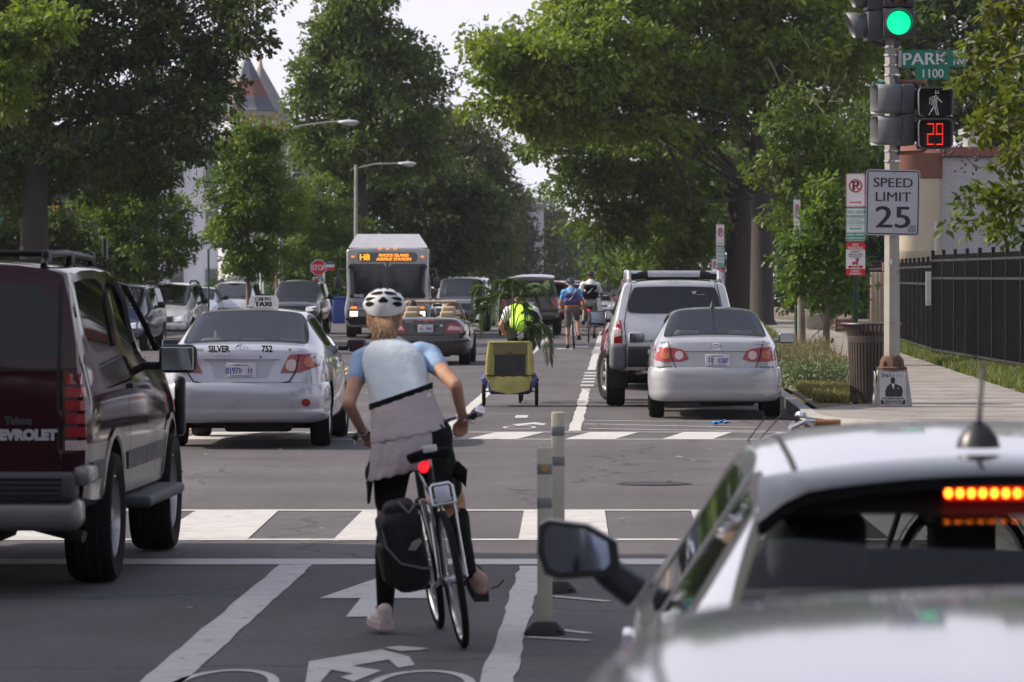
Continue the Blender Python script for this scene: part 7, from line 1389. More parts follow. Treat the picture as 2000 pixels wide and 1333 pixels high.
# ---------------------------------------------------------------- riders seen further off, posed on their bicycles
def rider(label, bk, lean, shirt, short, skin, helm, foot=None, vest=None, scale=1, bag=None, head_up=.3, sleeve=.55, hat=True, extra=None, wb=1.07, crank=20, bend=None):
 root = thing('person', label, 'person', bk.location.copy(), bk.rotation_euler.copy()); root.scale = (scale,) * 3
 V = Vector; hp = V((0, .22, 1.02)); la = R(lean); tl = .50; up = V((0, math.sin(la), math.cos(la))); sh = hp + up * tl; hd = sh + V((0, math.sin(la * .8), math.cos(la * .8))) * .20 + V((0, .02, .03))
 sL, sR = sh + V((-.18, 0, -.02)), sh + V((.18, 0, -.02)); wl, wr = V((-.27, wb - .33, 1.03)), V((.27, wb - .33, 1.03)); eL, eR = sL.lerp(wl, .5) + V((-.07, -.04, -.05)), sR.lerp(wr, .5) + V((.07, -.04, -.05))
 A = R(crank); pR = V((.14, .44 + .17 * math.cos(A), .30 - .17 * math.sin(A))); pL = V((-.14, .44 - .17 * math.cos(A), .30 + .17 * math.sin(A)))
 legs = []
 for s, pd in ((-1, pL), (1, pR)):
  if foot and foot[0] == s: h = hp + V((s * .09, .04, -.05)); an = V(foot[1]); kn = h.lerp(an, .5) + V((s * .01, .06, 0))
  else: h = hp + V((s * .09, .02, -.04)); an = pd + V((0, -.09, .08)); mid = (h + an) / 2; d = (an - h).length; kn = mid + V((s * .02, 1, .35)).normalized() * math.sqrt(max(.01, .45 ** 2 - (d / 2) ** 2))
  legs.append((h, kn, an, s))
 caps = [(hd, .09, hd + V((0, .03, -.04)), .08), (sh + V((0, .02, .02)), .055, hd + V((0, 0, -.06)), .05), (hp, .14, sh.lerp(hp, .5), .13, .75), (sh.lerp(hp, .5), .13, sh, .12, .75), (sL, .07, sR, .07), (hp + V((-.07, 0, 0)), .11, hp + V((.07, 0, 0)), .11), (sL, .052, eL, .04), (eL, .04, wl, .027), (sR, .052, eR, .04), (eR, .04, wr, .027)]
 for h, kn, an, s in legs: caps += [(h, .09, kn, .06), (kn, .058, kn.lerp(an, .3), .056), (kn.lerp(an, .3), .056, an, .036)]
 caps += [(hd + V((0, .1, -.05)), .015, hd + V((0, .115, -.065)), .016), (hd + V((.085, .01, -.03)), .018, hd + V((.085, .01, -.05)), .014), (hd + V((-.085, .01, -.03)), .018, hd + V((-.085, .01, -.05)), .014)]
 hand(caps, wl, (.02, .1, -.02), (-1, .1, 0), None); hand(caps, wr, (-.02, .1, -.02), (1, .1, 0), None)
 blob(caps, .014, 4, 'body', skin, root); face(root, hd + V((0, .02, -.03)), (0, 1, -.1), .092, skin)
 caps = [(hp + V((0, 0, .02)), .155, sh.lerp(hp, .5), .15, .8), (sh.lerp(hp, .5), .15, sh + V((0, 0, .0)), .13, .8), (sL, .085, sR, .085), (hp.lerp(sh, .5) + V((-.05, 0, 0)), .12, hp.lerp(sh, .5) + V((.05, 0, 0)), .12)] + [(s, .07, s.lerp(e, sleeve), .062) for s, e in ((sL, eL), (sR, eR))]
 blob(caps, .015, 4, 'shirt', shirt, root)
 if vest: blob([(hp + V((0, -.01, .1)), .16, sh.lerp(hp, .5), .165, .85), (sh.lerp(hp, .5), .165, sh + V((0, 0, -.01)), .145, .85), (sh + V((-.1, 0, 0)), .095, sh + V((.1, 0, 0)), .095)], .015, 4, 'vest', vest, root)
 caps = [(hp + V((-.07, -.01, 0)), .13, hp + V((.07, -.01, 0)), .13)] + [(h, .11, h.lerp(kn, .8), .085) for h, kn, an, s in legs]; blob(caps, .015, 4, 'shorts', short, root)
 for h, kn, an, s in legs: shoe(root, an + V((0, -.04, -.09)), an + V((s * .02, .16, -.09)), M_CLOTHB, .05, .08, M_TRIMB)
 if hat: helmet(root, hd + V((0, 0, .025)), (.112, .138, .10), helm, M_CLOTHB, -8)
 else: blob([(hd + V((0, -.015, .02)), .097, hd + V((0, -.01, .0)), .095)], .012, 3, 'hair', mat('hair_brown', (.06, .04, .03), .6), root)
 if bag:
  c = sh.lerp(hp, .5) + V((0, -.17, .03)); mb, sz = bag; bg = blob([(c + V((-.1, 0, sz * .4)), .075, c + V((.1, 0, sz * .4)), .075), (c + V((-.13, -.01, -.06)), .085, c + V((.13, -.01, -.06)), .085), (c + V((-.1, 0, -.14)), .06, c + V((.1, 0, -.14)), .06)], .014, 4, 'shoulder_bag', mb, root)
  MB().tube([c + V((-.16, -.07, -.10)), c + V((0, -.085, .02)), c + V((.1, -.05, .17)), sR + V((-.05, -.02, .08)), sh + V((.08, .12, .0))], .018, 6, 0, True, None, .4).build('strap', mat('bag_strap', (.2, .2, .24), .7), bg)
 if extra: extra(root, hp, sh, hd)
 return root
M_JB = mat('jersey_blue', (.09, .28, .55), .8, var=.35, scale=7); M_BRSH = mat('brown_shorts', (.10, .085, .075), .9, var=.15); M_GRSH = mat('grey_shorts', (.24, .23, .21), .9, var=.15); M_WT = mat('white_tee', (.62, .62, .66), .85, var=.06, bump=.4, bscale=9)
Yb = 101.2; b1 = bike('bicycle', 'pale road bicycle under the rider in the blue jersey', (GX(1121, Yb), Yb, 0), 0, -3, M_STEEL)
def orange_hem(root, hp, sh, hd):
 MB().tube([hp + Vector((.16 * math.cos(A), .13 * math.sin(A) - .01, .08)) for A in [2 * math.pi * i / 20 for i in range(21)]], .018, 6).build('orange_hem', mat('orange_cloth', (.65, .14, .02), .8), root); MB().tube([sh + Vector((.07 * math.cos(A), .06 * math.sin(A) + .02, .08)) for A in [2 * math.pi * i / 16 for i in range(17)]], .022, 6).build('collar', MATS['orange_cloth'], root)
 MB().box(hd + Vector((.0, -.125, .03)), (.06, .02, .06), 0, None, .008).build('helmet_patch', M_PLATE, root)
rider('cyclist in a blue and orange jersey with a purple shoulder bag, foot on the road', b1, 24, M_JB, M_BRSH, M_SKIN2, mat('helmet_navy', (.02, .035, .09), .3, coat=.8), foot=(-1, (-.16, .35, .1)), bag=(mat('purple_bag', (.045, .035, .14), .7, var=.3, scale=8), .25), extra=orange_hem, scale=.97)
Yw = 110; b2 = bike('bicycle', 'black bicycle with a red lamp under the rider in the white shirt', (GX(1149, Yw), Yw, 0), 0, 2, M_FRAMEB, lamp=True)
def cloth_tail(root, hp, sh, hd):
 vs = []; n = 9
 for k in range(n): t = k / (n - 1); vs += [hp + Vector((.15 + .10 * t, -.06 + .02 * math.sin(k * 2), .12 - .62 * t)), hp + Vector((.24 + .14 * t, .04 + .02 * math.cos(k * 2), .10 - .60 * t))]
 o = MB().add(vs, [(2 * i, 2 * i + 1, 2 * i + 3, 2 * i + 2) for i in range(n - 1)]).build('hanging_shirt', M_WT, root); s_ = o.modifiers.new('s', 'SOLIDIFY'); s_.thickness = .03
 MB().tube([hp + Vector((.165 * math.cos(A), .14 * math.sin(A) - .01, .1 + .03 * math.cos(A))) for A in [2 * math.pi * i / 20 for i in range(21)]], .02, 6).build('belt', M_CLOTHB, root)
rider('tall cyclist in a white shirt and black helmet with a black bag on his back', b2, 26, M_WT, M_GRSH, M_SKIN3, mat('helmet_black', (.015, .015, .015), .3, coat=.8), bag=(M_CLOTHB, .3), extra=cloth_tail, scale=1.08, crank=70)
Yt = 58.0; b3 = bike('bicycle', 'red bicycle pulling the yellow trailer', (GX(1016, Yt), Yt, 0), 0, 0, mat('bike_red', (.45, .02, .03), .3, coat=.6))
rider('cyclist in a neon yellow vest and white tee bent low behind the palm', b3, 50, M_WT, M_CLOTHB, M_SKIN, M_WT, vest=mat('hi_vis', (.50, .85, .05), .7, var=.08, bump=.4, bscale=9, emit=None), hat=False, scale=.98)
# ---------------------------------------------------------------- yellow trailer with its palm
def trailer():
 Y = 56.5; root = thing('bike_trailer', 'yellow fabric bicycle trailer on two black wheels carrying a palm', 'trailer', (GX(996, Y), Y, 0)); M_YF = mat('yellow_canvas', (.42, .38, .12), .8, var=.2, scale=5, bump=.6, bscale=7, dirt=((.28, .23, .08), 3, .62)); M_BLU = mat('blue_tub', (.04, .05, .22), .5, var=.2)
 fr = [(-.30, .87), (-.315, .60), (-.33, .30), (.33, .30), (.315, .60), (.30, .87)]
 pn = MB()                                     # back panel with its window opening, side strips bulge
 for sx in (1, -1): pn.tube([(sx * .27, .02, .89), (sx * .29, .0, .60), (sx * .30, .0, .36)], [.04, .055, .05], 10, 0, True, None, .5)
 pn.add([(-.26, .0, .42), (.26, .0, .42), (.25, .01, .90), (-.25, .01, .90)], [(0, 1, 2, 3)]); pn.box((0, .005, .89), (.56, .05, .03), 0, None, .01); pn.build('back_panel', M_YF, root)
 fl = MB(); n = 12; vs = []
 for i in range(n + 1): u = -1 + 2 * i / n; vs += [(u * .285, -.012 + .008 * math.sin(i * 2), .42), (u * .28, -.03 + .01 * math.sin(i * 1.7), .30), (u * .265, -.015, .20 - .025 * (1 - u * u) + .03 * abs(u))]
 fl.add(vs, [(3 * i + j, 3 * i + j + 1, 3 * i + j + 4, 3 * i + j + 3) for i in range(n) for j in (0, 1)]); fl.build('flap', M_YF, root, smooth=60)
 MB().box((0, -.008, .565), (.43, .012, .30), 0, None, .004, 1).build('mesh_window', mat('black_mesh', (.02, .02, .022), .35, var=.5, scale=6, bump=.8, bscale=6), root)
 MB().box((0, -.006, .80), (.46, .01, .16), 0, None, .004, 1).build('brown_panel', mat('brown_mesh', (.16, .13, .06), .8, var=.2), root); MB().box((0, -.014, .745), (.05, .006, .02)).build('label', M_BADGE, root)
 for sx in (1, -1):
  MB().add([(sx * .30, .0, .40), (sx * .30, .75, .40), (sx * .27, .70, .86), (sx * .27, .02, .88)], [(0, 1, 2, 3)]).build('side_panel', M_YF, root); MB().tube([(sx * .335, .0, .26), (sx * .355, .0, .38), (sx * .33, .02, .46)], [.02, .05, .02], 8).build('wheel_guard', M_BLU, root)
  MB().box((sx * .27, -.03, .43), (.14, .02, .022), 0, T(0, 0, 0), .006, 1).build('strap', M_BADGE, root)
  w = MB().torus(.185, .022, 32, 8, 0, T(sx * .365, .15, .207, 0, 90)).build('wheel', M_TYRE, root); rm = MB().torus(.16, .01, 28, 6, 0, T(sx * .365, .15, .207, 0, 90)); [rm.tube([(sx * .365, .15, .207), (sx * .365, .15 + .155 * math.cos(A), .207 + .155 * math.sin(A))], .0025, 4) for A in [2 * math.pi * k / 16 for k in range(16)]]; rm.cyl((sx * .33, .15, .207), (sx * .40, .15, .207), .014); rm.build('rim', M_STEEL, w)
 tb = MB(); tb.box((0, .36, .27), (.60, .74, .20), 0, None, .06, 3); tb.build('tub', M_BLU, root); MB().tube([(.12, .75, .3), (.2, 1.2, .36), (.10, 1.55, .36)], .014, 8).build('tow_bar', M_STEEL, root); MB().cyl((-.40, .15, .207), (.40, .15, .207), .01).build('axle', M_TRIMB, root)
trailer()
def palm():
 Y = 56.85; base = P(1000, 700, Y); t = thing('palm_plant', 'potted palm with arching fronds standing in the yellow trailer', 'plant', base); rg = np.random.default_rng(17); L = lambda x, y, d=0: P(x, y, Y + d) - base
 pot = MB(); pot.lathe([(.0, -.3), (.13, -.3), (.16, .02), (.15, .02), (.14, -.02), (0, -.03)], 20); pot.build('pot', mat('pot_brown', (.12, .06, .035), .7), t)
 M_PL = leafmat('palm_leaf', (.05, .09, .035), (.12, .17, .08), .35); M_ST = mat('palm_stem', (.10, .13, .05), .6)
 fr = [[(1000, 662), (1003, 600), (998, 560), (980, 548), (968, 572)], [(995, 662), (985, 600), (960, 568), (932, 562), (915, 628)], [(996, 662), (982, 610), (962, 585), (945, 582), (932, 615)], [(1003, 662), (1008, 600), (1025, 562), (1050, 556), (1076, 590)], [(1003, 662), (1010, 590), (1035, 570), (1055, 560), (1068, 548)], [(1003, 660), (1012, 620), (1028, 606), (1040, 618), (1043, 655)],
   [(1006, 660), (1030, 640), (1052, 632), (1066, 648), (1073, 700)], [(998, 662), (1000, 590), (1010, 568), (1032, 566), (1050, 592)], [(997, 662), (992, 600), (985, 575), (975, 580), (965, 622)], [(1001, 662), (1004, 610), (1012, 590), (1022, 600), (1026, 640)], [(998, 664), (978, 620), (962, 600), (950, 602), (940, 650)], [(1002, 660), (1002, 580), (1000, 556), (1008, 548), (1022, 560)], [(1004, 660), (1016, 630), (1030, 628), (1040, 640), (1048, 668)]]
 for i, f in enumerate(fr):
  d = rg.uniform(-.25, .25); cp = [L(x, y, d * k / 4) for k, (x, y) in enumerate(f)]; pts = []
  for k in range(len(cp) - 1):
   p0, p1, p2, p3 = cp[max(0, k - 1)], cp[k], cp[k + 1], cp[min(len(cp) - 1, k + 2)]
   for q in range(8): u = q / 8; pts.append(.5 * ((2 * p1) + (p2 - p0) * u + (2 * p0 - 5 * p1 + 4 * p2 - p3) * u * u + (3 * p1 - p0 - 3 * p2 + p3) * u ** 3))
  pts.append(cp[-1]); n = len(pts); mb = MB(); mb.tube(pts, [.009 - .007 * k / n for k in range(n)], 5, 1)
  for k in range(int(n * .34), n):
   tn = (pts[min(n - 1, k + 1)] - pts[k - 1]).normalized(); sd = tn.cross(Vector((0, 0, 1)))
   sd = sd.normalized() if sd.length > .05 else Vector((1, 0, 0)); ln = .16 * math.sin(math.pi * min(1, .25 + .75 * (k / n - .34) / .66)) + .06
   for s in (1, -1):
    for h in (0, .5):
     b = pts[k] + (pts[min(n - 1, k + 1)] - pts[k]) * h; dv = (sd * s * rg.uniform(.7, 1.0) + tn * .75 + Vector((0, rg.normal() * .25, 0))).normalized(); m_ = b + dv * ln * .55 + Vector((0, 0, -.02)); e = b + dv * ln + Vector((0, 0, -.07 - .05 * rg.random())); w = Vector((0, 0, 1)).cross(dv).cross(dv).normalized() * .0055 + sd * .002
     mb.add([b, m_ + w, e, m_ - w], [(0, 1, 2), (0, 2, 3)])
  mb.build('frond', [M_PL, M_ST], t, smooth=0)
palm()
# ---------------------------------------------------------------- parked bicycle behind the white hatchback
Yp = 20.6; b4 = bike('bicycle', 'parked bicycle with a brown grip, mostly hidden behind the white hatchback', (1.75, Yp, .0), 93, 3, M_FRAMEB, bars='swept', grip=mat('brown_grip', (.22, .09, .05), .7, var=.15), fenders=True, rack=True)
bg = thing('pannier', 'dark pannier on the parked bicycle, seen through the hatchback window', 'bag', (1.72, Yp - .14, .33)); MB().box((0, 0, .17), (.34, .13, .34), 0, None, .05, 3).build('bag', M_CLOTHB, bg)
cb = MB(); cb.tube([(.30, .70, 1.07), (.22, .98, 1.10), (.1, 1.08, .98), (.02, 1.0, .8)], .004, 5); cb.tube([(-.30, .70, 1.07), (-.22, .94, 1.10), (-.1, 1.06, .96), (.0, 1.0, .8)], .004, 5); cb.build('cable', M_TRIMB, b4); MB().lathe([(0, .025), (.025, .02), (.034, 0), (.034, -.006)], 16, 0, T(.22, .80, 1.10)).build('bell', M_CHROME, b4)
# ---------------------------------------------------------------- people on foot
def walker(label, loc, shirt, trouser, skin, rz=0, long_=False, scale=1):
 root = thing('person', label, 'person', loc, (0, 0, R(rz))); root.scale = (scale,) * 3; V = Vector; hd = V((0, 0, 1.62))
 caps = [(hd, .09, hd + V((0, .02, -.04)), .08), (V((0, 0, 1.42)), .055, V((0, 0, 1.55)), .05), (V((0, 0, .95)), .14, V((0, 0, 1.2)), .13, .7), (V((0, 0, 1.2)), .13, V((0, 0, 1.36)), .12, .7), (V((-.16, 0, 1.38)), .06, V((.16, 0, 1.38)), .06)]
 for s in (1, -1): caps += [(V((s * .18, 0, 1.37)), .05, V((s * .25, -.02, 1.1)), .04), (V((s * .25, -.02, 1.1)), .04, V((s * .25, .08, .86)), .027), (V((s * .09, 0, .92)), .095, V((s * .10, .05 * s, .5)), .06), (V((s * .10, .05 * s, .5)), .056, V((s * .11, -.03 * s, .1)), .038)]; hand(caps, V((s * .25, .08, .86)), (0, .3, -1), (s, 0, 0), None)
 blob(caps, .016, 4, 'body', skin, root); face(root, hd + V((0, .02, -.03)), (0, 1, 0), .092, skin)
 blob([(V((0, 0, .98)), .16, V((0, 0, 1.25)), .15, .75), (V((0, 0, 1.25)), .15, V((0, 0, 1.36)), .13, .75), (V((-.16, 0, 1.38)), .07, V((.16, 0, 1.38)), .07)] + [(V((s * .18, 0, 1.37)), .07, V((s * .23, -.01, 1.17)), .065) for s in (1, -1)], .016, 4, 'shirt', shirt, root)
 blob([(V((-.06, 0, .95)), .125, V((.06, 0, .95)), .125)] + [(V((s * .09, 0, .92)), .11, V((s * .10, .05 * s, .45)), .085) for s in (1, -1)], .016, 4, 'trousers', trouser, root); blob([(hd + V((0, -.015, .03)), .094, hd + V((0, -.02, .0)), .092)], .014, 3, 'hair', mat('hair_dark', (.02, .015, .012), .6), root)
 for s in (1, -1): shoe(root, V((s * .11, -.05 - .03 * s, .0)), V((s * .12, .14 - .03 * s, .0)), M_CLOTHB, .05, .08, M_TRIMB)
walker('man in a red tee shirt standing far down the street', (GX(1195, 385), 385, zg(385)), mat('red_tee', (.5, .035, .03), .85), M_CLOTHB, M_SKIN2, 180)
walker('person in a green top on the pavement by the brown utility pole', (GX(554, 150), 150, .13), mat('green_top', (.05, .13, .045), .85), M_CLOTHB, M_SKIN2, 60, scale=.95)
# ---------------------------------------------------------------- the convertible's two occupants
def sitter(label, x, Y, z, hair, skin, top):
 root = thing('person', label, 'person', (x, Y, z)); V = Vector
 blob([(V((0, 0, .62)), .085, V((0, .02, .58)), .078), (V((0, 0, .42)), .05, V((0, 0, .56)), .048), (V((-.14, 0, .38)), .07, V((.14, 0, .38)), .07), (V((0, 0, .0)), .14, V((0, 0, .36)), .13, .75), (V((-.17, 0, .37)), .05, V((-.22, .16, .18)), .04), (V((-.22, .16, .18)), .04, V((-.14, .4, .22)), .028), (V((.17, 0, .37)), .05, V((.22, .16, .18)), .04), (V((.22, .16, .18)), .04, V((.14, .4, .22)), .028)], .014, 4, 'body', skin, root)
 face(root, V((0, .02, .60)), (0, 1, 0), .088, skin); blob([(V((0, -.01, .64)), .092, V((0, -.02, .59)), .09)], .013, 3, 'hair', hair, root); blob([(V((0, 0, .0)), .155, V((0, 0, .36)), .145, .8), (V((-.16, 0, .37)), .075, V((.16, 0, .37)), .075)], .015, 3, 'shirt', top, root)
xc = GX(831, 82.6); sitter('dark-haired driver of the convertible, only the head showing', xc - .37, 82.6 + 2.18, .58, MATS['hair_dark'], M_SKIN2, M_CLOTHB); sitter('brown-haired passenger of the convertible, only the head showing', xc + .37, 82.6 + 2.18, .52, mat('hair_chestnut', (.14, .06, .03), .6), M_SKIN, M_WT)
# ================================================================== STREET FURNITURE
M_GALV = mat('galvanised_post', (.36, .36, .36), .5, metal=.5, var=.2, scale=8); M_POLE = mat('signal_pole_paint', (.29, .275, .25), .55, var=.12, scale=4, dirt=((.13, .06, .04), 5, .61)); M_HOUS = mat('signal_grey', (.06, .063, .075), .5, spec=.3, var=.12, scale=3); M_HOUSD = mat('signal_dark', (.012, .012, .014), .6)
M_GRN = mat('sign_green', (.005, .17, .11), .4, var=.06); M_SW = mat('sign_white', (.62, .62, .64), .4, var=.05, scale=3); M_SWD = mat('speed_sign_white', (.40, .40, .46), .4, var=.05, scale=3); M_SB = mat('sign_ink', (.012, .012, .015), .45, var=0); M_SR = mat('sign_red', (.5, .015, .03), .4, var=.08); M_SG = mat('sign_green_ink', (.01, .25, .15), .4); M_GP = mat('green_post', (.02, .07, .045), .5, var=.15)
def rrect(w, h, r, n=5):
 out = []
 for cx, cz, a0 in ((w / 2 - r, h / 2 - r, 0), (-w / 2 + r, h / 2 - r, 90), (-w / 2 + r, -h / 2 + r, 180), (w / 2 - r, -h / 2 + r, 270)):
  out += [(cx + r * math.cos(R(a0 + 90 * i / n)), cz + r * math.sin(R(a0 + 90 * i / n))) for i in range(n + 1)]
 return out
def board(name, parent, M, w, h, m, r=.03, th=.004, border=None, inset=.008, bw=.012):
 o = MB().prism(rrect(w, h, r), th, 0, M).build(name, m, parent, smooth=0)
 if border:
  a, b = rrect(w - 2 * inset, h - 2 * inset, max(.005, r - inset)), rrect(w - 2 * inset - 2 * bw, h - 2 * inset - 2 * bw, max(.004, r - inset - bw)); k = len(a)
  MB().add([(x, -.0015, z) for x, z in a] + [(x, -.0015, z) for x, z in b], [(i, (i + 1) % k, (i + 1) % k + k, i + k) for i in range(k)][::1], 0, M).build('border', border, o, smooth=0)
 return o
def arrow(parent, M, L, d, m, h=.016, name='arrow'):
 q = [(-L / 2, -h / 2), (L / 2 - h * 2, -h / 2), (L / 2 - h * 2, -h * 1.5), (L / 2, 0), (L / 2 - h * 2, h * 1.5), (L / 2 - h * 2, h / 2), (-L / 2, h / 2)]
 return MB().prism([(x * d, z) for x, z in q], .001, 0, M).build(name, m, parent, smooth=0)
# ---------------------------------------------------------------- signal pole at the far right corner
YP = 52.4; sP = F / YP; XP = GX(1742, YP)
pole = thing('signal_pole', 'worn octagonal signal pole on a postered base, carrying the speed limit sign', 'signal pole', (XP, YP, .13))
zP = lambda y: 1.8 - (y - VY) / sP - .13; xP = lambda x: (x - 1742) / sP
b = MB(); k = 4; lo, hi = (.25, .21), (.185, .16); b.add([(sx * lo[0], sy * lo[1], 0) for sx, sy in ((-1, -1), (1, -1), (1, 1), (-1, 1))] + [(sx * hi[0], sy * hi[1], .47) for sx, sy in ((-1, -1), (1, -1), (1, 1), (-1, 1))], [(0, 1, 5, 4), (1, 2, 6, 5), (2, 3, 7, 6), (3, 0, 4, 7), (4, 5, 6, 7)]); bo = b.build('base', mat('base_metal', (.26, .26, .25), .6, var=.2, dirt=((.14, .08, .05), 4, .62)), pole, smooth=0)
fl = MB(); fl.lathe([(.19, .47), (.2, .50), (.16, .52), (.15, .60), (.12, .64), (.10, .66)], 8, 0, T()); [fl.cyl((.15 * math.cos(A), .15 * math.sin(A), .47), (.15 * math.cos(A), .15 * math.sin(A), .58), .022) for A in [R(45 + 90 * i) for i in range(4)]]; fl.build('flange', mat('rust', (.09, .045, .03), .85, var=.4, scale=15), pole)
MB().lathe([(.108, .6), (.098, 2.4), (.092, 5.6)], 8, 0, T(rz=22.5)).build('shaft', M_POLE, pole, smooth=0)
bd = MB()
for y in (92, 108, 128, 147, 295, 315): bd.lathe([(.1, -.012), (.104, -.012), (.104, .012), (.1, .012)], 16, 0, T(0, 0, zP(y)))
bd.build('band', M_STEEL, pole)
def poster(M, w, h, sx=1):
 o = MB().box((0, 0, 0), (w, .004, h), 0, M).build('poster', mat('poster_paper', (.55, .55, .56), .6, var=.08, scale=8), bo)
 st = MB(); [st.box((-w * .46 + w * .92 * i / 12, -.0035, h * .05), (w * .02, .001, h * .72), 0, M) for i in range(13)]; st.build('stripes', mat('poster_grey', (.27, .27, .28), .6), o)
 letters('lettering', 'TNT', h * .12, M_SB, o, M @ T(-w * .26, -.0055, h * .41), .0015); letters('lettering', 'NTNT', h * .10, MATS['poster_grey'], o, M @ T(w * .2, -.005, h * .41), .002)
 sil = MB(); sil.prism([(-.28 * w, -.24 * h), (-.30 * w, -.08 * h), (-.22 * w, .08 * h), (-.12 * w, .14 * h), (-.07 * w, .16 * h), (.09 * w, .16 * h), (.18 * w, .12 * h), (.33 * w, .07 * h), (.38 * w, -.06 * h), (.34 * w, -.24 * h)], .001, 0, M @ T(0, -.0065, 0)); sil.prism([(x * w * .095, z * h * .09 + .25 * h) for x, z in [(math.cos(R(a_)), math.sin(R(a_)) * 1.15) for a_ in range(0, 360, 20)]], .001, 0, M @ T(0, -.0065, 0)); sil.build('silhouette', M_SB, o, smooth=0)
 sh = MB(); sh.prism([(-.05 * w, .15 * h), (.07 * w, .15 * h), (.02 * w, -.02 * h)], .001, 0, M @ T(0, -.0085, 0)); sh.prism([(.16 * w, .02 * h), (.24 * w, .03 * h), (.2 * w, -.01 * h)], .001, 0, M @ T(0, -.0085, 0)); sh.build('shirt_front', MATS['poster_paper'], o, smooth=0)
 for t_, z, hh, sx_ in (('RAWFUNKREGGAE&SOUL', -.29, .05, .82), ('STRICTLYDANCEGROOVES', -.365, .045, .8), ('SAT 5/19 HAYDEES MT PL', -.44, .05, .72)):
  bb = MB().box((0, -.003, z * h), (w * .96, .001, hh * h * 1.5), 0, M).build('band', M_SB if z < -.3 else MATS['poster_paper'], o); letters('lettering', t_, hh * h, MATS['poster_paper'] if z < -.3 else M_SB, o, M @ T(0, -.0052, z * h), .0012, sx_)
tl = math.degrees(math.atan((lo[1] - hi[1]) / .47))
poster(T(.0, -.188, .235, -tl), .33, .42); poster(Matrix.Translation((-.222, 0, .24)) @ Euler((0, R(8), R(-90))).to_matrix().to_4x4() @ T(), .30, .40)
# signal heads
def round_head(M, lit, rows=3, up=True, vis=.28):
 """vertical signal head facing local -Y; lenses from top to bottom"""
 o = MB(); 
 for k in range(rows): o.box((0, .09, -k * .39), (.40, .2, .375), 0, M, .02)
 o.box((0, .14, -.39 * (rows - 1) / 2), (.36, .1, .39 * rows - .04), 0, M); h = o.build('signal_head', M_HOUS, pole)
 for k in range(rows):
  Ml = M @ T(0, -.012, -k * .39, 90); lens = MB().lathe([(0, .03), (.08, .024), (.13, .008), (.152, 0)], 24, 0, Ml); c = ((.35, .02, .02), (.32, .11, .02), (.01, .2, .13))[k]
  nm = ('lens_red', 'lens_amber', 'lens_green')[k]
  if lit == k: ml = mat('lens_green_lit', (.02, .5, .3), .4, emit=(.0, 1, .42), estr=.8, var=.2, scale=60)
  else: ml = mat(nm, tuple(q * .35 for q in c), .15, coat=1, var=.1)
  lens.build('lens', ml, h)
  v = MB(); n = 22; vs = []
  for i in range(n + 1):
   A = R(-62 + 304 * i / n)
   for y, r in ((0, .165), (-vis * (.75 + .25 * math.sin(A)), .17)): vs.append((r * math.cos(A), y, -k * .39 + r * math.sin(A)))
  v.add(vs, [(2 * i, 2 * i + 1, 2 * i + 3, 2 * i + 2) for i in range(n)], 0, M); vo = v.build('visor', mat('visor_grey', (.10, .105, .12), .45, back=(.012, .012, .014)), h, smooth=60); s_ = vo.modifiers.new('s', 'SOLIDIFY'); s_.thickness = .006
 return h
zt = zP(47)
round_head(T(xP(1753), -.22, zt + .78), 2); MB().tube([(0, -.05, zt - .30), (xP(1753), -.1, zt - .28), (xP(1753), -.12, zt - .2)], .03, 8).build('bracket', M_HOUS, pole); MB().tube([(0, 0, zt - .28), (-.2, 0, zt - .26), (xP(1697), 0, zt - .2)], .03, 8).build('bracket', M_HOUS, pole)
round_head(T(xP(1692), 0, zP(52) + .78, 0, 0, -84), None)
bk = MB(); [bk.lathe([(.15, 0), (.1, .06), (.04, .09), (0, .095)], 16, 0, T(xP(1704), .0, zP(52) + .39 * k, 0, 90)) for k in (0, 1)]; bk.build('head_back', M_HOUS, pole)
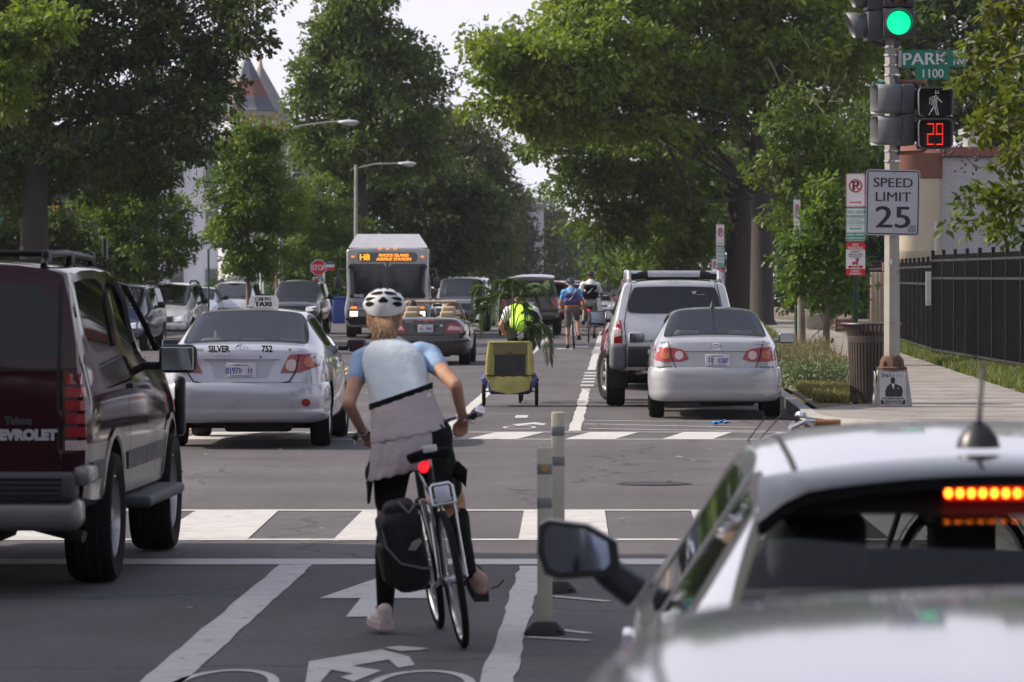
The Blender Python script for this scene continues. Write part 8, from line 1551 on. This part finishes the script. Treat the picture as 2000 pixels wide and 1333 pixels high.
def ped_head(M, man=None, count=None):
 o = MB()
 for k in (0, 1): o.box((0, .10, -k * .40), (.44, .17, .385), 0, M, .03)
 h = o.build('pedestrian_head', M_HOUS, pole); bkm = MB()
 for k in (0, 1): bkm.lathe([(.17, 0), (.13, .07), (.06, .11), (0, .115)], 18, 0, M @ T(0, .185, -k * .40, -90))
 bkm.build('head_back', M_HOUS, h)
 for k in (0, 1):
  MB().box((0, .013, -k * .40), (.40, .01, .35), 0, M).build('face', M_HOUSD, h); vz = -k * .40; v = MB(); pr = rrect(.43, .375, .06, 6); n = len(pr); keep = [i for i in range(n) if not (pr[i][1] < -.13 and abs(pr[i][0]) < .16)]
  top = [p for p in rrect(.43, .375, .06, 6)]; i0 = 15; seq = top[-7:-3] + top[-3:] + top[:14] if False else None
  pth = [(-.14, -.1875), (-.155, -.187), (-.19, -.175), (-.212, -.14), (-.215, 0), (-.215, .127), (-.197, .17), (-.155, .1875), (0, .1875), (.155, .1875), (.197, .17), (.215, .127), (.215, 0), (.212, -.14), (.19, -.175), (.155, -.187), (.14, -.1875)]
  vs = []
  for x, z in pth: vs += [(x, .01, vz + z), (x * 1.02, -.30, vz + z)]
  v.add(vs, [(2 * i, 2 * i + 1, 2 * i + 3, 2 * i + 2) for i in range(len(pth) - 1)], 0, M); vo = v.build('visor', mat('ped_visor', (.12, .125, .14), .5, back=(.10, .10, .11)), h, smooth=40); s_ = vo.modifiers.new('s', 'SOLIDIFY'); s_.thickness = .006
 if man:
  d = MB(); pts = []
  def seg(a, c, n, w=.012):
   a, c = Vector(a), Vector(c)
   for i in range(n):
    p = a.lerp(c, i / max(1, n - 1)); pts.append(p)
  seg((.02, .15), (.05, .15), 2); seg((.015, .125), (.055, .125), 3); seg((.02, .09), (-.05, .06), 4); seg((-.055, .04), (-.06, -.01), 3); seg((.02, .085), (.05, .06), 3); seg((.055, .045), (.095, .01), 4); seg((.0, .065), (-.01, -.03), 5); seg((.03, .06), (.03, -.03), 5); seg((-.01, -.05), (-.065, -.15), 6); seg((.015, -.05), (-.035, -.10), 4); seg((.03, -.05), (.055, -.15), 6); seg((.01, -.07), (.03, -.15), 5); seg((-.025, .04), (-.03, -.02), 4); seg((.012, .05), (.01, -.02), 4)
  for p in pts: d.ell((p.x, .004, p.y), (.0043, .003, .0043), 6, 4, 0, M)
  d.build('walking_man', mat('led_white', (.9, .9, .9), .4, emit=(1, 1, 1), estr=.65), h)
 if count:
  S = {'2': 'abged', '9': 'abcdfg'}; d = MB()
  for ch, ox in zip(count, (-.045, .07)):
   w, hh = .075, .13; Q = {'a': ((0, hh), (w, hh)), 'b': ((w, hh), (w, 0)), 'c': ((w, 0), (w, -hh)), 'd': ((0, -hh), (w, -hh)), 'e': ((0, 0), (0, -hh)), 'f': ((0, hh), (0, 0)), 'g': ((0, 0), (w, 0))}
   for s in S[ch]:
    a, c = Q[s]; n = 10
    for i in range(n + 1): d.ell((ox - .04 + a[0] + (c[0] - a[0]) * i / n + (.004 if i % 2 else -.004), .004, -.40 + a[1] + (c[1] - a[1]) * i / n + (.003 if i % 2 else -.003)), (.0047, .003, .0047), 6, 4, 0, M)
  d.build('countdown', mat('led_red', (.8, .05, .02), .4, emit=(1, .035, .015), estr=1.6), h)
 return h
ped_head(T(xP(1823), -.15, zP(202)), True, '29'); ped_head(T(xP(1752), 0, zP(195), 0, 0, -80))
ar = MB(); ar.tube([(0, 0, zP(160)), (xP(1795), -.05, zP(160)), (xP(1808), -.05, zP(163)), (xP(1810), -.05, zP(172))], .025, 8); ar.tube([(0, 0, zP(300)), (xP(1800), -.05, zP(298)), (xP(1808), -.05, zP(290))], .025, 8); ar.build('bracket', mat('rusty_bracket', (.2, .09, .06), .7, var=.3), pole); e = MB(); e.tube([(0, 0, zP(152)), (xP(1748), -.06, zP(150)), (xP(1752), -.06, zP(165))], .04, 8); e.tube([(0, 0, zP(305)), (xP(1752), -.04, zP(300)), (xP(1754), -.03, zP(285))], .035, 8); e.build('elbow', M_HOUS, pole)
sn = board('street_sign', pole, T(xP(1822), -.09, zP(115.5), 0, -1.2, 0), .86, .225, M_GRN, .01); Mx = T(xP(1822), -.095, zP(115.5), 0, -1.2, 0); letters('lettering', 'PARK', .155, M_SW, sn, Mx @ T(-.11, 0, -.0), .006, 1.08); letters('lettering', 'RD', .072, M_SW, sn, Mx @ T(.33, 0, .045), .002, 1); letters('lettering', 'NW', .072, M_SW, sn, Mx @ T(.345, 0, -.05), .003, 1)
MB().box((xP(1757), -.06, zP(116)), (.04, .1, .22), 0, None, .008).build('clamp', M_GALV, pole)
sn = board('block_sign', pole, T(xP(1819.5), -.09, zP(144.5), 0, -1.2, 0), .43, .15, M_GRN, .008); letters('lettering', '1100', .11, M_SW, sn, T(xP(1819.5), -.095, zP(144.5), 0, -1.2, 0), .002, .95)
sn = board('street_sign', pole, T(xP(1730), .6, zP(167), 0, 0, 78), .8, .2, M_GRN, .01); letters('lettering', '11th', .13, M_SW, sn, T(xP(1730), .6, zP(167), 0, 0, 78) @ T(0, -.005, 0), .004)
letters('lettering', 'H', .055, M_SW, sn, T(xP(1715), -.06, zP(167)), .003); board('street_sign', pole, T(xP(1717), -.055, zP(166)), .16, .07, M_GRN, .004)
Ms = T(xP(1742.5), -.13, zP(396.5), 0, 1.0, 0); sn = board('speed_sign', pole, Ms, .69, .84, M_SWD, .045, .005, M_SB, .014, .014)
letters('lettering', 'SPEED', .118, M_SB, sn, Ms @ T(0, -.003, .255), .002, 1.12); letters('lettering', 'LIMIT', .118, M_SB, sn, Ms @ T(.0, -.003, .075), .002, 1.16); letters('lettering', '25', .275, M_SB, sn, Ms @ T(.01, -.003, -.185), .007, 1.22)
st = MB(); st.box((.25, -.004, -.33), (.1, .002, .09), 0, Ms); st.build('sticker', mat('sticker', (.2, .2, .23), .5, var=.7, scale=30), sn); MB().cyl((0, -.012, .38), (0, .0, .38), .012, n=8, M=Ms).build('bolt', M_STEEL, sn); MB().cyl((0.02, -.012, -.345), (0.02, .0, -.345), .012, n=8, M=Ms).build('bolt', M_STEEL, sn)
for z, y in ((1.85, 0), (2.5, .02)): MB().box((-.03 + y, -.104, z), (.05, .004, .06), 0, None, .002, 1).build('sticker', M_PLATE, pole)
# ---------------------------------------------------------------- parking sign stacks
def stack(label, x, Y, tops, rz=0, flip=1, post=M_GP, ztop=None, zb=.13, sc=1, arrows=(1, -1), only=None):
 s = F / Y; root = thing('parking_sign', label, 'sign', (GX(x, Y), Y, zb + zg(Y)), (0, 0, R(rz))); z = lambda y: 1.8 - (y - VY) / s - zb - zg(Y)
 p = MB(); [p.box((sx, .03, (z(tops[0]) + .05) / 2), (.012, .035, z(tops[0]) + .05)) for sx in (-.028, .028)]; p.box((0, .045, (z(tops[0]) + .05) / 2), (.06, .008, z(tops[0]) + .05)); p.build('post', post, root)
 w, h = .305 * sc, .53 * sc; q = [0, 1, 2] if only is None else only; zc = z(tops[0]) - h / 2 - .02
 for k in q:
  M = T(0, 0, zc)
  if k == 0:
   o = board('no_parking_sign', root, M, w, h, M_SW, .03, .004, M_SR, .006, .007); letters('lettering', 'P', .15, M_SB, o, M @ T(0, -.002, .07), .008, 1); r_ = MB(); r_.add([(.108 * math.cos(A), -.0045, .07 + .108 * math.sin(A)) for A in [2 * math.pi * i / 32 for i in range(32)]] + [(.085 * math.cos(A), -.0045, .07 + .085 * math.sin(A)) for A in [2 * math.pi * i / 32 for i in range(32)]], [(i, (i + 1) % 32, (i + 1) % 32 + 32, i + 32) for i in range(32)], 0, M); r_.box((0, -.0045, .07), (.19, .0005, .022), 0, M @ T(0, 0, .07) @ T(ry=45) @ T(0, 0, -.07)); r_.build('ban_ring', M_SR, o, smooth=0); arrow(o, M @ T(0, -.004, -.19), .2, arrows[0], M_SR)
  if k == 1:
   o = board('two_hour_sign', root, M, w, h, M_SW, .03, .004, M_SG, .006, .007)
   for t_, hh, zz, sx_, bo_ in (('TWO HOUR', .052, .20, .78, .001), ('PARKING', .052, .13, .9, .001), ('LIMIT IN ZONE 1', .022, .075, .95, 0), ('7:00AM-8:30PM', .042, .03, .72, 0), ('MONDAY-FRIDAY', .02, -.015, 1.05, 0)): letters('lettering', t_, hh, M_SG, o, M @ T(0, -.003, zz), bo_, sx_)
   arrow(o, M @ T(0, -.003, -.065), .19, arrows[1], M_SG); bb = MB().box((0, -.003, -.185), (w * .95, .001, .12), 0, M).build('band', M_SG, o); letters('lettering', 'ZONE 1 PERMIT', .032, M_SW, o, M @ T(0, -.005, -.16), .002, .85); letters('lettering', 'HOLDERS EXCEPTED', .026, M_SW, o, M @ T(0, -.005, -.215), .002, .82)
  if k == 2:
   o = board('street_sweeping_sign', root, M, w, h, M_SW, .03, .004); bb = MB(); bb.prism([(a, c) for a, c in rrect(w, h, .03) if c > .15] + [(-w / 2, .15), (w / 2, .15)], .001, 0, M @ T(0, -.003, 0)); bb.prism([(w / 2, -.155)] + [(-w / 2, -.155)] + [(a, c) for a, c in rrect(w, h, .03) if c < -.16], .001, 0, M @ T(0, -.003, 0)); bb.build('band', M_SR, o, smooth=0)
   for t_, hh, zz, sx_, m_ in (('NO', .045, .225, .9, M_SW), ('PARKING', .045, .175, .9, M_SW), ('MONDAY', .022, .115, 1, M_SB), ('9:30AM TO 11:30AM', .021, .075, .85, M_SB), ('MARCH 1 THRU OCTOBER 31', .014, .045, .85, M_SB), ('EXCEPT HOLIDAYS', .014, .02, .9, M_SB), ('STREET', .035, -.19, .9, M_SW), ('SWEEPING', .032, -.235, .85, M_SW)): letters('lettering', t_, hh, m_, o, M @ T(0, -.0048, zz), .0012, sx_)
   tr = MB(); tr.prism([(-.055, -.06), (.03, -.06), (.045, -.03), (.05, .0), (.02, .0), (.01, -.02), (-.05, -.025)], .001, 0, M @ T(0, -.003, -.02)); tr.build('sweeper', M_SR, o, smooth=0); tb = MB(); tb.prism([(.0, .0), (.05, .0), (.055, .03), (.0, .02)], .001, 0, M @ T(0, -.003, -.02)); [tb.prism([(cx + .014 * math.cos(A), -.062 + .014 * math.sin(A)) for A in [R(30 * i) for i in range(12)]], .001, 0, M @ T(0, -.0045, -.02)) for cx in (-.035, .025)]; tb.build('sweeper_cab', M_SB, o, smooth=0); arrow(o, M @ T(.0, -.003, -.125), .24, 1, M_SR, .022); arrow(o, M @ T(.0, -.003, -.125), .24, -1, M_SR, .022)
  zc -= h + .015
 return root
stack('parking sign stack on a green post beside the speed limit sign', 1671, 65, [337], -8, arrows=(1, -1)); stack('parking signs seen almost edge-on beside the tall sapling', 1557, 81, [388], 62, arrows=(-1, 1)); stack('parking signs in front of the big dark oak trunk', 1407, 96, [437], 48, arrows=(-1, 1), sc=.95); stack('pale sign stack half hidden behind the parking signs at the oak', 1397, 118, [505], 40, sc=.9, only=[0, 2])
# ---------------------------------------------------------------- litter bin
bn = thing('litter_bin', 'brown slatted steel litter bin beside the signal pole', 'litter bin', (GX(1701, 53.8), 53.8, .13)); M_BIN = mat('bin_brown', (.06, .045, .04), .45, var=.15, scale=6)
sl = MB(); n = 40
for i in range(n):
 A = 2 * math.pi * i / n; pts = [(.27, .06), (.275, .12), (.30, .80), (.315, .92), (.36, 1.0), (.385, 1.04)]
 vs = []
 for r_, z in pts: vs += [(r_ * math.cos(A - .055), r_ * math.sin(A - .055), z), (r_ * math.cos(A + .055), r_ * math.sin(A + .055), z), ((r_ - .012) * math.cos(A + .055), (r_ - .012) * math.sin(A + .055), z), ((r_ - .012) * math.cos(A - .055), (r_ - .012) * math.sin(A - .055), z)]
 sl.add(vs, [(4 * k + j, 4 * k + (j + 1) % 4, 4 * k + 4 + (j + 1) % 4, 4 * k + 4 + j) for k in range(5) for j in range(4)])
sl.build('slats', M_BIN, bn); MB().torus(.385, .016, 40, 8, 0, T(0, 0, 1.045)).build('rim', M_BIN, bn); rg_ = MB(); rg_.lathe([(.27, .02), (.285, .02), (.29, .12), (.275, .12), (.27, .02)], 40); rg_.build('base_ring', M_BIN, bn); rg_ = MB(); rg_.lathe([(.300, .80), (.306, .80), (.312, .89), (.306, .89), (.300, .80)], 40); rg_.build('band', M_BIN, bn); MB().lathe([(.0, .07), (.24, .07), (.25, .2), (.265, .85), (.30, .95), (.255, .95)], 30).build('liner', mat('bin_liner', (.012, .011, .011), .6), bn)
# ---------------------------------------------------------------- black steel fence
M_FEN = mat('fence_black', (.010, .010, .012), .45, spec=.2, var=.2, scale=5)
def fence(label, A, B, h, gate=False, step=1.9):
 A, B = Vector((*A, .12)), Vector((*B, .12)); root = thing('fence', label, 'fence', A, (0, 0, math.atan2(B.y - A.y, B.x - A.x))); L = (B - A).length; n = max(1, round(L / step))
 for i in range(n + 1): p = MB().box((L * i / n, 0, h / 2 + .03), (.065, .065, h + .06), 0, None, .006, 1); p.ell((L * i / n, 0, h + .07), (.045, .045, .03), 8, 5); p.build('post', M_FEN, root)
 for z in (.18, h - .48, h - .12): MB().box((L / 2, -.01, z), (L, .03, .045)).build('rail', mat('fence_rail', (.022, .022, .026), .4, spec=.3), root)
 pk = MB(); m = int(L / .115)
 for i in range(m): pk.box((L * (i + .5) / m, -.0, h / 2 + .02), (.02, .02, h - .05))
 pk.build('pickets', M_FEN, root); MB().box((L / 2, .05, h / 2 - .02), (L, .012, h - .25)).build('screen', mat('fence_screen', (.006, .006, .008), .8, spec=.1), root); return root
fc = fence('black steel picket fence along the grass in front of the brick building', (GX(1822, 84), 84), (GX(2060, 66), 66), 2.12); fence('far stretch of black steel fence between the signal pole and the gate corner', (GX(1700, 116), 116), (GX(1822, 84.4), 84.4), 2.0)
nt = MB().box((GX(1813, 82.6), 82.55, 1.55), (.11, .012, .68), 0, None, .004, 1).build('notice', mat('notice_white', (.6, .6, .6), .5, var=.1)); tag(nt, 'narrow white notice board fixed to the fence corner', 'notice')
for px, Y in ((1800, 98), (1845, 92), (1770, 112)): pass
# ---------------------------------------------------------------- delineator posts
def delineator(label, x, ybase, top, patch=False):
 Y = GY(ybase); s = F / Y; root = thing('delineator_post', label, 'delineator', (GX(x, Y), Y, .0), (0, 0, 0), 'lane delineators'); hh = (ybase - top) / s
 b = MB(); b.lathe([(.115, 0), (.112, .012), (.062, .06), (.045, .062)], 8, 0, T(0, 0, .004, rz=22.5) @ Matrix.Diagonal((1, .8, 1, 1))); [b.ell((.09 * math.cos(R(a_)), .07 * math.sin(R(a_)), .024), (.018, .018, .012), 8, 5) for a_ in (-140, -40, 40, 140)]; b.build('base', mat('rubber_base', (.02, .02, .022), .7, var=.2), root)
 t = MB(); t.box((0, 0, .06 + (hh - .06) / 2), (.075, .03, hh - .06), 0, None, .01, 2); t.build('post', mat('cream_plastic', (.48, .45, .37), .5, var=.12, scale=5, dirt=((.3, .27, .2), 7, .66)), root)
 for z in (hh - .11, hh - .28): MB().box((0, 0, z), (.078, .034, .065), 0, None, .011, 2).build('reflective_band', mat('grey_band', (.20, .205, .215), .35, var=.1), root)
 if patch: MB().lathe([(.0, .002), (.018, .002), (.019, 0)], 12, 0, T(.0, -.019, hh - .105, 90)).build('sticker', mat('sticker_gold', (.4, .25, .05), .4), root)
delineator('nearer cream delineator post with a gold sticker, beside the bike lane', 1064, 1240, 874, True); delineator('taller cream delineator post behind the one with the sticker', 1090, 1158, 805)
# ---------------------------------------------------------------- left-hand street furniture
def lamp(label, x, Y, ytop, xh, yh, sc=1):
 s = F / Y; root = thing('street_lamp', label, 'street lamp', (GX(x, Y), Y, zg(Y) + .1)); z = lambda y: 1.8 - (y - VY) / s - zg(Y) - .1; dx = (xh - x) / s; M_LP = mat('lamp_pole', (.30, .30, .30), .5, metal=.3, var=.15)
 MB().tube([(0, 0, 0), (0, 0, 1), (0, 0, z(ytop))], [.1, .085, .06], 12).build('pole', M_LP, root); MB().tube([(0, 0, z(ytop) - .15), (dx * .35, 0, z(ytop) + .02), (dx * .7, 0, z(yh) + .0), (dx - .3, 0, z(yh) + .02)], .03, 8).build('arm', M_LP, root)
 h = MB(); h.ell((dx - .02, 0, z(yh)), (.37, .15, .085), 16, 10); h.box((dx - .3, 0, z(yh) + .01), (.2, .12, .1), 0, None, .03); h.build('lamp_head', mat('lamp_head', (.50, .50, .54), .35, metal=.2), root); MB().ell((dx + .08, 0, z(yh) - .06), (.2, .12, .075), 14, 8).build('lens', mat('lamp_lens', (.42, .43, .46), .15, coat=1), root); MB().cyl((dx, 0, z(yh) + .07), (dx, 0, z(yh) + .16), .035).build('photocell', M_LP, root)
lamp('street lamp whose long arm crosses in front of the tall airy oak', 548, 143, 246, 682, 239); lamp('smaller street lamp above the bus', 695, 164, 322, 797, 320); lamp('tiny far street lamp above the street end', 1000, 390, 478, 1043, 471)
s = F / 150; root = thing('stop_sign', 'red stop sign on a post above the dark sport utility', 'sign', (GX(622, 150), 150, .1)); zc = 1.8 + (540 - 523) / s - .1
MB().cyl((0, .03, 0), (0, .03, zc + .25), .03).build('post', M_GP, root)
oc = lambda r: [(r * math.cos(R(22.5 + 45 * i)), r * math.sin(R(22.5 + 45 * i))) for i in range(8)]
MB().prism(oc(.315), .004, 0, T(0, 0, zc)).build('rim', M_SW, root, smooth=0); o = MB().prism(oc(.288), .003, 0, T(0, -.004, zc)).build('face', M_SR, root, smooth=0); letters('lettering', 'STOP', .2, M_SW, o, T(0, -.006, zc), .008, .72)
board('lower_plate', root, T(0, 0, zc - .43), .42, .17, M_SW, .02); MB().box((-.1, -.003, zc - .43), (.1, .002, .1)).build('symbol', M_SR, root)
s = F / 155; root = thing('bus_stop', 'bus stop flag, white over red, on a white pole beside the stop sign', 'sign', (GX(633, 155), 155, .1)); zc = 1.8 + (540 - 521) / s - .1
MB().cyl((0, 0, 0), (0, 0, zc + .15), .035).build('post', M_SW, root); board('flag', root, T(.22, 0, zc), .34, .30, M_SW, .02); MB().box((.22, -.003, zc - .085), (.34, .002, .12)).build('red_band', M_SR, root); MB().box((.22, -.003, zc + .11), (.34, .002, .07)).build('blue_band', mat('stop_blue', (.03, .05, .2), .5), root)
for px, Y, y0, r, lab, m in ((541, 146, 496, .07, 'brown utility pole beside the person in green', mat('brown_pole', (.16, .09, .06), .8, var=.3)), (547, 148, 505, .045, 'grey pole standing close to the brown utility pole', M_GALV), (509, 160, 524, .035, 'thin white post next to the brown utility pole', M_TRIM), (514, 161, 526, .03, 'shorter of the two thin white posts', M_TRIM), (95, 112, 430, .03, 'thin black post beside the dark oak trunk', M_HOUSD), (407, 140, 488, .04, 'dark green post against the lavender wall', M_GP)):
 h = 1.8 - (y0 - VY) / (F / Y); root = thing('post', lab, 'post', (GX(px, Y), Y, .1)); MB().tube([(0, 0, 0), (0, 0, h - .1)], [r * 1.1, r], 10).build('shaft', m, root); MB().lathe([(r * 1.15, -.02), (r * 1.1, .02), (0, .04)], 10, 0, T(0, 0, h - .1)).build('cap', m, root); MB().lathe([(r * 2, 0), (r * 1.9, .05), (r * 1.1, .08)], 10).build('collar', m, root)
Y = 112; root = thing('road_sign', 'grey sign seen from behind above the maroon sport utility roof', 'sign', (GX(205, Y), Y, .1)); zt_ = 1.8 + (540 - 466) / (F / Y) - .1; MB().box((0, .02, zt_ / 2), (.05, .03, zt_)).build('post', M_GP, root); MB().box((0, 0, zt_ - .42), (.17, .01, .84), 0, None, .004, 1).build('panel', M_GALV, root); MB().box((0, -.012, zt_ - .45), (.07, .012, .86)).build('channel', M_HOUSD, root)
# in-street pedestrian sign, far signal, blue bin, planter, chair
Y = 141; root = thing('crossing_sign', 'fluorescent yellow-green crossing sign standing on the centre line behind the palm', 'sign', (GX(936, Y), Y, 0)); MB().lathe([(.2, 0), (.19, .04), (.06, .09), (.05, .12)], 16).build('base', M_GREYP, root); o = board('panel', root, T(0, 0, .66), .30, .78, mat('fluorescent', (.62, .8, .02), .5), .03, .01); MB().box((0, -.004, .62), (.24, .002, .4)).build('white_field', M_SW, o); MB().cyl((0, .02, .1), (0, .02, .4), .03).build('post', M_GREYP, root)
Y = 300; s = F / Y; root = thing('traffic_signal', 'far traffic signal showing red above the traffic', 'traffic signal', (GX(948, Y), Y, zg(Y))); zr = 1.8 + (540 - 527) / s - zg(Y); MB().cyl((0, .1, 0), (0, .1, zr + .4), .07).build('pole', M_HOUS, root); MB().box((0, 0, zr - .3), (.36, .2, 1.05), 0, None, .03).build('housing', M_HOUSD, root); MB().ell((0, -.12, zr), (.19, .05, .19), 14, 9).build('red_lamp', mat('red_lit', (.8, .05, .02), .4, emit=(1, .07, .02), estr=3), root); [MB().ell((0, -.11, zr - .33 * k), (.13, .03, .13), 12, 7).build('dark_lens', M_BADGE, root) for k in (1, 2)]
root = thing('wheelie_bin', 'blue wheeled bin on the pavement beside the bus', 'bin', (GX(664, 160), 160, zg(160))); M_BB = mat('bin_blue', (.02, .05, .25), .5); MB().box((0, 0, .5), (.55, .6, .95), 0, None, .04, 3).build('body', M_BB, root); MB().box((0, 0, 1.02), (.6, .66, .08), 0, T(), .03, 3).build('lid', M_BB, root)
Y = 128; root = thing('planter', 'round grey stone planter on the sidewalk behind the sapling', 'planter', (GX(1597, Y), Y, .12)); MB().lathe([(0, 0), (.3, 0), (.42, .12), (.62, .38), (.66, .5), (.56, .5), (.5, .4), (0, .36)], 28).build('bowl', mat('planter_stone', (.28, .26, .24), .85, var=.15), root); MB().tube([(0.1, 0, .4), (.1, 0, .75), (.14, 0, .95)], [.05, .03, .05], 8).build('spout', M_GALV, root)
Y = 124; root = thing('crate', 'small reddish wooden crate by the fence behind the litter bin', 'crate', (GX(1650, Y), Y, .12)); M_CR = mat('crate_wood', (.14, .06, .035), .8, var=.25)
for z in (.06, .2, .34): MB().box((0, 0, z), (.6, .45, .09), 0, None, .01).build('slat', M_CR, root)
[MB().box((sx * .27, sy * .2, .2), (.05, .05, .4)).build('corner_post', M_CR, root) for sx in (1, -1) for sy in (1, -1)]
# signal seen from behind, top right, on the near corner
Y = 37; s = F / Y; root = thing('traffic_signal', 'grey signal head seen from behind, above the crape myrtle sprays', 'traffic signal', (GX(2045, Y), Y, .13)); z = lambda y: 1.8 - (y - VY) / s - .13; x = lambda p: (p - 2045) / s
MB().cyl((0, 0, 0), (0, 0, z(-120)), .09).build('pole', M_POLE, root); b = MB(); b.box((x(1964), 0, z(-20)), (.30, .2, .60), 0, None, .02); b.build('housing', M_HOUS, root); b = MB(); b.box((x(1929), .16, z(-20)), (.035, .42, .62), 0, None, .01); b.build('visor', M_HOUSD, root); MB().tube([(0, 0, z(10)), (x(1985), 0, z(10))], .03, 8).build('bracket', M_HOUS, root)

# ---------------------------------------------------------------- hazy air
hz = MB().box((0, 345, 18), (340, 760, 46)).build('haze', [], smooth=0); hm = bpy.data.materials.new('haze'); hm.use_nodes = True; hn = hm.node_tree.nodes; hn.remove(hn['Principled BSDF'])
pv = hn.new('ShaderNodeVolumePrincipled'); pv.inputs['Color'].default_value = (.86, .9, 1, 1); pv.inputs['Density'].default_value = .00012; pv.inputs['Anisotropy'].default_value = .3; hm.node_tree.links.new(pv.outputs[0], hn['Material Output'].inputs['Volume'])
hz.data.materials.append(hm); hz['kind'] = 'stuff'; hz['label'] = 'thin bluish haze over the street'
